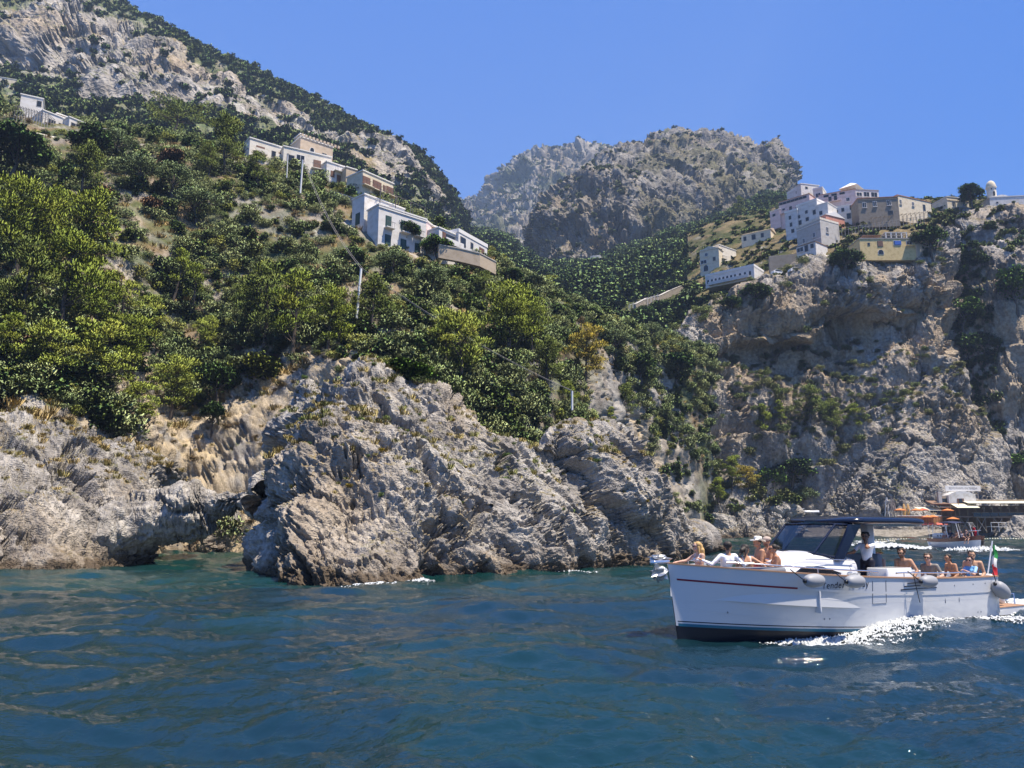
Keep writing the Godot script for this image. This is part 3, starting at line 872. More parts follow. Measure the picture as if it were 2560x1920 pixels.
# the spot on a sheet that is seen in direction (px, py), and the metres that one survey pixel spans there
func ground(over: String, px: float, py: float) -> Array:
	var s: Dictionary = sheets[over]
	var want := Vector2(px, py)
	var best := 0
	var best_d := 1e9
	var nu: int = s.nu
	var nv: int = s.nv
	for j in range(0, nv, 5):
		for i in range(0, nu, 5):
			var d := to_px(s.pos[j * nu + i]).distance_squared_to(want)
			if d < best_d:
				best_d = d
				best = j * nu + i
	var bj := best / nu
	var bi := best % nu
	for j in range(maxi(bj - 5, 0), mini(bj + 6, nv)):
		for i in range(maxi(bi - 5, 0), mini(bi + 6, nu)):
			var d := to_px(s.pos[j * nu + i]).distance_squared_to(want)
			if d < best_d:
				best_d = d
				best = j * nu + i
	var p: Vector3 = s.pos[best]
	return [p, p.distance_to(EYE) / FOCAL * 0.97]


func plant(form: String, over: String, px: float, py: float, high: float, tone: String, label: String, group: String, wide := 1.0) -> void:
	var g := ground(over, px, py)
	var pats: Array = M["pat_" + form]
	var pat: Array = pats[rng.randi() % pats.size()]
	var category := {"oak": "tree", "olive": "tree", "shrub": "shrub"}.get(form, "pine tree")
	var called: String = {"oak": "broadleaf_tree", "olive": "olive_tree", "shrub": "shrub"}.get(form, "pine_tree")
	var o := thing(called, label, category, g[0], rng.randf() * TAU, group)
	var k: float = high * g[1] / 10.0
	o.scale = Vector3(k * wide, k, k * wide)
	if pat[0] != null: part("trunk", pat[0], M.bark, o)
	part("crown", pat[1], M["leaf_" + tone], o)


func plants() -> void:
	M.bark = flat(Color(0.09, 0.07, 0.055), 0.95)
	M.leaf_pine = leaf_material(Color(0.278, 0.36, 0.0619))
	M.leaf_darkpine = leaf_material(Color(0.21, 0.277, 0.0742), 0.15)
	M.leaf_brightpine = leaf_material(Color(0.398, 0.487, 0.0994))
	M.leaf_goldpine = leaf_material(Color(0.486, 0.41, 0.0774))
	M.leaf_oak = leaf_material(Color(0.153, 0.277, 0.0805), 0.15)
	M.leaf_green = leaf_material(Color(0.21, 0.405, 0.0774), 0.3)
	M.leaf_olive = leaf_material(Color(0.32, 0.44, 0.233))
	M.leaf_dead = leaf_material(Color(0.53, 0.332, 0.211), 0.1)
	M.leaf_pink = leaf_material(Color(0.6, 0.133, 0.265), 0.2)
	M.leaf_agave = flat(Color(0.2, 0.24, 0.19), 0.6)
	M.leaf_any = leaf_material(Color(1, 1, 1), 0.25)
	M.pat_pine = [pine_pattern(1, "full"), pine_pattern(2, "full"), pine_pattern(3, "full"), pine_pattern(8, "full")]
	M.pat_slimpine = [pine_pattern(4, "slim"), pine_pattern(5, "slim")]
	M.pat_umbrella = [pine_pattern(6, "umbrella")]
	M.pat_sparsepine = [pine_pattern(7, "sparse")]
	M.pat_oak = [oak_pattern(11, "oak"), oak_pattern(12, "oak"), oak_pattern(13, "oak")]
	M.pat_olive = [oak_pattern(14, "olive"), oak_pattern(15, "olive")]
	var sh := []
	for i in 3: sh.append(shrub_pattern(20 + i, "olive", 800, 10, 0.115))
	var sb := []
	for i in 2: sb.append(shrub_pattern(30 + i, "oak", 640, 9, 0.13))
	var far_bush := shrub_pattern(40, "oak", 210, 7, 0.24)
	var far_tree := shrub_pattern(41, "oak", 460, 13, 0.18)
	var tuft := grass_pattern(50, 70)
	M.pat_shrub = [[null, shrub_big(60)], [null, shrub_big(61)]]
	var open := func(p: Vector3) -> float: return n_mask.get_noise_3dv(p * 0.09 + Vector3(7, 7, 7))
	var bare := [[at(370, 650, 92), 9.0], [at(440, 690, 90), 8.0], [at(300, 680, 91), 6.0], [at(620, 1050, 80), 16.0], [at(460, 1080, 79), 13.0], [at(760, 1000, 67), 10.0], [at(200, 1110, 58), 9.0], [at(1620, 1130, 130), 24.0], [at(690, 940, 78), 6.0]]
	var roofs := [[at(810, 360, 150), 14.0], [at(700, 330, 152), 12.0], [at(980, 540, 124), 10.0], [at(1120, 600, 124), 10.0], [at(130, 325, 152), 9.0], [at(190, 335, 154), 7.0], [at(75, 285, 157), 8.0], [at(130, 345, 147), 7.0]]
	var slope := func(p: Vector3, n: Vector3) -> float: return (1.0 - near_any(p, bare)) * (1.0 - near_any(p, roofs)) * clampf(0.75 + open.call(p) * 1.4, 0.08, 1.0)
	scatter("olive_scrub", "grey-green macchia scrub covering the slope left of the valley", "left_hillside", sh[0], M.leaf_any, 4600, 0.7, 2.6, slope, [Color(0.394, 0.502, 0.249), Color(0.338, 0.46, 0.208), Color(0.449, 0.546, 0.271)], 101)
	scatter("dark_scrub", "dark green bushes among the scrub on the left slope", "left_hillside", sb[0], M.leaf_any, 2400, 0.7, 2.3, slope, [Color(0.162, 0.276, 0.0919), Color(0.207, 0.311, 0.0985)], 102)
	scatter("yellow_scrub", "yellow-green broom and young pines dotted over the left slope", "left_hillside", sh[1], M.leaf_any, 1300, 0.5, 1.8, slope, [Color(0.413, 0.482, 0.115), Color(0.473, 0.519, 0.164)], 103)
	scatter("dry_scrub", "straw-coloured dry bushes between green scrub on the left slope", "left_hillside", sh[2], M.leaf_any, 420, 0.4, 1.2, func(p, n): return clampf(0.5 - open.call(p) * 2.0, 0.05, 1.0), [Color(0.375, 0.281, 0.156), Color(0.312, 0.235, 0.14)], 104)
	scatter("dry_grass", "tufts of dry golden grass on the left slope and its outcrops", "left_hillside", tuft, M.leaf_any, 2600, 0.3, 0.9, func(p, n): return clampf(n.y * 1.6 - 0.3, 0.0, 1.0) * clampf(0.45 - open.call(p) * 1.5, 0.1, 1.0), [Color(0.469, 0.36, 0.173), Color(0.39, 0.312, 0.156), Color(0.312, 0.296, 0.14)], 105)
	scatter("headland_grass", "thin dry grass in the clefts of the grey headland", "headland_rock", tuft, M.leaf_any, 900, 0.15, 0.45, func(p, n): return clampf((n.y - 0.45) * 2.0, 0, 1) * smoothstep(3.0, 8.0, p.y), [Color(0.406, 0.344, 0.156), Color(0.25, 0.266, 0.109), Color(0.344, 0.312, 0.14)], 106)
	scatter("headland_herbs", "small green cushions on the grey headland", "headland_rock", sh[0], M.leaf_any, 190, 0.12, 0.4, func(p, n): return clampf((n.y - 0.3) * 2.0, 0, 1) * smoothstep(2.5, 7.0, p.y), [Color(0.325, 0.432, 0.164), Color(0.237, 0.379, 0.131)], 107)
	scatter("yellow_flowers", "bright yellow flowering cushions on the headland", "headland_rock", sh[1], M.leaf_any, 46, 0.1, 0.34, func(p, n): return clampf((n.y - 0.3) * 2.0, 0, 1) * smoothstep(2.0, 5.0, p.y), [Color(0.5, 0.36, 0.03), Color(0.4, 0.32, 0.05)], 108)
	scatter("shore_grass", "dry grass on the rocks of the left shore", "shore_rocks", tuft, M.leaf_any, 500, 0.15, 0.5, func(p, n): return clampf((n.y - 0.4) * 2.0, 0, 1) * smoothstep(4.0, 8.0, p.y), [Color(0.438, 0.344, 0.156), Color(0.312, 0.281, 0.125)], 109)
	var cliff_green := [[at(2000, 1020, 206), 26.0], [at(2150, 1000, 203), 20.0], [at(1900, 1080, 196), 18.0], [at(1850, 1150, 192), 18.0], [at(1780, 1160, 187), 12.0], [at(2330, 940, 203), 12.0], [at(2000, 1200, 194), 16.0]]
	scatter("cliff_scrub", "olive-green bushes on the ledges of the right cliff", "right_cliff", sh[0], M.leaf_any, 700, 0.8, 2.4, func(p, n): return clampf(n.y * 1.3 - 0.1, 0, 1) * clampf(0.12 + near_any(p, cliff_green) + open.call(p) * 0.5, 0, 1), [Color(0.28, 0.362, 0.147), Color(0.237, 0.327, 0.115), Color(0.385, 0.432, 0.198)], 110)
	scatter("buttress_scrub", "low bushes on the crest of the netted buttress", "netted_buttress", sh[1], M.leaf_any, 260, 0.5, 1.7, func(p, n): return clampf(n.y * 1.5 - 0.35, 0, 1) * smoothstep(24.0, 34.0, p.y), [Color(0.28, 0.379, 0.147), Color(0.385, 0.432, 0.198), Color(0.54, 0.534, 0.279)], 111)
	scatter("point_scrub", "green bushes on the rocky point by the beach", "rocky_point", sb[1], M.leaf_any, 90, 0.6, 2.0, func(p, n): return clampf(n.y * 1.4 - 0.2, 0, 1) * smoothstep(5.0, 8.0, p.y), [Color(0.295, 0.414, 0.131), Color(0.445, 0.519, 0.198)], 112)
	scatter("buttress_bushes", "bushes hanging on the cliff at the right edge", "far_right_buttress", sb[0], M.leaf_any, 220, 0.8, 2.4, func(p, n): return clampf(n.y * 1.2 - 0.1, 0, 1) * clampf(0.25 + open.call(p), 0, 1), [Color(0.264, 0.414, 0.145), Color(0.373, 0.482, 0.188)], 113)
	var road := [[ground("valley_slope", 1590, 785)[0], 11.0], [ground("valley_slope", 1630, 770)[0], 12.0], [ground("valley_slope", 1680, 750)[0], 13.0], [ground("valley_slope", 1730, 730)[0], 13.0], [ground("valley_slope", 1770, 710)[0], 13.0]]
	scatter("valley_wood", "dense green wood filling the valley below the rock peak", "valley_slope", far_tree, M.leaf_any, 7000, 1.4, 6.0, func(p, n): return (1.0 if n_mask.get_noise_3dv(p * 0.03) > -0.3 else 0.3) * (1.0 - near_any(p, road)), [Color(0.209, 0.348, 0.136), Color(0.262, 0.408, 0.156), Color(0.176, 0.287, 0.117), Color(0.35, 0.512, 0.195)], 114)
	var gully := [[at(2400, 800, 222), 11.0], [at(2402, 900, 220), 12.0], [at(2405, 990, 218), 11.0], [at(2420, 1080, 215), 9.0], [at(2400, 680, 224), 9.0]]
	scatter("gully_ivy", "green creepers and trees filling the cleft right of the cliff", "far_right_buttress", sb[0], M.leaf_any, 420, 0.9, 2.6, func(p, n): return near_any(p, gully), [Color(0.108, 0.2, 0.06), Color(0.144, 0.252, 0.07), Color(0.081, 0.147, 0.05)], 120)
	scatter("valley_glades", "lighter green young trees and vines between the valley woods", "valley_slope", far_bush, M.leaf_any, 1500, 1.0, 3.6, func(p, n): return (1.0 if n_mask.get_noise_3dv(p * 0.03) < 0.0 else 0.2) * (1.0 - near_any(p, road)), [Color(0.135, 0.21, 0.075), Color(0.117, 0.179, 0.08)], 121)
	scatter("terrace_plants", "vines and bushes on the terraces under the village", "village_terraces", far_bush, M.leaf_any, 1500, 0.8, 2.4, func(p, n): return clampf(0.45 + open.call(p), 0.05, 1.0), [Color(0.298, 0.43, 0.175), Color(0.35, 0.533, 0.175), Color(0.419, 0.489, 0.232)], 115, 0.8)
	var bands := [[at(220, 130, 392), 40.8], [at(330, 230, 376), 33.6], [at(480, 250, 376), 36.0], [at(420, 150, 395), 36.0], [at(90, 90, 404), 40.8], [at(60, 40, 428), 28.8], [at(520, 190, 410), 26.4], [at(330, 110, 410), 31.2], [at(620, 260, 400), 28.8], [at(690, 310, 385), 31.2], [at(800, 320, 405), 21.6], [at(900, 390, 410), 33.6], [at(1000, 430, 425), 48.0], [at(1080, 490, 445), 36.0], [at(940, 450, 380), 26.4], [at(870, 365, 405), 24.0], [at(1000, 380, 440), 24.0], [at(600, 215, 420), 21.6], [at(720, 262, 415), 19.2], [at(250, 60, 420), 31.2], [at(150, 10, 440), 31.2], [at(400, 95, 415), 21.6]]
	scatter("mountain_wood", "green woods and scrub over the mountain at the left", "left_mountain", far_bush, M.leaf_any, 12000, 0.9, 4.6, func(p, n): return clampf(0.85 - near_any(p, bands) * 1.3 + open.call(p * 0.4) * 1.2, 0.03, 1.0), [Color(0.209, 0.348, 0.136), Color(0.262, 0.387, 0.156), Color(0.35, 0.47, 0.195)], 116)
	scatter("peak_scrub", "scattered bushes on the rock peak", "rock_peak", far_bush, M.leaf_any, 1500, 1.0, 4.0, func(p, n): return clampf(n.y * 1.3 - 0.15, 0, 1) * clampf(0.5 + open.call(p * 0.3), 0.05, 1.0), [Color(0.246, 0.348, 0.156), Color(0.35, 0.43, 0.215)], 117)
	scatter("far_scrub", "scrub on the further mountain beside the notch", "middle_mountain", far_bush, M.leaf_any, 1800, 2.5, 7.0, func(p, n): return clampf(n.y * 1.3, 0, 1) * clampf(0.5 + open.call(p * 0.2), 0.05, 1.0), [Color(0.209, 0.328, 0.156), Color(0.281, 0.387, 0.195)], 118)


func shrub_big(sd: int) -> ArrayMesh:
	# a shrub with parts of its own, 10 m across in the pattern
	var r := RandomNumberGenerator.new()
	r.seed = sd
	for i in 16:
		var a := r.randf() * TAU
		var d := r.randf_range(0.5, 5.0)
		var w := r.randf_range(1.8, 3.2)
		clump(r, Vector3(cos(a) * d, r.randf_range(2.0, 7.6 - d * 0.5), sin(a) * d), Vector3(w, w * 0.8, w), 260, "oak", 0.5)
	return leaf_mesh()


func trees() -> void:
	var left := "left_hillside"
	var pines := "Aleppo pines on the left slope"
	# form, px and py of the foot, height in survey pixels, tone, label
	plant("pine", left, 40, 700, 230, "pine", "tall pine at the left edge, just left of the paired pointed pines", pines)
	plant("pine", left, 108, 690, 205, "pine", "rounded yellow-green pine between the edge pine and the tallest slope pine", pines)
	plant("pine", left, 190, 735, 250, "pine", "tall bright pine standing left of the ochre rock face", pines)
	plant("pine", left, 60, 850, 215, "darkpine", "shaded dense pine low on the left edge under the tall pines", pines)
	plant("pine", left, 155, 850, 255, "pine", "broad pine with layered boughs in the middle of the left pine grove", pines)
	plant("pine", left, 235, 870, 185, "pine", "leafy pine just left of the twisted bare-trunked pine", pines)
	plant("sparsepine", left, 292, 850, 170, "brightpine", "thin-crowned pine with bare trunks below the ochre rock face", pines)
	plant("slimpine", left, 428, 762, 145, "pine", "narrow pine leaning across the ochre rock face", pines)
	plant("slimpine", left, 478, 790, 135, "pine", "slender pine right of the leaning narrow pine", pines)
	plant("pine", left, 365, 890, 150, "brightpine", "bushy bright pine below and right of the twisted pine", pines)
	plant("pine", left, 120, 960, 150, "brightpine", "low spreading pine above the left shore rocks", pines, 1.3)
	plant("pine", left, 245, 1000, 190, "brightpine", "wide bright pine with many flat boughs above the shore rocks", pines, 1.3)
	plant("pine", left, 330, 965, 165, "pine", "pine right of the wide bright pine above the shore", pines, 1.2)
	plant("pine", left, 425, 1050, 150, "brightpine", "vivid low pine hanging over the cream cliff behind the arch", pines, 1.35)
	plant("pine", left, 335, 1085, 125, "brightpine", "lowest of the bright pines above the shore rocks", pines, 1.4)
	plant("pine", left, 505, 905, 115, "brightpine", "small bright pine left of the round bush on the cream cliff", pines)
	plant("pine", left, 20, 930, 130, "pine", "pine cut by the left edge above the shore rocks", pines)
	plant("pine", left, 210, 520, 150, "darkpine", "dark pine standing above the ochre rock face", pines)
	plant("pine", left, 140, 600, 130, "pine", "pine with a rounded top behind the left pine grove", pines)
	plant("umbrella", left, 415, 352, 95, "darkpine", "broad dome-topped umbrella pine on the upper left slope", "", 1.7)
	plant("pine", left, 565, 440, 150, "darkpine", "tall dark pine left of the long cream hotel", "")
	plant("pine", left, 640, 475, 100, "darkpine", "second dark pine beside the hotel, right of the tallest", "")
	plant("pine", left, 520, 445, 90, "darkpine", "small dark pine at the left foot of the tall hotel pine", "")
	plant("pine", left, 660, 880, 235, "darkpine", "large dark pine in the middle of the left slope, left of two", pines)
	plant("pine", left, 728, 890, 225, "pine", "large olive-green pine in the middle of the slope, right of the dark one", pines)
	plant("pine", left, 615, 860, 150, "darkpine", "shaded pine tucked left of the large dark pine", pines)
	plant("pine", left, 818, 895, 185, "pine", "pine with a leaning trunk above the peak of the headland", pines)
	plant("pine", left, 930, 855, 175, "darkpine", "dark narrow pine at the foot of the white leaning pole", pines)
	plant("slimpine", left, 885, 850, 120, "pine", "slim pine just left of the white leaning pole", pines)
	plant("pine", left, 1150, 985, 230, "brightpine", "feathery yellow-green pine behind the right shoulder of the headland", pines, 1.15)
	plant("pine", left, 1110, 940, 160, "brightpine", "lower yellow-green pine left of the feathery pine", pines)
	plant("pine", left, 1270, 900, 200, "pine", "largest spreading pine on the ridge right of the slope", pines, 1.35)
	plant("pine", left, 1330, 905, 175, "pine", "olive-toned pine right of the largest ridge pine", pines)
	plant("pine", left, 1212, 770, 100, "darkpine", "dark pine on the ridge below the last cream house", pines)
	plant("umbrella", left, 1362, 760, 80, "brightpine", "round bright umbrella pine at the tip of the ridge", "", 1.2)
	plant("oak", left, 1290, 728, 70, "oak", "round dark tree left of the bright umbrella pine", "round trees on the ridge")
	plant("oak", left, 1332, 738, 66, "olive", "grey-green round tree touching the bright umbrella pine", "round trees on the ridge")
	plant("pine", left, 1372, 985, 150, "darkpine", "dark layered pine with golden lower boughs beside the valley wood", pines)
	plant("pine", left, 1462, 970, 165, "goldpine", "olive-brown pine standing alone in the grey-green wood", pines)
	plant("slimpine", left, 1480, 1085, 70, "brightpine", "small pointed bright pine above the right end of the headland", "young pines behind the headland")
	plant("slimpine", left, 1525, 1095, 80, "brightpine", "pointed bright young pine, last before the pale cliff", "young pines behind the headland")
	plant("pine", left, 1420, 1060, 110, "pine", "bushy pine near the short white post", "young pines behind the headland")
	plant("pine", left, 1560, 1060, 110, "darkpine", "dark pine on the brink of the pale cliff", "young pines behind the headland")
	# broadleaf trees and big shrubs
	plant("oak", left, 25, 470, 170, "oak", "large broadleaf tree at the left edge under the white row of houses", "")
	plant("oak", left, 85, 432, 72, "oak", "leafy tree right of the edge tree, under the terrace wall", "")
	plant("oak", left, 226, 420, 112, "oak", "dark spreading tree hiding the end of the white row of houses", "", 1.1)
	plant("olive", left, 290, 400, 90, "olive", "silver-green olive right of the dark spreading tree", "olive trees on the upper slope")
	plant("olive", left, 345, 480, 110, "olive", "olive with a wide soft crown above the ochre rock face", "olive trees on the upper slope", 1.2)
	plant("olive", left, 430, 500, 105, "olive", "grey-green olive between the dome-topped pine and the ochre face", "olive trees on the upper slope", 1.2)
	plant("olive", left, 490, 560, 110, "olive", "olive tree right of the ochre rock face", "olive trees on the upper slope", 1.2)
	plant("shrub", left, 247, 508, 55, "dead", "round reddish-brown dry shrub on the upper left slope", "")
	plant("shrub", left, 372, 530, 45, "dead", "brown leafless shrub over the ochre rock face", "")
	plant("shrub", left, 425, 420, 55, "dead", "faded brown shrub under the dome-topped pine", "")
	plant("shrub", left, 68, 895, 60, "dead", "dead brown bush among the left pines", "")
	plant("shrub", left, 635, 955, 95, "brightpine", "round bright bush crowning the cream cliff left of the headland", "", 1.25)
	plant("shrub", "headland_rock", 1010, 948, 62, "green", "vivid green mat of bush on the headland's crest", "", 2.0)
	plant("oak", left, 540, 1020, 130, "oak", "dark glossy tree clinging to the cream cliff", "")
	plant("oak", left, 530, 1085, 90, "oak", "lower dark tree clinging to the cream cliff", "")
	plant("oak", left, 935, 580, 75, "oak", "dark leafy tree in front of the big white house, left end", "")
	plant("oak", left, 1010, 620, 85, "oak", "leafy tree in front of the big white house, right end", "", 1.2)
	plant("oak", left, 1090, 660, 85, "green", "bright leafy tree below the right corner of the big white house", "", 1.3)
	plant("olive", left, 980, 700, 100, "olive", "grey olive below the big white house", "olive trees on the upper slope", 1.2)
	plant("olive", left, 1080, 750, 110, "olive", "silvery olive right of the white leaning pole", "olive trees on the upper slope", 1.2)
	plant("oak", left, 1690, 975, 115, "oak", "dark round tree at the top of the cliff beside the valley wood", "", 1.25)
	plant("olive", left, 1630, 865, 75, "olive", "silver-leaved tree above the dark round cliff tree", "")
	plant("olive", left, 1540, 900, 100, "olive", "grey olive in the middle of the valley mouth", "olive trees in the valley mouth", 1.2)
	plant("olive", left, 1480, 850, 100, "olive", "grey olive left in the valley mouth", "olive trees in the valley mouth", 1.2)
	plant("oak", left, 1600, 960, 90, "oak", "dark oak low in the valley mouth", "", 1.3)
	# the cliff on the right
	var rc := "right_cliff"
	plant("pine", rc, 2030, 1085, 120, "darkpine", "tallest dark pine on the ledge of the right cliff", "pines on the ledge of the right cliff")
	plant("pine", rc, 2085, 1095, 95, "darkpine", "dark pine right of the tallest ledge pine", "pines on the ledge of the right cliff")
	plant("pine", rc, 2140, 1085, 75, "pine", "rightmost pine on the ledge, beside the agave", "pines on the ledge of the right cliff")
	plant("slimpine", rc, 1905, 1115, 110, "pine", "slim pine at the left of the ledge", "pines on the ledge of the right cliff")
	plant("slimpine", rc, 1958, 1080, 80, "pine", "short pine between the slim pine and the tallest ledge pine", "pines on the ledge of the right cliff")
	plant("oak", rc, 1985, 1240, 110, "oak", "largest dark oak at the foot of the right cliff", "", 1.35)
	plant("oak", rc, 1925, 1250, 90, "green", "fresh green tree left of the largest cliff-foot oak", "", 1.1)
	plant("olive", rc, 2010, 1285, 75, "olive", "grey olive at the cliff foot above the beach", "", 1.3)
	plant("pine", "rocky_point", 1872, 1240, 75, "goldpine", "golden-green pine on top of the rocky point", "", 1.3)
	plant("pine", "rocky_point", 1830, 1225, 85, "pine", "green pine left of the golden pine on the rocky point", "")
	plant("pine", "rocky_point", 1795, 1265, 70, "pine", "small pine over the cave of the rocky point", "")
	plant("oak", "village_terraces", 2434, 535, 82, "oak", "big round dark tree behind the white church", "", 0.95)
	plant("oak", "right_cliff", 2330, 645, 80, "oak", "round dark bush-like tree right of the yellow house", "", 1.3)
	plant("oak", "right_cliff", 2115, 690, 75, "oak", "dark tree left of the yellow house on the brink", "", 1.4)
	plant("oak", "right_cliff", 1890, 770, 75, "oak", "dark tree under the long white terrace building, left", "dark trees under the long white terrace building", 1.4)
	plant("oak", "right_cliff", 1830, 790, 60, "oak", "dark tree under the long white terrace building, furthest left", "dark trees under the long white terrace building", 1.3)
	plant("oak", "far_right_buttress", 2412, 835, 105, "green", "bright green tree in the shady gully of the right cliff", "", 1.0)
	plant("oak", "far_right_buttress", 2420, 910, 85, "oak", "dark tree in the gully below the bright green one", "", 1.2)
	plant("oak", "far_right_buttress", 2405, 985, 85, "oak", "lower dark tree in the gully", "", 1.2)
	plant("oak", "far_right_buttress", 2545, 790, 130, "green", "leafy tree at the right edge, high on the far buttress", "", 0.8)
	plant("oak", "far_right_buttress", 2520, 1190, 60, "green", "green tree at the right end above the beach restaurant", "", 1.5)
	plant("oak", "valley_slope", 1660, 800, 62, "oak", "dark bush under the lower end of the grey road wall", "bushes under the road wall", 1.6)
	plant("oak", "valley_slope", 1725, 775, 62, "olive", "grey-green bush under the middle of the grey road wall", "bushes under the road wall", 1.6)
	plant("oak", "valley_slope", 1610, 815, 60, "green", "fresh green bush below the white pergola frames", "bushes under the road wall", 1.4)
	plant("slimpine", "valley_slope", 1858, 560, 75, "darkpine", "dark cypress-like tree left of the village", "dark conifers left of the village")
	plant("slimpine", "valley_slope", 1835, 565, 60, "darkpine", "shorter dark conifer left of the village, further left", "dark conifers left of the village")


# ---- buildings
func box(size: Vector3) -> BoxMesh:
	var m := BoxMesh.new()
	m.size = size
	return m


func put(called: String, size: Vector3, m: Material, parent: Node, where: Vector3, turn := 0.0) -> MeshInstance3D:
	var o := part(called, box(size), m, parent)
	o.position = where
	o.rotation.y = turn
	return o


func prism(w: float, h: float, d: float) -> ArrayMesh:
	# gable body, ridge along z
	var st := tool()
	st.set_smooth_group(-1)
	var a := Vector3(-w / 2, 0, d / 2)
	var b := Vector3(w / 2, 0, d / 2)
	var c := Vector3(0, h, d / 2)
	var k := Vector3(0, 0, -d)
	for t in [[a, c, b], [b + k, c + k, a + k], [a + k, c + k, c], [a + k, c, a], [b, c, c + k], [b, c + k, b + k], [a, b, b + k], [a, b + k, a + k]]:
		for v in t: st.add_vertex(v)
	return done(st)


func bar(p: Vector3, q: Vector3, r: float, sides := 6) -> ArrayMesh:
	var st := tool()
	limb(st, [p, q], r, r, sides)
	return done(st)


# a building whose front runs from a to b, each [px, py, metres]; top_py is the roof line above a
func house(called: String, label: String, a: Array, b: Array, top_py: float, depth: float, wall: Material, o := {}) -> Node3D:
	var pa := at(a[0], a[1], a[2])
	var pb := at(b[0], b[1], b[2])
	var top := at(a[0], top_py, a[2]).y
	var base := minf(pa.y, pb.y)
	var w := Vector2(pb.x - pa.x, pb.z - pa.z).length()
	var h := top - base
	var n := thing(called, label, o.get("category", "house"), Vector3(pa.x, base, pa.z), -atan2(pb.z - pa.z, pb.x - pa.x), o.get("group", ""))
	# in the house's own axes: x along the front, z out of the front
	var sunk: float = o.get("sunk", 3.0)
	put("walls", Vector3(w, h + sunk, depth), wall, n, Vector3(w / 2, (h - sunk) / 2, -depth / 2))
	var roof: String = o.get("roof", "flat")
	var rm: Material = o.get("roof_material", M.roof_white)
	match roof:
		"flat":
			put("roof", Vector3(w + 0.3, 0.22, depth + 0.3), rm, n, Vector3(w / 2, h + 0.11, -depth / 2))
		"parapet":
			put("roof", Vector3(w - 0.3, 0.2, depth - 0.3), M.roof_grey, n, Vector3(w / 2, h + 0.1, -depth / 2))
			put("parapet", Vector3(w + 0.16, 0.7, 0.2), rm, n, Vector3(w / 2, h + 0.35, 0.0))
			put("parapet", Vector3(0.2, 0.7, depth - 0.2), rm, n, Vector3(0.02, h + 0.35, -depth / 2))
			put("parapet", Vector3(0.2, 0.7, depth - 0.2), rm, n, Vector3(w - 0.02, h + 0.35, -depth / 2))
		"gable":
			var g := part("roof", prism(depth + 0.5, depth * 0.22, w + 0.5), rm, n)
			g.position = Vector3(w / 2, h, -depth / 2)
			g.rotation.y = PI / 2
		"cross":
			var g := part("roof", prism(w + 0.5, w * 0.2, depth + 0.4), rm, n)
			g.position = Vector3(w / 2, h, -depth / 2)
	if roof == "flat" and w > 5.0:
		var cx := w * (0.2 + 0.6 * fposmod(absf(pa.x) * 0.37, 1.0))
		put("chimney", Vector3(0.5, 1.0, 0.5), wall, n, Vector3(cx, h + 0.7, -depth * 0.6))
		put("chimney_cap", Vector3(0.62, 0.1, 0.62), M.tile, n, Vector3(cx, h + 1.25, -depth * 0.6))
		part("aerial", bar(Vector3(w - cx, h, -depth * 0.4), Vector3(w - cx, h + 2.2, -depth * 0.4), 0.025), M.rail_dark, n)
	for v in o.get("windows", []):   # [share along the front, metres below the roof, width, height, style]
		window(n, Vector3(v[0] * w, h - v[1], 0.0), 0.0, v[2], v[3], v[4])
	for v in o.get("left", []):
		window(n, Vector3(0, h - v[1], -v[0] * depth), -PI / 2, v[2], v[3], v[4])
	for v in o.get("right", []):
		window(n, Vector3(w, h - v[1], -v[0] * depth), PI / 2, v[2], v[3], v[4])
	for v in o.get("balconies", []):   # [share, metres below roof, width]
		var s := put("balcony", Vector3(v[2], 0.16, 1.0), wall, n, Vector3(v[0] * w, h - v[1], 0.5))
		if v.size() > 3:
			put("parapet", Vector3(v[2], 0.85, 0.12), wall, s, Vector3(0, 0.5, 0.44))
		else:
			put("top_rail", Vector3(v[2], 0.06, 0.06), M.rail_dark, s, Vector3(0, 0.95, 0.46))
			for k in int(v[2] / 0.35) + 1:
				put("baluster", Vector3(0.03, 0.86, 0.03), M.rail_dark, s, Vector3(-v[2] / 2 + 0.05 + k * 0.35, 0.5, 0.46))
	if o.has("band"):
		for y in o.band:
			put("cornice", Vector3(w + 0.14, 0.18, 0.14), o.get("band_material", M.roof_white), n, Vector3(w / 2, h - y, 0.07))
	return n


func window(n: Node3D, where: Vector3, turn: float, w: float, h: float, style: String) -> void:
	var out := Vector3(sin(turn), 0, cos(turn))
	if turn < -1.0: out = Vector3(-1, 0, 0)
	if turn > 1.0: out = Vector3(1, 0, 0)
	var frame_m: Material = M.frame_white
	match style:
		"shutter": frame_m = M.shutter_green
		"brown": frame_m = M.shutter_brown
		"dark": frame_m = M.frame_grey
	var f: MeshInstance3D
	if style == "arch":
		f = part("window", arch_panel(w + 0.24, h + 0.15, 0.1), M.frame_white, n)
		f.position = where + out * 0.01
		f.rotation.y = turn
		var g := part("pane", arch_panel(w, h, 0.06), M.pane_dark, f)
		g.position = Vector3(0, 0.02, 0.06)
		return
	f = put("window", Vector3(w + 0.2, h + 0.2, 0.08), frame_m, n, where + out * 0.03, turn)
	if style == "shutter" or style == "brown":
		put("shutter", Vector3(w * 0.48, h, 0.06), frame_m, f, Vector3(-w * 0.25, 0, 0.06))
		put("shutter", Vector3(w * 0.48, h, 0.06), frame_m, f, Vector3(w * 0.25, 0, 0.06))
	else:
		put("pane", Vector3(w, h, 0.05), M.pane_dark, f, Vector3(0, 0, 0.045))
		if style == "white":
			put("glazing_bar", Vector3(0.07, h, 0.03), M.frame_white, f, Vector3(0, 0, 0.08))
			put("sill", Vector3(w + 0.5, 0.12, 0.25), M.frame_white, f, Vector3(0, -h / 2 - 0.16, 0.12))
		elif style == "blue":
			put("awning", Vector3(w, h * 0.85, 0.05), M.blue_cloth, f, Vector3(w * 0.1, 0.05, 0.1))


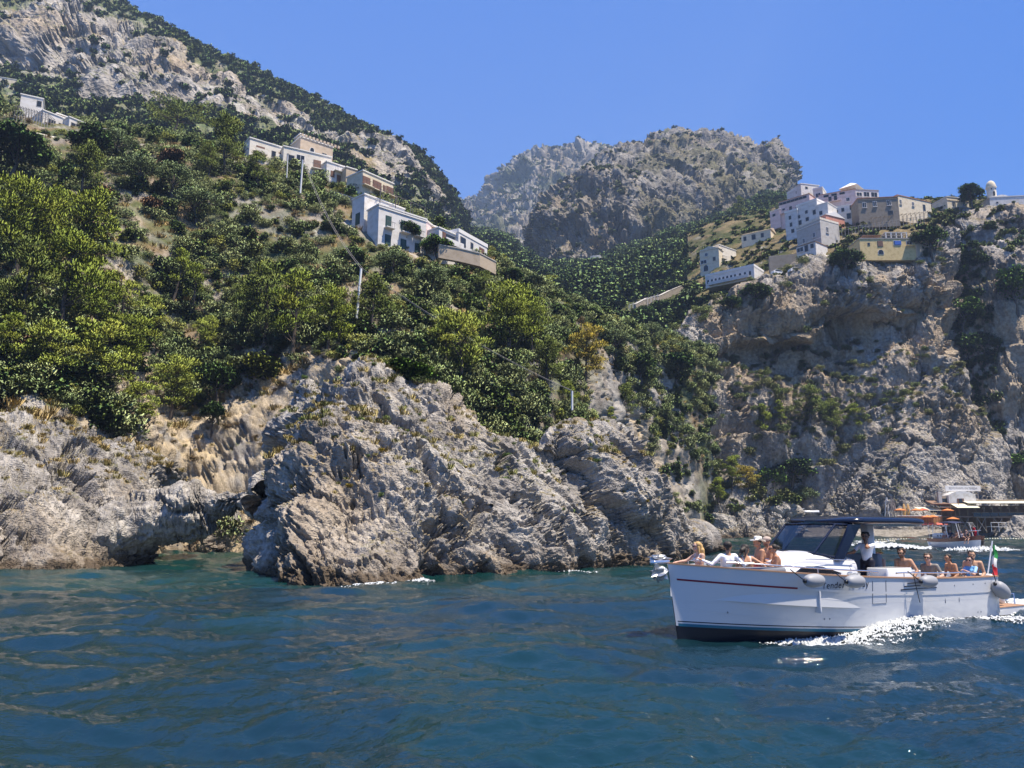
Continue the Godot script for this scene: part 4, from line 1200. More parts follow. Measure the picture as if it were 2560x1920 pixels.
func arch_panel(w: float, h: float, d: float) -> ArrayMesh:
	var pts := PackedVector2Array([Vector2(-w / 2, -h / 2), Vector2(w / 2, -h / 2)])
	for i in 9:
		var a := PI * i / 8.0
		pts.append(Vector2(cos(a) * w / 2, h / 2 - w / 2 + sin(a) * w / 2))
	return slab(pts, d)


func slab(pts: PackedVector2Array, d: float) -> ArrayMesh:
	# a flat outline in x and y given thickness d along z
	var st := tool()
	st.set_smooth_group(-1)
	var idx := Geometry2D.triangulate_polygon(pts)
	for k in range(0, idx.size(), 3):
		var t := [pts[idx[k]], pts[idx[k + 1]], pts[idx[k + 2]]]
		if (t[1] - t[0]).cross(t[2] - t[0]) > 0.0: t = [t[0], t[2], t[1]]
		for v in t: st.add_vertex(Vector3(v.x, v.y, d / 2))
		for v in [t[0], t[2], t[1]]: st.add_vertex(Vector3(v.x, v.y, -d / 2))
	var turn := Geometry2D.is_polygon_clockwise(pts)
	for i in pts.size():
		var p := pts[i]
		var q := pts[(i + 1) % pts.size()]
		if turn:
			var x := p
			p = q
			q = x
		for v in [Vector3(p.x, p.y, d / 2), Vector3(p.x, p.y, -d / 2), Vector3(q.x, q.y, d / 2), Vector3(q.x, q.y, d / 2), Vector3(p.x, p.y, -d / 2), Vector3(q.x, q.y, -d / 2)]:
			st.add_vertex(v)
	return done(st)


# a row of posts with rails or beams: a fence, a terrace pergola
func post_row(called: String, label: String, category: String, a: Vector3, b: Vector3, high: float, count: int, m: Material, beams: Array, deep := 0.0) -> Node3D:
	var n := thing(called, label, category, a)
	var d := b - a
	for k in count:
		var p := d * (float(k) / (count - 1))
		part("post", bar(p + Vector3(0, -1, 0), p + Vector3(0, high, 0), 0.07), m, n)
		if deep > 0.0:
			part("post", bar(p + Vector3(0, -1, -deep), p + Vector3(0, high, -deep), 0.07), m, n)
			part("crossbeam", bar(p + Vector3(0, high + 0.06, 0.4), p + Vector3(0, high + 0.06, -deep - 0.4), 0.06), m, n)
	for y in beams:
		part("rail", bar(Vector3(0, y, 0), d + Vector3(0, y, 0), 0.05), m, n)
	return n


func stone_wall(label: String, pts: Array, high: float, m: Material, called := "retaining_wall") -> void:
	var n := thing(called, label, "wall", pts[0])
	for i in pts.size() - 1:
		var d: Vector3 = pts[i + 1] - pts[i]
		var l := Vector2(d.x, d.z).length()
		var st := tool()
		st.set_smooth_group(-1)
		var p: Vector3 = pts[i] - pts[0]
		var q: Vector3 = pts[i + 1] - pts[0]
		var side := Vector3(d.z, 0, -d.x).normalized() * 0.8
		var dn := Vector3(0, -high - 0.8, 0)
		for t in [[p + dn, p, q], [p + dn, q, q + dn], [p, p + side, q + side], [p, q + side, q], [p + side + dn, q + side, p + side], [p + side + dn, q + side + dn, q + side], [p + dn, p + side + dn, p + side], [p + dn, p + side, p], [q + dn, q, q + side], [q + dn, q + side, q + side + dn]]:
			for v in t: st.add_vertex(v)
		part("wall_section", done(st), m, n)
		put("coping", Vector3(l, 0.14, 1.0), M.coping, n, (p + q) / 2 + side / 2 + Vector3(0, 0.05, 0)).rotation = Vector3(0, -atan2(d.z, d.x), atan2(d.y, l))


func on_ground(over: String, spots: Array, up: float) -> Array:
	return spots.map(func(s): return ground(over, s[0], s[1])[0] + Vector3(0, up, 0))


func building_materials() -> void:
	M.white = plaster(Color(0.7, 0.69, 0.67))
	M.cream = plaster(Color(0.74, 0.66, 0.5))
	M.pale = plaster(Color(0.76, 0.72, 0.63))
	M.pink = plaster(Color(0.72, 0.58, 0.56))
	M.salmon = plaster(Color(0.6, 0.27, 0.2))
	M.yellow = plaster(Color(0.72, 0.56, 0.27))
	M.greystone = plaster(Color(0.27, 0.235, 0.19))
	M.greywall = plaster(Color(0.5, 0.49, 0.47))
	M.stone = plaster(Color(0.34, 0.3, 0.25))
	M.tan = plaster(Color(0.5, 0.41, 0.3))
	M.weathered = plaster(Color(0.56, 0.46, 0.35))
	M.stone.heightmap_enabled = true
	M.stone.heightmap_texture = M.rock_mid.heightmap_texture
	M.stone.heightmap_scale = 20.0
	M.coping = flat(Color(0.5, 0.47, 0.42), 0.9)
	M.roof_white = flat(Color(0.74, 0.72, 0.68), 0.85)
	M.roof_grey = flat(Color(0.36, 0.34, 0.32), 0.9)
	M.tile = plaster(Color(0.46, 0.24, 0.14))
	M.brown_roof = plaster(Color(0.25, 0.16, 0.11))
	M.frame_white = flat(Color(0.75, 0.74, 0.72), 0.6)
	M.frame_grey = flat(Color(0.2, 0.19, 0.18), 0.7)
	M.shutter_green = flat(Color(0.02, 0.06, 0.05), 0.5)
	M.shutter_brown = flat(Color(0.16, 0.08, 0.05), 0.6)
	M.pane_dark = flat(Color(0.025, 0.03, 0.035), 0.12)
	M.blue_cloth = flat(Color(0.03, 0.13, 0.5), 0.8)
	M.rail_dark = flat(Color(0.1, 0.09, 0.085), 0.5)
	M.wood = flat(Color(0.23, 0.17, 0.11), 0.85)
	M.pole = flat(Color(0.72, 0.72, 0.7), 0.6)
	M.wood_grey = flat(Color(0.3, 0.28, 0.26), 0.9)


func buildings() -> void:
	building_materials()
	var W := func(xs: Array, y: float, w: float, h: float, style: String) -> Array:
		return xs.map(func(x): return [x, y, w, h, style])
	# --- houses on the left slope
	house("cream_house", "low cream building highest at the left edge of the slope", [-70, 204, 338], [38, 221, 344], 182, 7, M.cream, {"windows": [[0.7, 1.2, 0.9, 1.0, "dark"]]})
	house("white_house", "white flat-roofed house above the wooden vine posts", [49, 268, 158], [104, 282, 160], 236, 6, M.white, {"windows": [[0.85, 1.3, 0.8, 1.2, "dark"]]})
	house("white_house", "white house with paired dark windows, middle of the row at upper left", [104, 312, 154], [166, 324, 158], 276, 6, M.white, {"windows": [[0.3, 2.2, 0.7, 1.5, "dark"], [0.45, 2.2, 0.7, 1.5, "dark"], [0.75, 2.3, 0.7, 1.6, "dark"], [0.9, 2.3, 0.7, 1.6, "dark"]]})
	house("tan_house", "narrow tan annex between two white houses at upper left", [140, 308, 158], [172, 318, 160], 284, 4, M.tan)
	house("white_house", "white house at the right end of the upper left row, by the dark tree", [171, 322, 156], [213, 332, 159], 293, 6, M.white, {"windows": [[0.25, 1.5, 0.8, 0.9, "dark"], [0.55, 1.5, 0.8, 0.9, "dark"]]})
	house("white_house", "tiny white annex above the terrace arches at the left edge", [92, 384, 140], [106, 386, 140], 362, 3, M.white, {"windows": [[0.5, 0.9, 0.5, 0.8, "dark"]]})
	stone_wall("pale low wall right of the dark tree on the upper left slope", [at(246, 318, 158), at(292, 331, 160)], 1.0, M.cream, "garden_wall")
	var tw := thing("terrace_wall", "pale terrace wall with tall dark openings below the white row", "wall", at(80, 375, 139))
	for k in 6:
		var p := at(82 + k * 11, 372 + k * 2.4, 139 + k * 0.4) - tw.position
		put("pier", Vector3(0.5, 3.6, 0.6), M.pale, tw, p + Vector3(0, 1.2, 0))
	part("lintel", bar(at(80, 332, 139) - tw.position, at(140, 346, 141.5) - tw.position, 0.3), M.pale, tw)
	post_row("vine_pergola", "rows of grey wooden vine posts below the white house at upper left", "pergola", at(35, 292, 152), at(118, 314, 152), 2.6, 13, M.wood_grey, [2.5, 1.4], 2.0)
	# --- the long hotel
	house("hotel_wing", "long cream hotel wing left of the crenellated tower", [622, 395, 148], [754, 432, 155], 345, 4.5, M.pale, {"category": "hotel", "windows": [[0.2, 2.0, 1.6, 1.5, "brown"], [0.45, 2.0, 0.8, 1.2, "dark"], [0.62, 2.1, 1.6, 1.5, "brown"], [0.8, 2.1, 1.6, 1.5, "brown"]], "balconies": [[0.2, 3.0, 2.6, 1], [0.66, 3.0, 4.6, 1]]})
	var tower := house("tower_house", "weathered square tower house with a crenellated top", [748, 412, 157], [830, 425, 162], 342, 5, M.weathered, {"category": "tower", "windows": [[0.36, 2.6, 0.9, 1.7, "arch"], [0.74, 2.9, 0.9, 1.5, "dark"]], "band": [4.2]})
	var tw_w := 10.5
	for k in 11:
		put("merlon", Vector3(0.5, 0.6, 0.5), M.weathered, tower, Vector3(0.35 + k * 0.88, at(748, 342, 157).y - tower.position.y + 0.5, 0.0))
	house("hotel_chimney_block", "small weathered turret at the left of the crenellated tower", [748, 380, 160], [764, 384, 161], 335, 3, M.weathered, {"category": "turret"})
	house("hotel_wing", "cream hotel wing with balconies stepping down below the tower", [706, 430, 150], [826, 462, 155], 366, 4.5, M.pale, {"category": "hotel", "windows": [[0.15, 2.4, 1.4, 1.5, "dark"], [0.35, 2.0, 1.6, 1.7, "white"], [0.7, 2.4, 1.4, 1.8, "brown"], [0.9, 2.4, 0.7, 1.2, "brown"], [0.7, 5.4, 1.4, 1.8, "brown"], [0.45, 5.0, 0.7, 1.2, "dark"]], "balconies": [[0.7, 3.6, 2.6], [0.7, 6.5, 2.6]]})
	house("hotel_wing", "white hotel wing below and right of the tower", [815, 450, 152], [866, 462, 155], 404, 4, M.white, {"category": "hotel", "windows": [[0.3, 2.4, 0.7, 1.2, "brown"], [0.7, 3.2, 1.6, 1.8, "brown"]], "balconies": [[0.65, 1.6, 3.0]]})
	house("stone_annex", "bare stone annex between the white wing and the balcony block", [864, 462, 152], [890, 470, 153.5], 418, 4, M.tan, {"category": "annex", "windows": [[0.6, 2.6, 0.6, 1.6, "arch"]]})
	house("balcony_block", "cream apartment block with stacked loggias right of the stone annex", [905, 490, 140], [982, 512, 146], 427, 5, M.cream, {"category": "apartment block", "windows": [[0.12, 2.0, 1.7, 1.9, "brown"], [0.46, 2.0, 2.0, 2.0, "brown"], [0.7, 1.8, 0.5, 1.2, "brown"], [0.88, 2.0, 1.6, 1.9, "brown"], [0.46, 5.0, 1.8, 1.8, "brown"], [0.28, 4.6, 0.5, 1.2, "brown"], [0.88, 5.0, 1.6, 1.8, "brown"]], "balconies": [[0.12, 3.0, 2.4], [0.46, 3.1, 2.8], [0.88, 3.0, 2.4], [0.88, 6.0, 2.4]]})
	stone_wall("brown stone garden wall above the big white house", [at(826, 478, 136), at(856, 486, 135), at(890, 498, 134)], 2.6, M.tan, "garden_wall")
	# --- the big white house
	house("white_villa", "tall rear part of the big white house with one green shutter on its left side", [909, 560, 124.5], [1010, 575, 131], 486, 3.5, M.white, {"category": "villa", "left": [[0.5, 4.0, 1.0, 1.9, "shutter"]]})
	house("white_villa", "big white two-storey house with green shutters and a long flat roof", [944, 618, 121.5], [1064, 630, 128], 512, 3.6, M.white, {"category": "villa", "windows": [[0.2, 2.6, 0.95, 2.1, "shutter"], [0.52, 2.6, 0.95, 2.1, "shutter"], [0.82, 2.6, 0.95, 2.1, "shutter"], [0.2, 5.7, 0.95, 1.6, "shutter"], [0.52, 5.7, 0.95, 1.6, "shutter"], [0.82, 5.7, 0.95, 1.6, "shutter"]], "balconies": [[0.2, 3.75, 1.7], [0.52, 3.75, 1.7], [0.82, 3.75, 1.7]], "band": [0.3]})
	post_row("roof_pergola", "slender metal pergola on the roof of the big white house", "pergola", at(950, 500, 126), at(1062, 545, 134), 2.0, 4, M.rail_dark, [2.0], 3.0)
	house("pink_house", "narrow pinkish house touching the right end of the big white house", [1064, 600, 128], [1084, 606, 131], 552, 5, M.pink, {"windows": [[0.6, 3.0, 0.5, 1.6, "dark"]]})
	house("stone_house", "small stone house right of the narrow pinkish one", [1083, 604, 130], [1097, 608, 131], 566, 5, M.tan, {"windows": [[0.5, 1.8, 0.6, 1.0, "dark"]]})
	house("white_house", "white house with a wide loggia above the stone retaining wall", [1097, 616, 127], [1146, 622, 131], 570, 6, M.white, {"windows": [[0.25, 1.2, 0.7, 1.5, "brown"], [0.55, 1.3, 2.4, 1.6, "dark"], [0.5, 3.7, 1.6, 1.1, "dark"], [0.15, 3.7, 0.6, 0.9, "dark"]], "balconies": [[0.62, 2.5, 4.6, 1]]})
	house("white_house", "low white house at the right end of the retaining wall, nearest the valley", [1146, 612, 130], [1218, 622, 138], 580, 6, M.white, {"windows": [[0.15, 1.4, 1.5, 1.5, "dark"], [0.45, 1.2, 0.7, 0.9, "dark"], [0.8, 1.3, 1.5, 1.1, "brown"]], "roof": "parapet"})
	stone_wall("curved stone retaining wall under the last white houses", [at(1097, 612, 125), at(1150, 622, 126), at(1200, 634, 127), at(1240, 655, 130)], 1.5, M.tan)
	# bougainvillea by the block
	plant("shrub", "left_hillside", 1003, 520, 26, "pink", "pink flowering bougainvillea right of the cream balcony block", "")
	# --- houses in the valley
	house("gabled_house", "cream gabled house with an arch below, left half of the pair in the valley", [1751, 678, 258], [1799, 672, 254], 630, 9, M.cream, {"roof": "cross", "roof_material": M.cream, "windows": [[0.35, 1.5, 0.9, 1.0, "white"], [0.2, 4.0, 2.0, 1.2, "white"], [0.75, 3.6, 0.8, 1.2, "dark"], [0.3, 6.4, 1.6, 2.2, "arch"]]})
	house("cream_house", "tall cream block beside the gabled house in the valley", [1800, 668, 256], [1842, 660, 262], 612, 8, M.pale, {"windows": [[0.15, 4.2, 0.8, 1.3, "dark"], [0.12, 1.6, 0.6, 0.6, "dark"], [0.7, 3.0, 0.6, 0.9, "dark"]], "balconies": [[0.2, 4.9, 2.4]]})
	house("cream_house", "low cream house linking gable and tall block in the valley", [1775, 645, 264], [1806, 642, 262], 620, 5, M.pale)
	house("white_terrace_house", "long white building with a row of small arches above the cliff road", [1764, 714, 229], [1886, 692, 219], 692, 8, M.white, {"sunk": 0.5, "category": "building", "roof": "parapet", "windows": W.call([0.06, 0.14, 0.22, 0.3, 0.38, 0.46, 0.54, 0.62, 0.72, 0.82, 0.92], 1.9, 0.7, 1.3, "arch"), "balconies": [[0.5, 3.2, 13.0, 1]]})
	house("cream_house", "cream house with dark windows left of the grey chapel-like house", [1855, 622, 268], [1928, 606, 262], 588, 7, M.cream, {"roof": "gable", "roof_material": M.weathered, "windows": [[0.12, 1.7, 0.9, 1.5, "dark"], [0.42, 1.7, 1.3, 1.8, "dark"], [0.72, 1.7, 0.9, 1.5, "dark"]]})
	house("white_cottage", "small white cottage with a red roof high in the valley wood", [1680, 610, 430], [1718, 606, 424], 590, 6, M.white, {"roof": "gable", "roof_material": M.tile, "windows": [[0.3, 1.8, 1.0, 1.4, "dark"], [0.7, 1.8, 1.0, 1.4, "dark"]]})
	house("beige_house", "beige two-block house in the wood left of the white cottage with arches", [1463, 672, 440], [1500, 664, 436], 652, 6, M.pale, {"windows": [[0.25, 2.0, 1.2, 1.4, "dark"], [0.6, 2.0, 1.0, 1.4, "dark"]]})
	house("beige_house", "upper block of the beige house in the valley wood", [1476, 660, 446], [1500, 655, 444], 641, 5, M.pale)
	house("white_cottage", "low white cottage with two arches in the middle of the valley wood", [1497, 684, 428], [1537, 680, 424], 667, 7, M.white, {"windows": [[0.55, 1.6, 1.5, 1.8, "arch"], [0.8, 1.6, 1.5, 1.8, "arch"]]})
	# --- road walls and pergolas down the spur
	stone_wall("grey road wall climbing the spur towards the long white building", on_ground("valley_slope", [[1592, 778], [1620, 766], [1650, 754], [1680, 742], [1710, 730], [1740, 722], [1770, 714]], 2.6), 1.6, M.stone)
	stone_wall("upper grey terrace wall on the spur", on_ground("valley_slope", [[1650, 728], [1685, 714], [1720, 702], [1768, 686]], 2.4), 1.4, M.stone)
	post_row("white_pergola", "white pergola frames at the lower end of the spur", "pergola", ground("valley_slope", 1574, 786)[0] + Vector3(0, 1.5, 0), ground("valley_slope", 1646, 762)[0] + Vector3(0, 1.5, 0), 2.4, 9, M.frame_white, [1.9], 2.5)
	house("stone_buttress", "tall grey masonry buttress wall under the village's left end", [1926, 700, 224], [1994, 676, 222], 640, 3, M.stone, {"category": "wall", "roof": "none"})
	# --- the village on the brow
	house("pink_house", "long pink house with a dark loggia under its roof at the village's left end", [1950, 560, 272], [2027, 540, 264], 507, 7, M.pink, {"roof_material": M.tile, "windows": W.call([0.07, 0.2, 0.33, 0.46, 0.59, 0.72, 0.85], 0.75, 1.3, 0.8, "dark") + [[0.15, 3.8, 0.8, 1.8, "dark"], [0.38, 3.8, 0.9, 1.9, "dark"], [0.58, 3.8, 0.8, 1.8, "dark"], [0.8, 3.6, 0.8, 1.7, "dark"]], "balconies": [[0.15, 4.9, 1.8, 1], [0.48, 4.9, 4.2], [0.8, 4.7, 2.2, 1]]})
	house("pink_annex", "low pink annex at the far left of the village", [1926, 556, 274], [1951, 549, 271], 531, 6, M.pink, {"category": "annex", "windows": [[0.4, 1.6, 1.0, 0.8, "dark"]]})
	post_row("terrace_pergola", "thin pergola on the roof of the low pink annex", "pergola", at(1930, 529, 274), at(1950, 522, 272), 1.7, 3, M.frame_grey, [1.7], 2.0)
	house("white_house", "white house topping the village at its left, with one small window", [1980, 500, 282], [2004, 492, 276], 476, 8, M.white, {"windows": [[0.45, 2.2, 0.7, 1.0, "dark"]], "right": [[0.3, 1.4, 0.9, 0.7, "dark"]]})
	house("white_house", "white house with a roof terrace next to the left rooftop house", [2003, 500, 277], [2036, 494, 280], 468, 7, M.white, {"roof": "parapet", "windows": [[0.3, 1.6, 0.8, 0.7, "dark"], [0.75, 3.6, 1.1, 1.2, "white"]]})
	house("terrace_house", "pale terraced house with white balustrades in the middle of the skyline", [2034, 500, 274], [2058, 494, 272], 476, 6, M.pale, {"roof": "parapet", "windows": [[0.5, 2.4, 1.6, 1.5, "white"]]})
	house("pink_house", "big pink block with a red roof edge in the middle of the village", [2050, 530, 261], [2141, 505, 255.5], 489, 6, M.pink, {"roof_material": M.tile, "windows": [[0.3, 2.2, 0.9, 1.8, "dark"], [0.45, 2.2, 0.9, 1.8, "dark"], [0.78, 3.4, 1.0, 1.2, "white"], [0.2, 0.7, 1.6, 0.7, "dark"], [0.42, 0.7, 1.6, 0.7, "dark"], [0.64, 0.7, 1.6, 0.7, "dark"]], "balconies": [[0.33, 3.3, 6.4]]})
	house("white_house", "white block with dark windows under the big pink house", [2081, 556, 250], [2149, 548, 246], 520, 6, M.white, {"windows": [[0.15, 1.6, 1.4, 0.7, "dark"], [0.42, 1.4, 0.8, 1.2, "dark"], [0.74, 1.1, 0.9, 1.5, "dark"], [0.62, 4.0, 1.2, 1.8, "dark"], [0.88, 3.2, 0.5, 1.2, "dark"]], "band": [2.6]})
	house("glazed_house", "white house with wide glazed windows behind the grey stone house", [2140, 512, 256], [2199, 508, 257], 474, 8, M.white, {"windows": [[0.17, 1.7, 1.9, 1.3, "white"], [0.48, 1.6, 2.0, 1.7, "white"], [0.8, 1.6, 2.2, 1.7, "white"], [0.2, 4.4, 1.8, 1.2, "white"]], "roof_material": M.roof_grey})
	var canopy := thing("roof_canopy", "white pointed canopy over a roof terrace on the skyline", "canopy", at(2128, 471, 262))
	var cone := CylinderMesh.new()
	cone.top_radius = 0.05
	cone.bottom_radius = 4.6
	cone.height = 2.4
	cone.radial_segments = 4
	part("cloth", cone, M.frame_white, canopy).position.y = 0.9
	for k in 4: part("post", bar(Vector3(cos(k * PI / 2) * 4.2, -2.2, sin(k * PI / 2) * 4.2), Vector3(cos(k * PI / 2) * 4.2, 0, sin(k * PI / 2) * 4.2), 0.06), M.frame_white, canopy)
	house("stone_house", "grey-brown stone house with three white-framed windows", [2148, 548, 240], [2248, 530, 238.5], 497, 7, M.greystone, {"roof_material": M.tile, "windows": [[0.16, 2.3, 1.0, 1.7, "white"], [0.42, 2.1, 1.0, 1.7, "white"], [0.77, 1.9, 1.1, 1.7, "white"], [0.79, 5.2, 1.4, 1.0, "dark"]], "band": [0.5], "band_material": M.greystone})
	house("cream_house", "cream house right of the grey-brown stone house", [2247, 530, 242], [2329, 528, 248], 488, 8, M.cream, {"roof_material": M.tile, "windows": [[0.08, 2.2, 0.7, 1.5, "white"], [0.45, 2.0, 0.8, 1.3, "white"], [0.78, 2.4, 1.0, 2.0, "dark"]]})
	house("white_house", "white stepped house with many small windows below the long pink house", [1965, 582, 252], [1996, 572, 249], 534, 5, M.white, {"roof": "parapet", "windows": [[0.4, 2.0, 0.7, 1.2, "dark"], [0.45, 4.6, 0.7, 1.3, "dark"], [0.55, 7.0, 0.9, 1.2, "dark"]]})
	house("white_house", "taller white stepped house right of the one with many small windows", [1994, 574, 250], [2046, 558, 244], 518, 6, M.white, {"roof": "parapet", "windows": [[0.12, 3.8, 0.6, 1.0, "dark"], [0.15, 6.0, 0.9, 1.5, "dark"], [0.48, 3.0, 0.8, 1.0, "dark"], [0.5, 5.6, 1.0, 1.2, "dark"], [0.85, 4.0, 0.9, 1.5, "dark"]]})
	house("white_house", "white house with a square window left of the salmon gable", [2042, 560, 244], [2072, 550, 241], 515, 7, M.white, {"windows": [[0.4, 3.0, 0.9, 1.2, "dark"]]})
	house("grey_chapel", "tall grey chapel-like house with arched lower windows and a cream right side", [1994, 616, 238], [2053, 594, 230], 572, 9, M.greywall, {"category": "chapel", "roof": "parapet", "roof_material": M.pale, "windows": [[0.28, 5.0, 0.7, 1.4, "white"], [0.72, 4.4, 0.7, 1.4, "white"], [0.33, 8.0, 0.9, 1.8, "arch"], [0.6, 7.4, 0.9, 1.8, "arch"]], "right": [[0.35, 3.0, 0.9, 1.8, "white"]], "band": [0.8, 6.0]})
	house("salmon_house", "house with a bare salmon-red gable wall behind the grey chapel-like house", [2066, 566, 240], [2112, 560, 244], 536, 7, M.salmon, {"roof": "cross", "roof_material": M.frame_white, "windows": [[0.15, 3.6, 0.5, 0.8, "dark"]]})
	house("white_annex", "white annex with two dark slits under the salmon gable", [2052, 590, 234], [2094, 574, 236], 562, 5, M.white, {"category": "annex", "windows": [[0.55, 1.2, 0.5, 0.9, "dark"], [0.75, 1.2, 0.4, 0.6, "dark"]]})
	house("white_house", "low white house with wide dark windows under the grey chapel-like house", [1992, 638, 228], [2040, 626, 223], 619, 7, M.white, {"roof_material": M.brown_roof, "windows": [[0.2, 1.1, 2.0, 1.3, "white"], [0.52, 1.2, 1.0, 1.9, "dark"], [0.82, 1.0, 0.9, 1.2, "dark"]]})
	# --- the yellow house on the brink
	var yh := house("yellow_house", "yellow house on the cliff edge with a blue awning and a dark roof terrace", [2152, 642, 211], [2294, 638, 211], 597, 7, M.yellow, {"roof_material": M.roof_grey, "sunk": 1.0, "windows": [[0.16, 1.6, 0.5, 0.7, "dark"], [0.36, 1.5, 1.4, 1.5, "brown"], [0.66, 1.3, 1.9, 1.3, "blue"], [0.87, 1.4, 1.5, 1.4, "white"], [0.36, 4.0, 1.5, 1.3, "arch"]], "balconies": [[0.88, 2.2, 2.4]]})
	var yt := at(2152, 597, 211).y - yh.position.y
	for k in 22: put("baluster", Vector3(0.05, 0.9, 0.05), M.rail_dark, yh, Vector3(0.2 + k * 0.66, yt + 0.65, 0.05))
	put("handrail", Vector3(14.2, 0.09, 0.09), M.rail_dark, yh, Vector3(7.2, yt + 1.12, 0.05))
	put("roof_shelter", Vector3(6.6, 0.1, 3.0), M.frame_white, yh, Vector3(11.0, yt + 2.1, -1.8))
	put("shelter_wall", Vector3(6.4, 1.5, 0.1), M.frame_grey, yh, Vector3(11.0, yt + 1.1, -2.6))
	for k in 5: put("shelter_post", Vector3(0.3, 1.5, 0.1), M.frame_white, yh, Vector3(8.0 + k * 1.5, yt + 1.2, -0.4))
	put("terrace_roof", Vector3(5.4, 0.12, 3.0), M.tile, yh, Vector3(4.4, yt + 1.5, -2.4))
	house("brown_annex", "brown annex with one small window at the right end of the yellow house", [2294, 638, 210.6], [2324, 630, 212.5], 588, 5, M.weathered, {"category": "annex", "roof": "cross", "roof_material": M.tan, "windows": [[0.5, 3.4, 0.6, 0.6, "dark"]]})
	# --- around the church
	house("cream_house", "low cream house with two white-framed windows left of the church's tree", [2370, 526, 256], [2424, 524, 258], 492, 7, M.cream, {"windows": [[0.3, 2.6, 1.3, 2.0, "white"], [0.78, 2.6, 1.0, 1.9, "white"]], "roof_material": M.roof_white, "band": [1.2], "band_material": M.tan})
	var church := house("white_church", "white church with a low vaulted roof at the right edge of the village", [2476, 516, 252], [2600, 522, 250], 494, 9, M.white, {"category": "church", "windows": [[0.15, 2.0, 0.5, 0.5, "dark"], [0.3, 3.2, 1.4, 1.2, "arch"]]})
	var vault := CylinderMesh.new()
	vault.top_radius = 4.2
	vault.bottom_radius = 4.2
	vault.height = 7.0
	vault.radial_segments = 24
	var vt := part("vault", vault, M.white, church)
	vt.position = Vector3(4.6, at(2476, 494, 252).y - church.position.y - 2.9, -4.5)
	vt.rotation.x = PI / 2
	var bt := thing("bell_tower", "round cream bell tower with a small dome beside the white church", "bell tower", at(2482, 508, 256))
	var cyl := CylinderMesh.new()
	cyl.top_radius = 1.45
	cyl.bottom_radius = 1.6
	cyl.height = 9.0
	cyl.radial_segments = 20
	var tp := at(2482, 470, 256).y - bt.position.y
	part("shaft", cyl, M.pale, bt).position.y = tp - 4.5
	var dome := SphereMesh.new()
	dome.radius = 1.6
	dome.height = 2.6
	dome.is_hemisphere = true
	part("dome", dome, M.cream, bt).position.y = tp + 0.1
	var rim := CylinderMesh.new()
	rim.top_radius = 1.75
	rim.bottom_radius = 1.75
	rim.height = 0.25
	part("cornice", rim, M.pale, bt).position.y = tp
	part("finial", bar(Vector3(0, tp + 1.3, 0), Vector3(0, tp + 2.6, 0), 0.06), M.pale, bt)
	var op := part("belfry_opening", arch_panel(0.6, 1.7, 0.3), M.pane_dark, bt)
	op.position = Vector3(-0.15, tp - 2.7, 1.5)
	for a in [-0.5, 0.45]:
		var eye_win := part("round_opening", arch_panel(0.4, 0.5, 0.3), M.pane_dark, bt)
		eye_win.position = Vector3(sin(a) * 1.45, tp - 0.9, cos(a) * 1.4)
		eye_win.rotation.y = a
	# terraces under the village: pergolas with posts
	post_row("vine_terrace", "long vine terrace with wooden posts right below the stone house", "pergola", at(2096, 584, 233), at(2310, 552, 231), 1.7, 26, M.wood_grey, [1.6, 0.9], 0.0)
	post_row("vine_terrace", "upper vine terrace with dark posts beside the cream houses", "pergola", at(2180, 556, 238), at(2320, 540, 240), 1.6, 14, M.wood, [1.5], 2.0)
	post_row("vine_terrace", "vine terrace with pale posts in front of the white church", "pergola", at(2400, 545, 246), at(2570, 528, 243), 1.8, 12, M.pole, [1.7, 1.0], 2.5)
	parked_cars()
	poles_and_wires()


func parked_cars() -> void:
	var c := thing("parked_car", "white parked car on the cliff road, left of two", "car", at(1945, 688, 219), 0.3, "cars parked on the cliff road")
	var prof := PackedVector2Array([Vector2(-2.0, 0.3), Vector2(2.0, 0.3), Vector2(2.05, 0.75), Vector2(1.2, 0.9), Vector2(0.6, 1.42), Vector2(-1.2, 1.45), Vector2(-1.9, 1.0)])
	part("body", slab(prof, 1.6), flat(Color(0.75, 0.75, 0.75), 0.25), c)
	part("side_windows", slab(PackedVector2Array([Vector2(-1.5, 0.95), Vector2(1.0, 0.95), Vector2(0.5, 1.36), Vector2(-1.15, 1.38)]), 1.64), M.pane_dark, c)
	for x in [-1.25, 1.3]:
		for z in [-0.78, 0.78]:
			var wm := CylinderMesh.new()
			wm.top_radius = 0.32
			wm.bottom_radius = 0.32
			wm.height = 0.2
			var wo := part("wheel", wm, M.frame_grey, c)
			wo.position = Vector3(x, 0.32, z)
			wo.rotation.x = PI / 2
	copy_of(c, "white parked car on the cliff road, right of two", at(1988, 683, 217), 0.25)


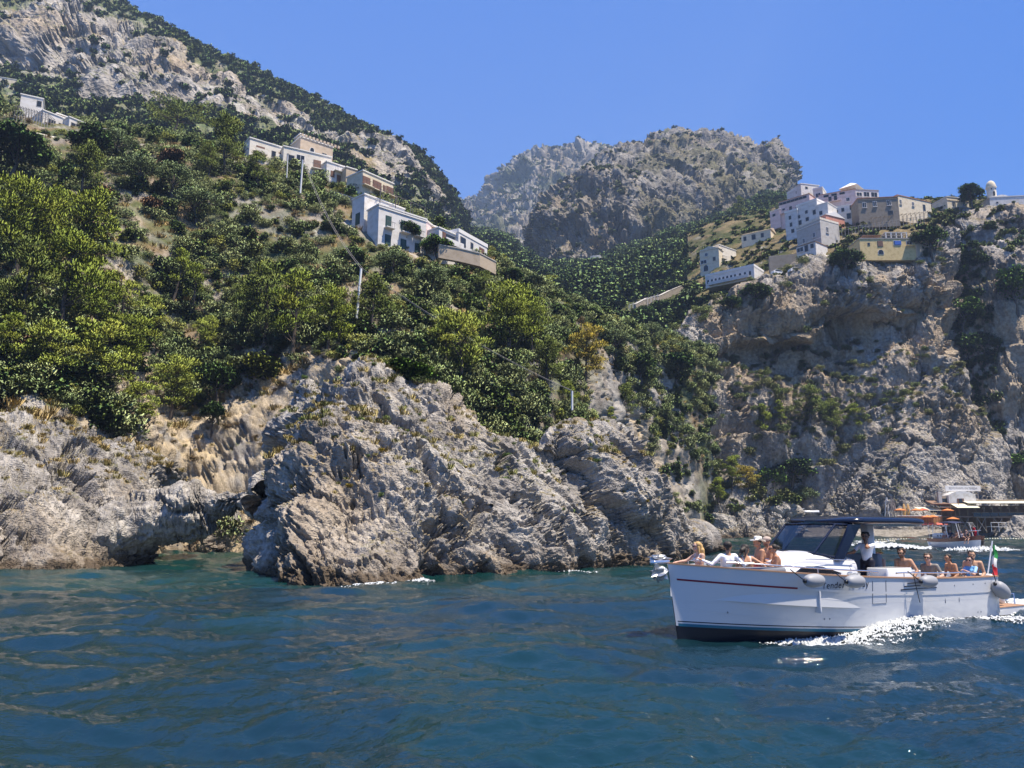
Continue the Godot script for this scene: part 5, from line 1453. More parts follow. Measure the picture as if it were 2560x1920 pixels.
func poles_and_wires() -> void:
	var spots := [[at(752, 462, 118), at(757, 400, 118), "white pole in front of the hotel's left wing"], [at(893, 765, 86), at(903, 672, 86.5), "white leaning pole in the middle of the left slope"], [at(718, 425, 126), at(720, 385, 126), "thin short pole left of the hotel's white pole"], [at(1430, 995, 92), at(1430, 978, 92), "short white post among young pines behind the headland"]]
	for k in spots.size():
		var s: Array = spots[k]
		var n := thing("utility_pole", s[2], "pole", s[0])
		part("shaft", bar(Vector3(0, -1.5, 0), s[1] - s[0], 0.14 if k != 2 else 0.08, 8), M.pole, n)
		put("insulator", Vector3(0.4, 0.12, 0.12), M.rail_dark, n, s[1] - s[0])
	var ends := [[spots[0][1], spots[1][1], 5.5, "double cable from the hotel's pole down to the leaning pole"], [spots[1][1], spots[3][1], 3.0, "cable from the leaning pole down to the short white post"]]
	for e in ends:
		var n := thing("overhead_cable", e[3], "cable", e[0])
		for off in [0.0, 0.22]:
			var pts := []
			for i in 15:
				var t := i / 14.0
				var p: Vector3 = e[0].lerp(e[1], t) - e[0]
				pts.append(p + Vector3(off, -e[2] * 4.0 * t * (1.0 - t) * 0.3, 0))
			var st := tool()
			limb(st, pts, 0.025, 0.025, 4)
			part("strand", done(st), M.wood_grey, n)


# ---- the tour boat; its own axes: x aft from the stem, y up from the water, z to port (the side in view)
const BOAT_AT := Vector3(3.97, 0.0, -18.57)
const BOAT_TURN := 0.517
const STERN := 10.15


func aboard(x: float, y: float, z: float) -> Vector3:
	return BOAT_AT + Basis(Vector3.UP, BOAT_TURN) * Vector3(x, y, z)


func sheer_y(u: float) -> float:
	return 1.2 + 0.53 * pow(1.0 - u, 1.9)


func hull_point(u: float, y: float) -> Vector3:
	# the port side at share u from stem to transom and height y
	var ys := sheer_y(u)
	var b := 1.78 * (1.0 - pow(1.0 - minf(u / 0.42, 1.0), 2.3)) - 0.12 * smoothstep(0.55, 1.0, u)
	var bw := 1.62 * (1.0 - pow(1.0 - minf(u / 0.56, 1.0), 1.9)) - 0.06 * smoothstep(0.55, 1.0, u)
	var z := 0.0
	if y >= 0.0:
		z = lerpf(bw, b, pow(clampf(y / ys, 0, 1), 0.85))
	else:
		z = bw * pow(clampf(1.0 + y / 0.5, 0.0, 1.0), 0.6)
	var stem := -0.17 - 0.134 * y if y > -0.1 else -0.157 + (-0.1 - y) * 1.6
	return Vector3(lerpf(stem, STERN, u), y, maxf(z, 0.012))


func boot_y(u: float) -> float:
	return 0.02 + 0.3 * pow(maxf(1.0 - u / 0.6, 0.0), 1.3)


# a strip of the hull side between two heights (each a function of u), standing proud by out
func hull_strip(u0: float, u1: float, lo, hi, out: float, nu := 70, nv := 14, both := true, wrap := false) -> ArrayMesh:
	var st := tool()
	var nrow := nv + 1
	for side in ([1.0, -1.0] if both else [1.0]):
		var pts := []
		for j in nrow:
			for i in nu + 1:
				var u := lerpf(u0, u1, float(i) / nu)
				var p := hull_point(u, lerpf(lo.call(u), hi.call(u), float(j) / nv))
				var dx := hull_point(minf(u + 0.004, 1.0), p.y) - hull_point(maxf(u - 0.004, 0.0), p.y)
				var n := Vector3(-dx.z, 0, dx.x).normalized()
				p += n * out
				pts.append(Vector3(p.x, p.y, p.z * side))
		for j in nv:
			for i in nu:
				var a: Vector3 = pts[j * (nu + 1) + i]
				var b: Vector3 = pts[j * (nu + 1) + i + 1]
				var c: Vector3 = pts[(j + 1) * (nu + 1) + i]
				var d: Vector3 = pts[(j + 1) * (nu + 1) + i + 1]
				for v in ([a, c, b, b, c, d] if side > 0 else [a, b, c, b, d, c]):
					st.add_vertex(v)
	if wrap:   # transom
		for j in nv:
			var p := hull_point(u1, lerpf(lo.call(u1), hi.call(u1), float(j) / nv))
			var q := hull_point(u1, lerpf(lo.call(u1), hi.call(u1), float(j + 1) / nv))
			for v in [p, q, Vector3(q.x, q.y, -q.z), p, Vector3(q.x, q.y, -q.z), Vector3(p.x, p.y, -p.z)]:
				st.add_vertex(v)
	st.index()
	return done(st)


# a lofted solid: rings of equal count, capped at both ends
func loft(rings: Array, smooth := true) -> ArrayMesh:
	var st := tool()
	if not smooth: st.set_smooth_group(-1)
	var n: int = rings[0].size()
	for r in rings.size() - 1:
		for i in n:
			var k := (i + 1) % n
			for v in [rings[r][i], rings[r + 1][i], rings[r][k], rings[r][k], rings[r + 1][i], rings[r + 1][k]]:
				st.add_vertex(v)
	st.set_smooth_group(-1)
	for e in [0, rings.size() - 1]:
		var c := Vector3.ZERO
		for v in rings[e]: c += v
		c /= n
		for i in n:
			var k := (i + 1) % n
			for v in ([c, rings[e][i], rings[e][k]] if e == 0 else [c, rings[e][k], rings[e][i]]):
				st.add_vertex(v)
	return done(st)


func ellipsoid(r: Vector3) -> SphereMesh:
	var m := SphereMesh.new()
	m.radius = 0.5
	m.height = 1.0
	m.radial_segments = 28
	m.rings = 14
	return m


func soft_box(s: Vector3, r: float) -> ArrayMesh:
	# a box with rounded edges
	var rings := []
	for k in 7:
		var a := lerpf(-PI / 2, PI / 2, k / 6.0)
		var inset := r * (1.0 - cos(a))
		var y := (s.y / 2 - r) * (1.0 if k > 3 else (-1.0 if k < 3 else 0.0)) + r * sin(a) * (1.0 if k != 3 else 0.0)
		var ring := []
		for c in [[1, 1, 0], [-1, 1, 1], [-1, -1, 2], [1, -1, 3]]:
			for j in 4:
				var b: float = c[2] * PI / 2 + j * PI / 6
				ring.append(Vector3(c[0] * (s.x / 2 - r) + cos(b) * (r - inset) , y, c[1] * (s.z / 2 - r) + sin(b) * (r - inset)))
		rings.append(ring)
	return loft(rings)


func rail(parent: Node3D, called: String, pts: Array, r: float, m: Material) -> MeshInstance3D:
	var st := tool()
	limb(st, pts, r, r, 8)
	return part(called, done(st), m, parent)


func tour_boat() -> void:
	M.gelcoat = flat(Color(0.6, 0.61, 0.63), 0.22)
	M.gelcoat.clearcoat_enabled = true
	M.gelcoat.clearcoat = 0.6
	M.gelcoat.clearcoat_roughness = 0.08
	M.navy = flat(Color(0.008, 0.012, 0.03), 0.16)
	M.bottom_paint = flat(Color(0.006, 0.008, 0.016), 0.4)
	M.teal = flat(Color(0.015, 0.13, 0.2), 0.3)
	M.red_line = flat(Color(0.2, 0.008, 0.03), 0.3)
	M.teak = flat(Color(0.33, 0.19, 0.11), 0.7)
	M.steel = flat(Color(0.72, 0.72, 0.74), 0.18, 0.9)
	M.cushion = flat(Color(0.62, 0.62, 0.62), 0.85)
	M.grey_cushion = flat(Color(0.2, 0.22, 0.25), 0.85)
	M.glass_dark = StandardMaterial3D.new()
	M.glass_dark.albedo_color = Color(0.02, 0.03, 0.05, 0.72)
	M.glass_dark.transparency = BaseMaterial3D.TRANSPARENCY_ALPHA
	M.glass_dark.roughness = 0.04
	M.black = flat(Color(0.01, 0.01, 0.012), 0.2)
	M.foil = flat(Color(0.42, 0.43, 0.44), 0.34, 0.8)
	var t := thing("tour_boat", "long white open tour boat with a navy hardtop, carrying people past the headland", "boat", BOAT_AT, BOAT_TURN)
	part("hull", hull_strip(0.0, 1.0, boot_y, sheer_y, 0.0, 90, 22, true, true), M.gelcoat, t)
	part("bottom", hull_strip(0.0, 1.0, func(_u): return -0.5, boot_y, 0.0, 60, 8, true, true), M.bottom_paint, t)
	part("boot_stripe", hull_strip(0.004, 0.99, func(u): return boot_y(u) - 0.01, func(u): return boot_y(u) + 0.055, 0.006, 70, 1), M.teal, t)
	part("thin_stripe", hull_strip(0.004, 0.99, func(u): return boot_y(u) + 0.09, func(u): return boot_y(u) + 0.112, 0.006, 70, 1), M.navy, t)
	part("red_stripe", hull_strip(0.012, 0.245, func(u): return sheer_y(u) - 0.375, func(u): return sheer_y(u) - 0.335, 0.008, 50, 1), M.red_line, t)
	part("rubbing_strake", hull_strip(0.25, 0.985, func(u): return sheer_y(u) - 0.4, func(u): return sheer_y(u) - 0.345, 0.02, 60, 1), M.gelcoat, t)
	part("hull_seam", hull_strip(0.01, 0.99, func(u): return 0.86 - 0.25 * u, func(u): return 0.866 - 0.25 * u, 0.004, 60, 1), M.cushion, t)
	part("chine_seam", hull_strip(0.01, 0.42, func(u): return 0.72 - u * 1.4, func(u): return 0.73 - u * 1.4, 0.004, 60, 1), M.cushion, t)
	# inside of the bulwarks, capped by a thin wooden rail
	var inner := tool()
	for side in [1.0, -1.0]:
		for i in 60:
			var a := hull_point(i / 60.0, sheer_y(i / 60.0))
			var b := hull_point((i + 1) / 60.0, sheer_y((i + 1) / 60.0))
			var ai := Vector3(a.x + 0.06, a.y, maxf(a.z - 0.13, 0.005))
			var bi := Vector3(b.x + 0.06, b.y, maxf(b.z - 0.13, 0.005))
			var q := [ai, bi, ai - Vector3(0, 0.75, 0), bi - Vector3(0, 0.75, 0)]
			for v in [q[0], q[1], q[2], q[1], q[3], q[2]]: inner.add_vertex(Vector3(v.x, v.y, v.z * side))
	part("bulwark_lining", done(inner), M.gelcoat, t)
	var cap := tool()
	cap.set_smooth_group(-1)
	for side in [1.0, -1.0]:
		for i in 60:
			var a := hull_point(i / 60.0, sheer_y(i / 60.0)) + Vector3(0, 0.012, 0)
			var b := hull_point((i + 1) / 60.0, sheer_y((i + 1) / 60.0)) + Vector3(0, 0.012, 0)
			var q := [a + Vector3(0, 0, 0.02), b + Vector3(0, 0, 0.02), Vector3(a.x + 0.07, a.y, maxf(a.z - 0.15, 0.0)), Vector3(b.x + 0.07, b.y, maxf(b.z - 0.15, 0.0))]
			var w := [q[0] - Vector3(0, 0.03, 0), q[1] - Vector3(0, 0.03, 0)]
			for v in [q[0], q[2], q[1], q[1], q[2], q[3], w[0], q[0], w[1], w[1], q[0], q[1]]: cap.add_vertex(Vector3(v.x, v.y, v.z * side))
	part("gunwale_cap", done(cap), M.teak, t)
	# decks
	for lvl in [["foredeck", 0.03, 0.3, 1.12], ["cockpit_sole", 0.3, 0.995, 0.6]]:
		var dk := tool()
		dk.set_smooth_group(-1)
		for i in 30:
			var u0 := lerpf(lvl[1], lvl[2], i / 30.0)
			var u1 := lerpf(lvl[1], lvl[2], (i + 1) / 30.0)
			var a := hull_point(u0, lvl[3])
			var b := hull_point(u1, lvl[3])
			for v in [Vector3(a.x, lvl[3], a.z - 0.05), Vector3(a.x, lvl[3], -a.z + 0.05), Vector3(b.x, lvl[3], b.z - 0.05), Vector3(b.x, lvl[3], b.z - 0.05), Vector3(a.x, lvl[3], -a.z + 0.05), Vector3(b.x, lvl[3], -b.z + 0.05)]:
				dk.add_vertex(v)
		part(lvl[0], done(dk), M.teak, t)
	part("foredeck_step", box(Vector3(0.04, 0.56, 3.2)), M.gelcoat, t).position = Vector3(2.82, 0.86, 0)
	# bow seating
	for c in [[0.55, 0.28, 1.2, 0.62, 0.2], [1.5, 0.0, 1.24, 1.5, 0.2], [2.5, 0.0, 1.28, 1.9, 0.22]]:
		part("bow_cushion", soft_box(Vector3(0.9, c[4], c[3]), 0.07), M.cushion, t).position = Vector3(c[0], c[2], 0)
	part("side_bolster", soft_box(Vector3(1.5, 0.16, 0.16), 0.06), M.grey_cushion, t).position = Vector3(1.35, 1.56, 0.98)
	t.get_node("side_bolster").rotation.y = -0.5
	part("side_bolster", soft_box(Vector3(1.5, 0.16, 0.16), 0.06), M.grey_cushion, t).position = Vector3(1.35, 1.56, -0.98)
	t.get_node("side_bolster_001").rotation.y = 0.5
	# coachroof
	var rings := []
	for k in 25:
		var s := k / 24.0
		var x := lerpf(1.95, 5.3, s)
		var w := lerpf(0.72, 1.12, smoothstep(0, 0.4, s))
		var h := 1.2 + 0.62 * pow(sin(clampf(s * 1.35, 0, 1) * PI / 2), 0.75) - 0.12 * smoothstep(0.4, 0.9, s)
		if s > 0.86: h -= 0.7 * pow((s - 0.86) / 0.14, 2.0)
		var ring := []
		for j in 32:
			var a := PI * j / 31.0
			var cx := cos(a)
			var cy := sin(a)
			ring.append(Vector3(x, 0.7 + (h - 0.7) * pow(cy, 0.42), w * signf(cx) * pow(absf(cx), 0.42)))
		rings.append(ring)
	part("coachroof", loft(rings), M.gelcoat, t)
	# tall fairing under the windscreen
	rings = []
	for k in 13:
		var s := k / 12.0
		var x := lerpf(2.75, 5.05, s)
		var h := lerpf(1.7, 1.98, pow(sin(minf(s * 2.2, 1.0) * PI / 2), 0.8)) - 0.16 * smoothstep(0.35, 1.0, s)
		var w := lerpf(0.62, 0.98, smoothstep(0, 0.5, s))
		var ring := []
		for j in 32:
			var a := PI * j / 31.0
			ring.append(Vector3(x, 1.4 + (h - 1.4) * pow(sin(a), 0.5), w * signf(cos(a)) * pow(absf(cos(a)), 0.6)))
		rings.append(ring)
	part("windscreen_fairing", loft(rings), M.gelcoat, t)
	var win := PackedVector2Array([Vector2(2.5, 1.43), Vector2(2.86, 1.6), Vector2(3.0, 1.625), Vector2(3.55, 1.6), Vector2(4.28, 1.42)])
	part("cabin_window", slab(win, 0.05), M.black, t).position = Vector3(0, 0, 1.105)
	var logo := []
	for k in 9: logo.append(Vector3(4.72 + 0.16 * cos(1.2 + k * 0.42), 1.56 + 0.09 * sin(1.2 + k * 0.42), 1.135))
	rail(t, "swoosh_emblem", logo, 0.008, M.grey_cushion)
	var sans := SystemFont.new()
	sans.font_names = PackedStringArray(["Droid Sans"])
	var tm := TextMesh.new()
	tm.font = sans
	tm.text = "acquamare"
	tm.font_size = 40
	tm.pixel_size = 0.0026
	tm.depth = 0.006
	part("maker_lettering", tm, M.grey_cushion, t).position = Vector3(4.68, 1.4, 1.135)
	# windscreen: dark panes raking back up to the hardtop
	var ws := tool()
	ws.set_smooth_group(-1)
	var lo := [Vector3(4.35, 1.78, 0.95), Vector3(3.7, 1.9, 0.78), Vector3(3.45, 1.95, 0.0), Vector3(3.7, 1.9, -0.78), Vector3(4.35, 1.78, -0.95)]
	var hi := [Vector3(5.05, 2.6, 0.92), Vector3(4.55, 2.62, 0.8), Vector3(4.45, 2.63, 0.0), Vector3(4.55, 2.62, -0.8), Vector3(5.05, 2.6, -0.92)]
	for k in 4:
		var pane := tool()
		pane.set_smooth_group(-1)
		for v in [lo[k], hi[k + 1], hi[k], lo[k], lo[k + 1], hi[k + 1]]: pane.add_vertex(v)
		part("windscreen_pane", done(pane), M.glass_dark, t)
	for k in [[0, 0.055], [1, 0.03], [3, 0.03], [4, 0.055]]:
		part("windscreen_pillar", bar(lo[k[0]], hi[k[0]], k[1], 8), M.navy, t)
	for s in [1.0, -1.0]:
		part("raked_pillar", slab(PackedVector2Array([Vector2(4.2, 1.74), Vector2(4.5, 1.72), Vector2(5.3, 2.62), Vector2(4.85, 2.62)]), 0.06), M.navy, t).position = Vector3(0, 0, 0.98 * s)
	rail(t, "windscreen_frame", hi, 0.035, M.navy)
	rail(t, "windscreen_base", lo, 0.03, M.navy)
	# hardtop
	rings = []
	for k in 21:
		var s := k / 20.0
		var x := lerpf(4.6, 8.1, s)
		var w := 1.18 * pow(sin(clampf(s * 6.0, 0.02, 1.0) * PI / 2), 0.5) * pow(sin(clampf((1.0 - s) * 12.0, 0.06, 1.0) * PI / 2), 0.5)
		var th := 0.145 * pow(sin(clampf(s * 5.0, 0.1, 1.0) * PI / 2), 0.8) * pow(sin(clampf((1.0 - s) * 14.0, 0.12, 1.0) * PI / 2), 0.6)
		var y := 2.7 - 0.03 * s + 0.02 * sin(s * PI)
		var ring := []
		for j in 24:
			var a := TAU * j / 24.0
			var c := cos(a)
			var d := sin(a)
			ring.append(Vector3(x, y + th * signf(d) * pow(absf(d), 0.7) * (1.0 if d > 0 else 0.75), w * signf(c) * pow(absf(c), 0.5)))
		rings.append(ring)
	part("hardtop", loft(rings), M.navy, t)
	part("roof_post", soft_box(Vector3(0.3, 2.1, 0.26), 0.06), M.gelcoat, t).position = Vector3(6.75, 1.6, 0.12)
	part("ceiling_light", ellipsoid(Vector3.ONE), M.steel, t).position = Vector3(5.3, 2.6, 0.9)
	t.get_node("ceiling_light").scale = Vector3(0.07, 0.04, 0.05)
	# helm
	part("dashboard", soft_box(Vector3(0.5, 0.9, 1.4), 0.08), M.black, t).position = Vector3(5.0, 1.1, 0.1)
	var wheel := TorusMesh.new()
	wheel.inner_radius = 0.15
	wheel.outer_radius = 0.18
	part("steering_wheel", wheel, M.black, t).position = Vector3(5.32, 1.55, 0.55)
	t.get_node("steering_wheel").rotation = Vector3(0, 0, 1.1)
	part("helm_seat", soft_box(Vector3(0.5, 0.5, 1.3), 0.08), M.cushion, t).position = Vector3(6.45, 0.95, 0.05)
	part("helm_backrest", soft_box(Vector3(0.2, 0.55, 1.2), 0.08), M.grey_cushion, t).position = Vector3(6.65, 1.56, -0.05)
	part("seat_pad", soft_box(Vector3(0.16, 0.3, 0.4), 0.05), M.cushion, t).position = Vector3(6.3, 1.35, 0.5)
	part("wet_bar", soft_box(Vector3(1.02, 0.92, 0.62), 0.04), M.gelcoat, t).position = Vector3(6.02, 1.06, 1.2)
	# cockpit benches
	part("port_bench", soft_box(Vector3(2.6, 0.36, 0.5), 0.06), M.cushion, t).position = Vector3(8.3, 0.78, 1.2)
	part("starboard_bench", soft_box(Vector3(3.2, 0.36, 0.5), 0.06), M.cushion, t).position = Vector3(8.0, 0.78, -1.2)
	part("starboard_backrest", soft_box(Vector3(3.2, 0.34, 0.14), 0.05), M.cushion, t).position = Vector3(8.0, 1.12, -1.46)
	part("stern_bench", soft_box(Vector3(0.6, 0.36, 3.0), 0.06), M.cushion, t).position = Vector3(9.72, 0.78, 0)
	part("stern_backrest", soft_box(Vector3(0.16, 0.3, 3.1), 0.05), M.cushion, t).position = Vector3(10.06, 1.1, 0)
	part("cockpit_table", soft_box(Vector3(0.9, 0.05, 0.7), 0.02), M.teak, t).position = Vector3(8.2, 1.1, 0)
	# platform of teak boards
	var pf := thing_part(t, "swim_platform")
	put("platform_body", Vector3(1.75, 0.2, 2.9), M.gelcoat, pf, Vector3(11.0, 0.2, 0))
	for k in 14: put("teak_board", Vector3(1.68, 0.02, 0.19), M.teak, pf, Vector3(11.0, 0.313, -1.36 + k * 0.21))
	part("stern_quarter", soft_box(Vector3(0.3, 0.9, 0.3), 0.08), M.gelcoat, t).position = Vector3(10.1, 0.62, 1.45)
	for k in 3: rail(t, "boarding_ladder", [Vector3(11.0 + k * 0.1, 0.4, 0.9), Vector3(11.9, 0.42, 0.9 - k * 0.2)], 0.018, M.steel)
	rail(t, "platform_rail", [Vector3(11.7, 0.32, 1.2), Vector3(11.7, 0.62, 1.2), Vector3(11.7, 0.62, 0.5), Vector3(11.7, 0.32, 0.5)], 0.02, M.steel)
	# handrails on the port side, and their mates to starboard
	for s in [1.0, -1.0]:
		var line := func(x0: float, x1: float, up: float, called: String):
			var pts := []
			for k in 13:
				var x := lerpf(x0, x1, k / 12.0)
				var u := (x + 0.3) / (STERN + 0.3)
				var p := hull_point(u, sheer_y(u))
				var y := up
				if k == 0 or k == 12: y = up * 0.85
				pts.append(Vector3(x, p.y + y, (p.z - 0.1) * s))
			var rl := rail(t, called, pts, 0.018, M.steel)
			for k in [1, 6, 11]:
				var p: Vector3 = pts[k]
				rail(rl, "stanchion", [p, p - Vector3(0, up, 0)], 0.014, M.steel)
		line.call(0.75, 4.9, 0.13, "bow_handrail")
		line.call(5.6, 9.3, 0.12, "side_handrail")
		var cr := []
		for k in 8: cr.append(Vector3(lerpf(3.1, 4.9, k / 7.0), lerpf(1.79, 1.72, k / 7.0), 1.02 * s))
		rail(t, "coachroof_rail", cr, 0.012, M.steel)
	# boarding gate, louvres and small fittings on the topsides
	var gate := tool()
	var ug := func(x: float) -> float: return (x + 0.3) / (STERN + 0.3)
	for seg in [[4.55, 1.26, 4.55, 0.72], [5.05, 1.26, 5.05, 0.72], [4.55, 0.72, 5.05, 0.72]]:
		var p := hull_point(ug.call(seg[0]), seg[1])
		var q := hull_point(ug.call(seg[2]), seg[3])
		limb(gate, [p + Vector3(0, 0, 0.004), q + Vector3(0, 0, 0.004)], 0.008, 0.008, 6)
	part("boarding_gate_seam", done(gate), M.grey_cushion, t)
	for k in 3:
		var lv2 := tool()
		limb(lv2, [hull_point(ug.call(5.9 - k * 0.14), 1.16 - k * 0.075) + Vector3(0, 0, 0.006), hull_point(ug.call(6.75 + k * 0.2), 1.16 - k * 0.075) + Vector3(0, 0, 0.006)], 0.014, 0.014, 6)
		part("louvre", done(lv2), M.navy, t)
	for f in [[0.75, 0.62], [3.05, 0.42], [3.2, 0.42], [7.55, 0.66], [8.2, 0.66], [9.1, 0.28], [9.25, 0.28], [7.1, 1.03], [8.0, 1.03], [8.9, 1.03], [9.5, 1.03]]:
		var p := hull_point(ug.call(f[0]), f[1])
		var o := part("hull_fitting", ellipsoid(Vector3.ONE), M.grey_cushion, t)
		o.position = p
		o.scale = Vector3(0.045, 0.045, 0.02) if f[1] != 0.66 else Vector3(0.04, 0.14, 0.02)
	var name_at := thing_part(t, "name_lettering")
	var word := "Tender to Day"
	for k in word.length():
		if word[k] == " ": continue
		var lx := 2.95 + k * 0.1165
		var tm2 := TextMesh.new()
		tm2.font = sans
		tm2.text = word[k]
		tm2.font_size = 64
		tm2.pixel_size = 0.003
		tm2.depth = 0.006
		var pm := hull_point(ug.call(lx), 1.2)
		var dn := hull_point(ug.call(lx + 0.1), 1.2) - hull_point(ug.call(lx - 0.1), 1.2)
		var up := (hull_point(ug.call(lx), 1.26) - hull_point(ug.call(lx), 1.14)).normalized()
		var xa := dn.normalized()
		var letter := part("letter", tm2, M.navy, name_at)
		letter.transform = Transform3D(Basis(xa, up, xa.cross(up).normalized()).orthonormalized(), pm + xa.cross(up).normalized() * 0.006)
	# anchor and bow roller
	part("bow_roller", soft_box(Vector3(0.5, 0.1, 0.2), 0.04), M.steel, t).position = Vector3(-0.42, 1.74, -0.25)
	boat_gear()


func thing_part(parent: Node3D, called: String) -> Node3D:
	var o := Node3D.new()
	o.name = called
	parent.add_child(o)
	return o


func boat_gear() -> void:
	# fenders hang outside the hull; each is a thing of its own
	var grey := flat(Color(0.27, 0.28, 0.3), 0.55)
	var spots := [["grey sausage fender on the boat's side under the cabin window, nearest the bow", Vector3(2.24, 1.36, 1.93), 0.0], ["grey sausage fender hiding the middle of the lettering on the white hull", Vector3(3.56, 1.3, 2.0), 0.0], ["grey sausage fender hanging beside the seated bare-chested man with sunglasses", Vector3(6.42, 1.2, 1.98), 0.0], ["grey round-bellied fender hanging at the stern corner below the flag", Vector3(10.0, 0.83, 1.78), 1.1]]
	for k in spots.size():
		var s: Array = spots[k]
		var f := thing("boat_fender", s[0], "fender", aboard(s[1].x, s[1].y, s[1].z), BOAT_TURN, "fenders along the tour boat")
		var rings := []
		var big: float = 1.0 if k < 3 else 1.3
		for i in 15:
			var a := PI * i / 14.0
			var ring := []
			for j in 18:
				var b := TAU * j / 18.0
				var r := 0.155 * pow(maxf(sin(a), 0.03), 0.62) * big
				ring.append(Vector3(-cos(a) * 0.3, cos(b) * r, -sin(b) * r))
			rings.append(ring)
		var body := part("body", loft(rings), grey, f)
		body.rotation.z = -s[2] * 0.55
		for e in [-0.3, 0.3]:
			var en := part("end_eye", ellipsoid(Vector3.ONE), M.black, body)
			en.scale = Vector3(0.12, 0.1, 0.1)
			en.position = Vector3(e, 0, 0)
		var rope := part("rope", bar(Vector3(-0.33, 0.02, 0), Vector3(-0.62, 0.26, -0.12), 0.012), M.black, f)
		if k == 3: rope.mesh = bar(Vector3(-0.2, 0.25, 0), Vector3(-0.12, 0.52, -0.1), 0.014)
		if k == 2: part("rope", bar(Vector3(-0.5, 0.2, -0.06), Vector3(-0.42, -0.5, 0.0), 0.01), M.black, f)
	var wf := thing("boat_fender", "white cylindrical fender with a dark blue end lying on the stern platform", "fender", aboard(10.75, 0.62, 1.2), BOAT_TURN)
	var wr := []
	for i in 11:
		var a := PI * i / 10.0
		var ring := []
		for j in 14: ring.append(Vector3(-cos(a) * 0.4, cos(TAU * j / 14.0) * 0.13 * pow(maxf(sin(a), 0.05), 0.5), -sin(TAU * j / 14.0) * 0.13 * pow(maxf(sin(a), 0.05), 0.5)))
		wr.append(ring)
	var wb := part("body", loft(wr), M.gelcoat, wf)
	wb.rotation.z = -0.55
	var we := part("end", ellipsoid(Vector3.ONE), M.navy, wb)
	we.scale = Vector3(0.2, 0.25, 0.25)
	we.position = Vector3(-0.34, 0, 0)
	# ensign
	var fl := thing("ensign", "green, white and red flag on a white staff at the boat's stern", "flag", aboard(10.2, 1.2, 1.35), BOAT_TURN)
	part("staff", bar(Vector3.ZERO, Vector3(0.42, 0.95, 0), 0.02, 8), M.gelcoat, fl)
	var cols := [flat(Color(0.01, 0.24, 0.05), 0.8), flat(Color(0.7, 0.7, 0.68), 0.8), flat(Color(0.55, 0.02, 0.03), 0.8)]
	for k in 3:
		var st := tool()
		for i in 6:
			for j in 8:
				var q := []
				for c in [[i, j], [i + 1, j], [i, j + 1], [i + 1, j + 1]]:
					var v: float = (k + c[0] / 6.0) / 3.0
					var h: float = c[1] / 8.0
					q.append(Vector3(0.4 - 0.1 * v + h * 0.2 + 0.03 * sin(v * 9.0), 0.86 - v * 0.82 - h * 0.16, 0.05 * sin(h * 7.0 + v * 4.0) - 0.04 * h))
				for v in [q[0], q[1], q[2], q[2], q[1], q[3]]: st.add_vertex(v)
		part(["green_band", "white_band", "red_band"][k], done(st), cols[k], fl)
	# the anchor wrapped in crumpled foil at the stem
	for w in [[Vector3(-0.6, 1.5, -0.05), Vector3(0.42, 0.3, 0.3), "crumpled silver wrapping around the anchor at the stem"], [Vector3(-0.3, 1.82, -0.4), Vector3(0.5, 0.16, 0.3), "silver sheet bundled on the bow rail ahead of the blonde woman"]]:
		var st := tool()
		st.set_smooth_group(-1)
		var sp := SphereMesh.new()
		sp.radial_segments = 14
		sp.rings = 9
		sp.radius = 0.5
		sp.height = 1.0
		st.append_from(sp, 0, Transform3D())
		var arr := st.commit().surface_get_arrays(0)
		var v: PackedVector3Array = arr[Mesh.ARRAY_VERTEX]
		var id: PackedInt32Array = arr[Mesh.ARRAY_INDEX]
		var s2 := tool()
		s2.set_smooth_group(-1)
		for i in id:
			var p := v[i]
			s2.add_vertex(p * w[1] * (1.0 + 0.9 * n_fine.get_noise_3dv(p * 6.0 + w[0] * 5.0)))
		var o := thing("foil_bundle", w[2], "wrapping", aboard(w[0].x, w[0].y, w[0].z), BOAT_TURN)
		part("sheet", done(s2), M.foil, o)


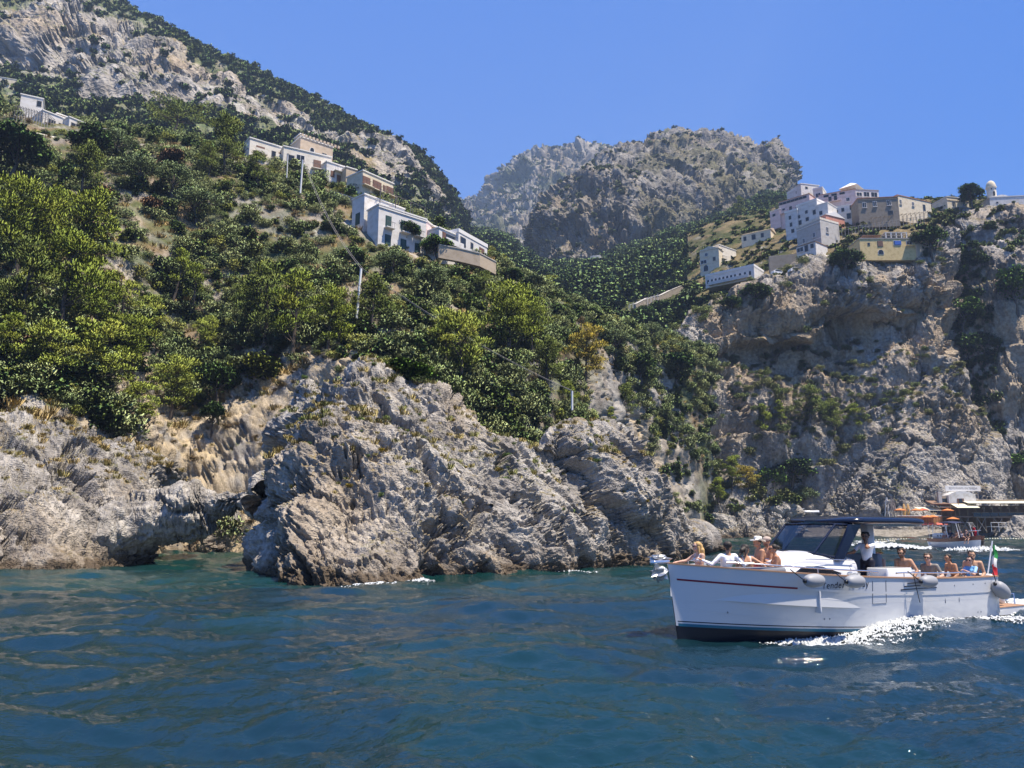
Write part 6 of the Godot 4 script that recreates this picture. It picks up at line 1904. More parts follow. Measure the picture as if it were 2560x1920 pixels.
# ---- people: each body is one skin drawn over a field of tapered bones
class Body:
	var cell := 0.016
	var lo := Vector3.ZERO
	var n := Vector3i.ZERO
	var f := PackedFloat32Array()

	func _init(from: Vector3, to: Vector3, step: float) -> void:
		cell = step
		lo = from
		n = Vector3i(((to - from) / step).ceil()) + Vector3i.ONE
		f.resize(n.x * n.y * n.z)
		f.fill(1.0)

	# add a capsule from a to b that tapers from ra to rb; s squashes it along z before measuring
	func bone(a: Vector3, b: Vector3, ra: float, rb: float, blend := 0.03) -> void:
		var reach := maxf(ra, rb) + blend + cell * 2.0
		var mn := a.min(b) - Vector3.ONE * reach
		var mx := a.max(b) + Vector3.ONE * reach
		var i0 := Vector3i(((mn - lo) / cell).floor()).clamp(Vector3i.ZERO, n - Vector3i.ONE)
		var i1 := Vector3i(((mx - lo) / cell).ceil()).clamp(Vector3i.ZERO, n - Vector3i.ONE)
		var ab := b - a
		var len2 := maxf(ab.length_squared(), 1e-9)
		for z in range(i0.z, i1.z + 1):
			for y in range(i0.y, i1.y + 1):
				var base := (z * n.y + y) * n.x
				for x in range(i0.x, i1.x + 1):
					var p := lo + Vector3(x, y, z) * cell
					var t := clampf((p - a).dot(ab) / len2, 0.0, 1.0)
					var d := p.distance_to(a + ab * t) - lerpf(ra, rb, t)
					var e := f[base + x]
					if d < e + blend:
						if d > e - blend:
							var h := clampf(0.5 + 0.5 * (e - d) / blend, 0.0, 1.0)
							f[base + x] = lerpf(e, d, h) - blend * h * (1.0 - h) * 0.5
						else:
							f[base + x] = d

	# surface nets: one vertex in every cell that the surface crosses
	func skin(v: PackedVector3Array, nr: PackedVector3Array, tri: PackedInt32Array) -> void:
		var at := {}
		var nx := n.x
		var nxy := n.x * n.y
		for z in n.z - 1:
			for y in n.y - 1:
				for x in nx - 1:
					var i := z * nxy + y * nx + x
					var c := [f[i], f[i + 1], f[i + nx], f[i + nx + 1], f[i + nxy], f[i + nxy + 1], f[i + nxy + nx], f[i + nxy + nx + 1]]
					var inside := 0
					for k in 8:
						if c[k] < 0.0: inside += 1
					if inside == 0 or inside == 8: continue
					var s := Vector3.ZERO
					var m := 0
					for e in [[0, 1], [2, 3], [4, 5], [6, 7], [0, 2], [1, 3], [4, 6], [5, 7], [0, 4], [1, 5], [2, 6], [3, 7]]:
						var a: float = c[e[0]]
						var b: float = c[e[1]]
						if (a < 0.0) != (b < 0.0):
							var t := a / (a - b)
							var p := Vector3(e[0] & 1, (e[0] >> 1) & 1, e[0] >> 2)
							var q := Vector3(e[1] & 1, (e[1] >> 1) & 1, e[1] >> 2)
							s += p.lerp(q, t)
							m += 1
					at[i] = v.size()
					v.append(lo + (Vector3(x, y, z) + s / m) * cell)
					var g := Vector3(c[1] + c[3] + c[5] + c[7] - c[0] - c[2] - c[4] - c[6], c[2] + c[3] + c[6] + c[7] - c[0] - c[1] - c[4] - c[5], c[4] + c[5] + c[6] + c[7] - c[0] - c[1] - c[2] - c[3])
					nr.append(g.normalized())
		for i in at:
			for ax in 3:
				var d: int = [1, nx, nxy][ax]
				var u: int = [nx, nxy, 1][ax]
				var w: int = [nxy, 1, nx][ax]
				var a := f[i]
				var b := f[i + d]
				if (a < 0.0) == (b < 0.0): continue
				if not (at.has(i - u) and at.has(i - w) and at.has(i - u - w)): continue
				var q := [at[i - u - w], at[i - w], at[i], at[i - u]]
				if a < 0.0:
					tri.append_array(PackedInt32Array([q[0], q[2], q[1], q[0], q[3], q[2]]))
				else:
					tri.append_array(PackedInt32Array([q[0], q[1], q[2], q[0], q[2], q[3]]))


func bend(a: Vector3, b: Vector3, l1: float, l2: float, pole: Vector3) -> Vector3:
	# where the elbow or knee lies between a and b
	var d := b - a
	var l := clampf(d.length(), 0.05, l1 + l2 - 0.01)
	var x := (l1 * l1 - l2 * l2 + l * l) / (2.0 * l)
	var h := sqrt(maxf(l1 * l1 - x * x, 0.0))
	var dir := d.normalized()
	var side := (pole - dir * pole.dot(dir)).normalized()
	return a + dir * x + side * h


func reach_to(a: Vector3, b: Vector3, l: float) -> Vector3:
	return b if a.distance_to(b) <= l else a + (b - a).normalized() * l


# k holds the pose in the person's own axes (x to their left, y up, z ahead, hips at the origin)
func person(label: String, where: Vector3, turn: float, k: Dictionary) -> void:
	var man: bool = k.get("man", true)
	var size: float = k.get("size", 1.0 if man else 0.93)
	var lean: float = k.get("lean", 0.0)        # torso tips forward
	var roll: float = k.get("roll", 0.0)
	var tb := Basis(Vector3(0, 0, 1), roll) * Basis(Vector3(1, 0, 0), lean)
	var sh := 0.19 if man else 0.165
	var belly := tb * Vector3(0, 0.2, 0.01)
	var chest := tb * Vector3(0, 0.36, -0.01)
	var neck := tb * Vector3(0, 0.5, -0.01)
	var hb := Basis(Vector3.UP, k.get("look", 0.0)) * Basis(Vector3(1, 0, 0), k.get("nod", 0.0) + lean * 0.25)
	var head := neck + tb * Vector3(0, 0.035, 0.01) + hb * Vector3(0, 0.115, 0.035)
	var skin_c: Color = k.get("skin", Color(0.5, 0.3, 0.2))
	var top_c: Color = k.get("top", skin_c)
	var low_c: Color = k.get("low", Color(0.03, 0.03, 0.05))
	var hair_c: Color = k.get("hair", Color(0.025, 0.018, 0.014))
	var segs := []   # [a, b, ra, rb, colour, blend]
	var w := 1.0 if man else 0.88
	segs.append([Vector3(-0.08, 0.02, 0), Vector3(0.08, 0.02, 0), 0.115 if man else 0.12, 0.115 if man else 0.12, low_c, 0.04])
	segs.append([Vector3(0, 0.08, 0), belly, 0.118 * w, 0.112 * w, top_c if not k.get("bikini", false) else skin_c, 0.05])
	segs.append([belly + tb * Vector3(-0.035, 0, 0), chest + tb * Vector3(-0.06, 0, 0), 0.1 * w, 0.112 * w, top_c, 0.05])
	segs.append([belly + tb * Vector3(0.035, 0, 0), chest + tb * Vector3(0.06, 0, 0), 0.1 * w, 0.112 * w, top_c, 0.05])
	segs.append([chest + tb * Vector3(-sh + 0.03, 0.075, 0), chest + tb * Vector3(sh - 0.03, 0.075, 0), 0.07 * w, 0.07 * w, top_c, 0.05])
	if not man:
		for s in [-1.0, 1.0]: segs.append([chest + tb * Vector3(0.075 * s, -0.02, 0.085), chest + tb * Vector3(0.075 * s, -0.025, 0.1), 0.062, 0.05, top_c, 0.03])
	segs.append([neck + tb * Vector3(0, -0.03, 0), head + hb * Vector3(0, -0.07, -0.02), 0.056 * w, 0.05 * w, skin_c, 0.03])
	var hands := []
	for s in [-1.0, 1.0]:
		var sp := chest + tb * Vector3(sh * s, 0.085, 0)
		var hk: Variant = k.get("right_hand" if s < 0 else "left_hand")
		var hand: Vector3 = hk if hk != null else Vector3(0.2 * s, 0.06, 0.28)
		hand = reach_to(sp, hand, 0.53)
		var el := bend(sp, hand, 0.29, 0.255, k.get("right_pole" if s < 0 else "left_pole", Vector3(0.5 * s, -1, -0.5)))
		var sleeve: Color = k.get("sleeve", skin_c)
		segs.append([sp, sp.lerp(el, 0.62), 0.06 * w, 0.048 * w, sleeve, 0.03])
		segs.append([sp.lerp(el, 0.6), el, 0.047 * w, 0.04 * w, sleeve if k.get("long", false) else skin_c, 0.015])
		segs.append([el, el.lerp(hand, 0.45), 0.042 * w, 0.038 * w, sleeve if k.get("long", false) else skin_c, 0.02])
		segs.append([el.lerp(hand, 0.4), hand, 0.038 * w, 0.027 * w, sleeve if k.get("long", false) else skin_c, 0.015])
		hands.append([hand, (hand - el).normalized(), s])
	for s in [-1.0, 1.0]:
		var hp := Vector3(0.09 * s, -0.01, 0.0)
		var kk: Variant = k.get("right_foot" if s < 0 else "left_foot")
		var foot: Vector3 = kk if kk != null else Vector3(0.13 * s, -0.44, 0.42)
		foot = reach_to(hp, foot, 0.83)
		var knee := bend(hp, foot, 0.43, 0.41, k.get("right_knee" if s < 0 else "left_knee", Vector3(0.15 * s, 1, 0.7)))
		var cloth: float = k.get("trouser", 0.55)
		segs.append([hp, hp.lerp(knee, cloth), 0.098 * w, lerpf(0.098, 0.062, cloth) * w, low_c if cloth > 0.2 else skin_c, 0.04])
		segs.append([hp.lerp(knee, cloth), knee, lerpf(0.096, 0.06, cloth) * w, 0.058 * w, skin_c, 0.02])
		segs.append([knee, knee.lerp(foot, 0.35), 0.056 * w, 0.06 * w, skin_c, 0.02])
		segs.append([knee.lerp(foot, 0.35), foot, 0.058 * w, 0.036 * w, skin_c, 0.02])
		var toe: Vector3 = (foot - knee).normalized().cross(Vector3(1, 0, 0)).normalized()
		if toe.z < 0.0: toe = -toe
		segs.append([foot, foot + toe * 0.17 + Vector3(0, -0.02, 0), 0.042, 0.03, skin_c, 0.02])
	# the field of the whole body
	var mn := Vector3.ONE * 9.0
	var mx := -mn
	for g in segs:
		for e in [[g[0], g[2]], [g[1], g[3]]]:
			mn = mn.min(e[0] - Vector3.ONE * (e[1] + 0.06))
			mx = mx.max(e[0] + Vector3.ONE * (e[1] + 0.06))
	var coarse: float = k.get("cell", 0.018)
	var body := Body.new(mn, mx, coarse)
	for g in segs: body.bone(g[0], g[1], g[2], g[3], g[5])
	var v := PackedVector3Array()
	var nr := PackedVector3Array()
	var tri := PackedInt32Array()
	body.skin(v, nr, tri)
	var col := PackedColorArray()
	for p in v:
		var best := 9.0
		var c := skin_c
		for g in segs:
			var q := Geometry3D.get_closest_point_to_segment(p, g[0], g[1])
			var d: float = p.distance_to(q) - g[2]
			if d < best:
				best = d
				c = g[4]
		if k.get("bikini", false):   # a band round the chest and straps over the shoulders
			var l := tb.inverse() * p
			c = c if c != top_c else skin_c
			if absf(l.y - 0.335) < (0.045 if l.z > 0.03 else 0.018) and absf(l.x) < 0.17: c = top_c
			if l.y > 0.33 and l.y < 0.5 and absf(absf(l.x) - 0.1) < 0.014: c = k.get("strap", top_c)
		elif k.get("neckline", false):
			var l := tb.inverse() * p
			if l.y > 0.475 and absf(l.x) < 0.075: c = skin_c
		col.append(c)
	var split := v.size()
	# head, finer
	var fine: float = k.get("head_cell", 0.0105)
	var hd := Body.new(head - Vector3(0.15, 0.2, 0.16), head + Vector3(0.15, 0.17, 0.17), fine)
	var hs := func(a: Vector3, b: Vector3, ra: float, rb: float, bl := 0.015) -> void: hd.bone(head + hb * a, head + hb * b, ra, rb, bl)
	hs.call(Vector3(0, 0.035, -0.03), Vector3(0, 0.035, 0.02), 0.082, 0.076, 0.02)
	hs.call(Vector3(0, -0.02, 0.02), Vector3(0, -0.065, 0.045), 0.06, 0.04, 0.03)
	hs.call(Vector3(-0.03, -0.05, 0.02), Vector3(0.03, -0.05, 0.02), 0.04, 0.04, 0.03)
	hs.call(Vector3(0, 0.02, 0.09), Vector3(0, -0.015, 0.108), 0.01, 0.015, 0.012)
	hs.call(Vector3(-0.03, 0.032, 0.082), Vector3(0.03, 0.032, 0.082), 0.013, 0.013, 0.012)
	hs.call(Vector3(-0.016, -0.05, 0.086), Vector3(0.016, -0.05, 0.086), 0.01, 0.01, 0.008)
	for s in [-1.0, 1.0]: hs.call(Vector3(0.08 * s, 0.02, -0.01), Vector3(0.083 * s, -0.02, -0.005), 0.014, 0.012, 0.008)
	hs.call(Vector3(0, -0.06, -0.02), Vector3(0, -0.15, -0.035), 0.052 * w, 0.05 * w, 0.02)
	hd.skin(v, nr, tri)
	for i in range(split, v.size()):
		var l: Vector3 = hb.inverse() * (v[i] - head)
		var c := skin_c
		if k.get("beard", false) and l.y < -0.035 and l.z > 0.0 and l.y > -0.12: c = skin_c.lerp(hair_c, 0.75)
		if absf(l.y + 0.05) < 0.009 and absf(l.x) < 0.024 and l.z > 0.08: c = Color(0.42, 0.16, 0.13)
		if absf(l.y - 0.018) < 0.008 and absf(absf(l.x) - 0.032) < 0.014 and l.z > 0.07: c = Color(0.03, 0.025, 0.02)
		col.append(c)
	# hands with five fingers each
	for h in hands:
		var s0 := v.size()
		var hp: Vector3 = h[0]
		var d: Vector3 = h[1]
		var sd: float = h[2]
		var flat_n := d.cross(Vector3.UP)
		if flat_n.length() < 0.2: flat_n = d.cross(Vector3(0, 0, 1))
		flat_n = flat_n.normalized()
		var palm_n := flat_n.cross(d).normalized()
		var hg := Body.new(hp - Vector3.ONE * 0.13, hp + d * 0.1 + Vector3.ONE * 0.13, k.get("hand_cell", 0.01))
		hg.bone(hp - d * 0.02, hp + d * 0.05, 0.026, 0.022, 0.012)
		hg.bone(hp + d * 0.02 - flat_n * 0.02, hp + d * 0.08 - flat_n * 0.025, 0.018, 0.014, 0.012)
		hg.bone(hp + d * 0.02 + flat_n * 0.02, hp + d * 0.08 + flat_n * 0.025, 0.018, 0.014, 0.012)
		for i in 4:
			var o := (i - 1.5) * 0.0205
			var l: float = [0.062, 0.074, 0.07, 0.054][i]
			var a := hp + d * 0.085 + flat_n * o
			var m := a + (d * 0.85 - palm_n * 0.5).normalized() * l * 0.55
			hg.bone(a, m, 0.01, 0.009, 0.004)
			hg.bone(m, m + (d * 0.5 - palm_n * 0.85).normalized() * l * 0.55, 0.009, 0.008, 0.004)
		var th := hp + d * 0.02 + flat_n * 0.03 * sd
		hg.bone(th, th + (d * 0.7 + flat_n * 0.7 * sd).normalized() * 0.045, 0.012, 0.0105, 0.006)
		hg.bone(th + (d * 0.7 + flat_n * 0.7 * sd).normalized() * 0.045, th + (d * 0.7 + flat_n * 0.7 * sd).normalized() * 0.045 + d * 0.03, 0.0105, 0.009, 0.004)
		hg.skin(v, nr, tri)
		for i in range(s0, v.size()): col.append(skin_c)
	var arr := []
	arr.resize(Mesh.ARRAY_MAX)
	arr[Mesh.ARRAY_VERTEX] = v
	arr[Mesh.ARRAY_NORMAL] = nr
	arr[Mesh.ARRAY_COLOR] = col
	arr[Mesh.ARRAY_INDEX] = tri
	var mesh := ArrayMesh.new()
	mesh.add_surface_from_arrays(Mesh.PRIMITIVE_TRIANGLES, arr)
	var o := thing("person", label, "person", where, turn, k.get("group", ""))
	o.scale = Vector3.ONE * size
	part("body", mesh, M.skin, o)
	hair(o, head, hb, k, hair_c)


func hair(o: Node3D, head: Vector3, hb: Basis, k: Dictionary, hair_c: Color) -> void:
	var style: String = k.get("style", "short")
	var g := Body.new(head - Vector3(0.32, 0.5, 0.42), head + Vector3(0.32, 0.22, 0.2), 0.014)
	var add := func(a: Vector3, b: Vector3, ra: float, rb: float) -> void: g.bone(head + hb * a, head + hb * b, ra, rb, 0.02)
	add.call(Vector3(-0.02, 0.062, -0.035), Vector3(0.02, 0.062, -0.035), 0.082, 0.082)
	add.call(Vector3(0, 0.085, 0.0), Vector3(0, 0.09, 0.045), 0.05, 0.035)
	add.call(Vector3(0, 0.0, -0.06), Vector3(0, -0.03, -0.06), 0.06, 0.04)
	match style:
		"long":   # blown back over the shoulders
			add.call(Vector3(0, 0.03, -0.07), Vector3(0, -0.1, -0.12), 0.085, 0.075)
			add.call(Vector3(0.03, -0.08, -0.12), Vector3(0.02, -0.3, -0.15), 0.07, 0.04)
			add.call(Vector3(-0.05, -0.02, -0.12), Vector3(-0.05, -0.25, -0.2), 0.06, 0.03)
			add.call(Vector3(0.07, 0.0, -0.02), Vector3(0.08, -0.14, -0.03), 0.035, 0.025)
			add.call(Vector3(-0.07, 0.0, -0.02), Vector3(-0.08, -0.14, -0.03), 0.035, 0.025)
		"blown":
			add.call(Vector3(0, 0.03, -0.08), Vector3(0.02, 0.0, -0.19), 0.075, 0.05)
			add.call(Vector3(0.03, 0.0, -0.14), Vector3(0.06, -0.14, -0.27), 0.055, 0.025)
			add.call(Vector3(-0.05, 0.0, -0.08), Vector3(-0.06, -0.12, -0.16), 0.05, 0.02)
		"bun":
			add.call(Vector3(0, 0.05, -0.11), Vector3(0, 0.04, -0.15), 0.055, 0.05)
		"braid":
			add.call(Vector3(0, -0.02, -0.1), Vector3(0.0, -0.28, -0.12), 0.035, 0.022)
		"curly":
			for i in 14:
				var a := i * 2.4
				add.call(Vector3(cos(a) * 0.075, 0.06 + 0.05 * sin(i * 1.7), -0.03 + sin(a) * 0.07), Vector3(cos(a) * 0.085, 0.05, -0.035 + sin(a) * 0.08), 0.035, 0.03)
	var v := PackedVector3Array()
	var nr := PackedVector3Array()
	var tri := PackedInt32Array()
	g.skin(v, nr, tri)
	var arr := []
	arr.resize(Mesh.ARRAY_MAX)
	arr[Mesh.ARRAY_VERTEX] = v
	arr[Mesh.ARRAY_NORMAL] = nr
	arr[Mesh.ARRAY_INDEX] = tri
	var mesh := ArrayMesh.new()
	mesh.add_surface_from_arrays(Mesh.PRIMITIVE_TRIANGLES, arr)
	part("hair", mesh, flat(hair_c, 0.65), o)
	if k.get("glasses", false):
		var gl := thing_part(o, "sunglasses")
		gl.transform = Transform3D(hb, head)
		for s in [-1.0, 1.0]:
			var lens := part("lens", ellipsoid(Vector3.ONE), M.black, gl)
			lens.scale = Vector3(0.056, 0.042, 0.016)
			lens.position = Vector3(0.034 * s, 0.016, 0.096)
			part("temple", bar(Vector3(0.06 * s, 0.022, 0.09), Vector3(0.085 * s, 0.02, -0.01), 0.004), M.black, gl)
		part("bridge", bar(Vector3(-0.012, 0.022, 0.104), Vector3(0.012, 0.022, 0.104), 0.004), M.black, gl)
	match k.get("hat", ""):
		"straw", "bucket":
			var straw: bool = k.hat == "straw"
			var rings := []
			for r in ([[0.19, 0.055], [0.195, 0.066], [0.1, 0.07], [0.096, 0.12], [0.088, 0.165], [0.05, 0.172]] if straw else [[0.15, 0.03], [0.152, 0.036], [0.108, 0.075], [0.1, 0.12], [0.085, 0.155], [0.04, 0.162]]):
				var ring := []
				for j in 24: ring.append(Vector3(cos(-TAU * j / 24.0) * r[0] * 0.92, r[1] + 0.02 * (cos(TAU * j / 12.0) if r[0] > 0.14 else 0.0), sin(-TAU * j / 24.0) * r[0] - 0.015))
				rings.append(ring)
			var h := part("hat", loft(rings), flat(Color(0.78, 0.75, 0.68) if straw else Color(0.45, 0.38, 0.16), 0.9), o)
			h.transform = Transform3D(hb * Basis(Vector3(1, 0, 0), -0.12), head)
		"cap":
			var h := part("cap", ellipsoid(Vector3.ONE), flat(Color(0.4, 0.32, 0.27), 0.9), o)
			h.transform = Transform3D(hb, head + hb * Vector3(0, 0.075, -0.022)).scaled_local(Vector3(0.205, 0.15, 0.235))
			part("peak", slab(PackedVector2Array([Vector2(-0.075, 0), Vector2(0.075, 0), Vector2(0.06, 0.09), Vector2(-0.06, 0.09)]), 0.008), flat(Color(0.4, 0.32, 0.27), 0.9), o).transform = Transform3D(hb * Basis(Vector3(1, 0, 0), PI / 2 - 0.2), head + hb * Vector3(0, 0.065, 0.07))


func people() -> void:
	M.skin = flat(Color(1, 1, 1), 0.55)
	M.skin.vertex_color_use_as_albedo = true
	M.skin.metallic_specular = 0.35
	var tan := Color(0.47, 0.25, 0.15)
	var fair := Color(0.58, 0.36, 0.27)
	var dark := Color(0.33, 0.17, 0.1)
	# turn 0 in a person's own axes looks to port (towards the viewer); aft is +90 degrees, the bow -90
	var sit := func(x: float, y: float, z: float, face: float, label: String, k: Dictionary) -> void:
		k.group = ""
		person(label, aboard(x, y + 0.06, z), BOAT_TURN + deg_to_rad(face), k)
	sit.call(0.62, 1.42, 0.0, -100.0, "woman with long blonde hair and a white bikini sitting cross-legged at the bow", {"man": false, "bikini": true, "top": Color(0.75, 0.72, 0.7), "low": Color(0.05, 0.04, 0.04), "trouser": 0.16, "skin": fair, "hair": Color(0.5, 0.32, 0.12), "style": "long", "look": -0.25, "glasses": true, "lean": 0.08,
		"left_hand": Vector3(0.05, 0.1, 0.3), "right_hand": Vector3(-0.3, 0.26, 0.52), "left_foot": Vector3(-0.05, -0.03, 0.34), "right_foot": Vector3(0.08, -0.03, 0.28), "left_knee": Vector3(1, 0.3, 0.3), "right_knee": Vector3(-1, 0.3, 0.3)})
	sit.call(0.98, 1.4, 0.45, 165.0, "dark-haired man in a loose white shirt with both arms spread along the rail, back turned", {"top": Color(0.78, 0.8, 0.84), "sleeve": Color(0.78, 0.8, 0.84), "long": true, "low": Color(0.6, 0.6, 0.6), "skin": tan, "look": -0.7, "glasses": true, "lean": -0.3, "neckline": true,
		"left_hand": Vector3(0.6, 0.34, 0.02), "right_hand": Vector3(-0.62, 0.3, -0.16), "left_pole": Vector3(0.2, -1, -0.3), "right_pole": Vector3(0, -1, -0.3)})
	sit.call(1.42, 1.36, 0.66, 160.0, "dark-haired woman in a bikini seen from behind, one arm stretched back along the rail", {"man": false, "bikini": true, "top": Color(0.2, 0.12, 0.1), "strap": Color(0.7, 0.6, 0.55), "low": Color(0.15, 0.08, 0.08), "trouser": 0.16, "skin": tan, "style": "blown", "look": -0.9, "glasses": true, "lean": -0.08,
		"left_hand": Vector3(0.2, 0.1, 0.25), "right_hand": Vector3(-0.62, 0.02, -0.3), "right_pole": Vector3(-0.3, 0.4, -1)})
	sit.call(2.42, 1.46, 0.25, -118.0, "bare-chested man in a white straw hat sitting on the bow seat", {"skin": tan, "hat": "straw", "low": Color(0.3, 0.02, 0.03), "look": 0.2, "lean": 0.1, "left_hand": Vector3(0.1, 0.24, 0.3), "right_hand": Vector3(-0.08, 0.22, 0.32), "left_foot": Vector3(0.12, -0.15, 0.6), "right_foot": Vector3(-0.12, -0.15, 0.6)})
	sit.call(3.0, 1.46, -0.05, -110.0, "bearded man in a tan cap sitting beneath the windscreen", {"skin": tan, "hat": "cap", "beard": true, "hair": Color(0.1, 0.06, 0.04), "low": Color(0.1, 0.12, 0.2), "look": 0.3, "glasses": true, "lean": 0.02, "left_hand": Vector3(0.12, 0.22, 0.3), "right_hand": Vector3(-0.1, 0.2, 0.3)})
	sit.call(2.62, 1.36, 0.62, -125.0, "tanned woman with her hair in a bun, sitting on the port side before the cabin", {"man": false, "skin": tan, "top": tan, "bikini": false, "low": Color(0.55, 0.55, 0.56), "style": "bun", "glasses": true, "look": 0.1, "lean": 0.2, "left_hand": Vector3(0.06, 0.26, 0.33), "right_hand": Vector3(-0.06, 0.24, 0.36), "trouser": 0.3})
	sit.call(5.75, 1.58, 0.78, -85.0, "skipper at the helm in a white T-shirt, hand at his face", {"skin": dark, "top": Color(0.76, 0.77, 0.8), "sleeve": Color(0.76, 0.77, 0.8), "neckline": true, "low": Color(0.012, 0.014, 0.025), "trouser": 0.95, "look": 0.4, "glasses": true, "beard": true, "style": "curly",
		"left_hand": Vector3(0.1, 0.6, 0.15), "right_hand": Vector3(-0.25, 0.24, 0.45), "left_pole": Vector3(0.4, -1, 0.5), "left_foot": Vector3(0.12, -0.84, 0.0), "right_foot": Vector3(-0.12, -0.84, 0.06), "left_knee": Vector3(0.1, 0, 1), "right_knee": Vector3(-0.1, 0, 1)})
	sit.call(7.2, 1.16, 0.1, -105.0, "person in a floppy straw-yellow bucket hat sitting behind the helm seat", {"man": false, "skin": fair, "hat": "bucket", "hair": Color(0.3, 0.2, 0.08), "top": Color(0.5, 0.3, 0.28), "look": -0.2})
	sit.call(7.2, 1.18, 0.92, -85.0, "bare-chested bearded man in sunglasses leaning forward with his hand on the rail", {"skin": Color(0.5, 0.29, 0.19), "beard": true, "style": "curly", "glasses": true, "low": Color(0.45, 0.4, 0.37), "lean": 0.38, "look": 0.15, "hair": Color(0.05, 0.03, 0.02),
		"left_hand": Vector3(0.32, -0.02, 0.3), "right_hand": Vector3(-0.1, 0.0, 0.36), "left_pole": Vector3(0.6, 0, -1)})
	sit.call(8.1, 1.04, 1.08, -85.0, "man in a grey T-shirt and sunglasses leaning forward over the rail", {"skin": fair, "top": Color(0.24, 0.22, 0.2), "sleeve": Color(0.24, 0.22, 0.2), "neckline": true, "style": "curly", "hair": Color(0.07, 0.045, 0.03), "glasses": true, "lean": 0.42, "look": 0.2, "nod": -0.2,
		"left_hand": Vector3(0.3, 0.12, 0.4), "right_hand": Vector3(-0.05, 0.1, 0.4), "left_pole": Vector3(0.5, -1, -0.3)})
	sit.call(9.3, 1.06, 1.0, -105.0, "woman with a dark braid bending forward over her knees near the stern", {"man": false, "skin": tan, "top": tan, "style": "braid", "hat": "", "low": Color(0.02, 0.02, 0.02), "lean": 0.45, "look": 0.1, "left_hand": Vector3(0.22, 0.0, 0.42), "right_hand": Vector3(-0.05, 0.02, 0.45), "trouser": 0.3})
	sit.call(9.6, 0.95, 1.2, -95.0, "person with windswept black hair in a blue and white patterned shirt at the stern", {"man": false, "skin": fair, "top": Color(0.12, 0.33, 0.62), "sleeve": Color(0.3, 0.5, 0.75), "style": "blown", "glasses": true, "lean": -0.15, "look": 0.2, "low": Color(0.03, 0.03, 0.03),
		"left_hand": Vector3(0.12, 0.36, 0.34), "right_hand": Vector3(-0.1, 0.3, 0.35), "left_pole": Vector3(0.6, -1, 0)})
	sit.call(9.8, 1.05, 1.2, -70.0, "smiling bare-chested man with short dark hair at the very stern by the flag", {"skin": Color(0.52, 0.31, 0.2), "low": Color(0.05, 0.05, 0.08), "look": 0.25, "lean": 0.1, "left_foot": Vector3(0.05, -0.44, 0.4), "left_hand": Vector3(0.2, 0.03, 0.25), "right_hand": Vector3(-0.16, 0.05, 0.28)})


# ---- foam, the second boat and the beach
func foam(called: String, label: String, a: Vector3, b: Vector3, wide: float, step: float, lift: float, cover) -> void:
	# a lacy sheet of bubbles along a-b; cover(s, t) gives 0 (none) to 1 (solid)
	var d := b - a
	var l := Vector2(d.x, d.z).length()
	var ux := Vector3(d.x, 0, d.z) / l
	var uz := Vector3(-ux.z, 0, ux.x)
	var nu := int(l / step)
	var nv := int(wide / step)
	var st := tool()
	var hh := []
	var cc := []
	for j in nv + 1:
		for i in nu + 1:
			var s := float(i) / nu
			var t := float(j) / nv
			var p := a + ux * (s * l) + uz * (t * wide)
			var c: float = cover.call(s, t)
			var q := Vector2(p.x, p.z) / (step * 6.5)
			var e := n_edge.get_noise_2d(q.x, q.y) + 1.0
			var e2 := n_edge.get_noise_2d(q.x * 2.7 + 9.0, q.y * 2.7) + 1.0
			var w := c * 1.25 - minf(e, 0.35 + e2 * 0.8) * 1.5 - 0.1 + n_fine.get_noise_2d(q.x * 0.35, q.y * 0.35) * 0.5
			cc.append(w if c > 0.02 else -1.0)
			hh.append(Vector3(p.x, swell(p.x, p.z, Vector2(p.x, p.z).length()) + 0.02 + maxf(w, 0.0) * lift * (0.7 + n_ridge.get_noise_2d(q.x * 0.8, q.y * 0.8)), p.z))
	for j in nv:
		for i in nu:
			var k := j * (nu + 1) + i
			if cc[k] > 0.0 and cc[k + 1] > 0.0 and cc[k + nu + 1] > 0.0:
				for v in [hh[k], hh[k + 1], hh[k + nu + 1]]: st.add_vertex(v)
			if cc[k + 1] > 0.0 and cc[k + nu + 1] > 0.0 and cc[k + nu + 2] > 0.0:
				for v in [hh[k + 1], hh[k + nu + 2], hh[k + nu + 1]]: st.add_vertex(v)
	st.index()
	var o := part(called, done(st), M.foam)
	tag(o, label, "foam", "", "stuff")


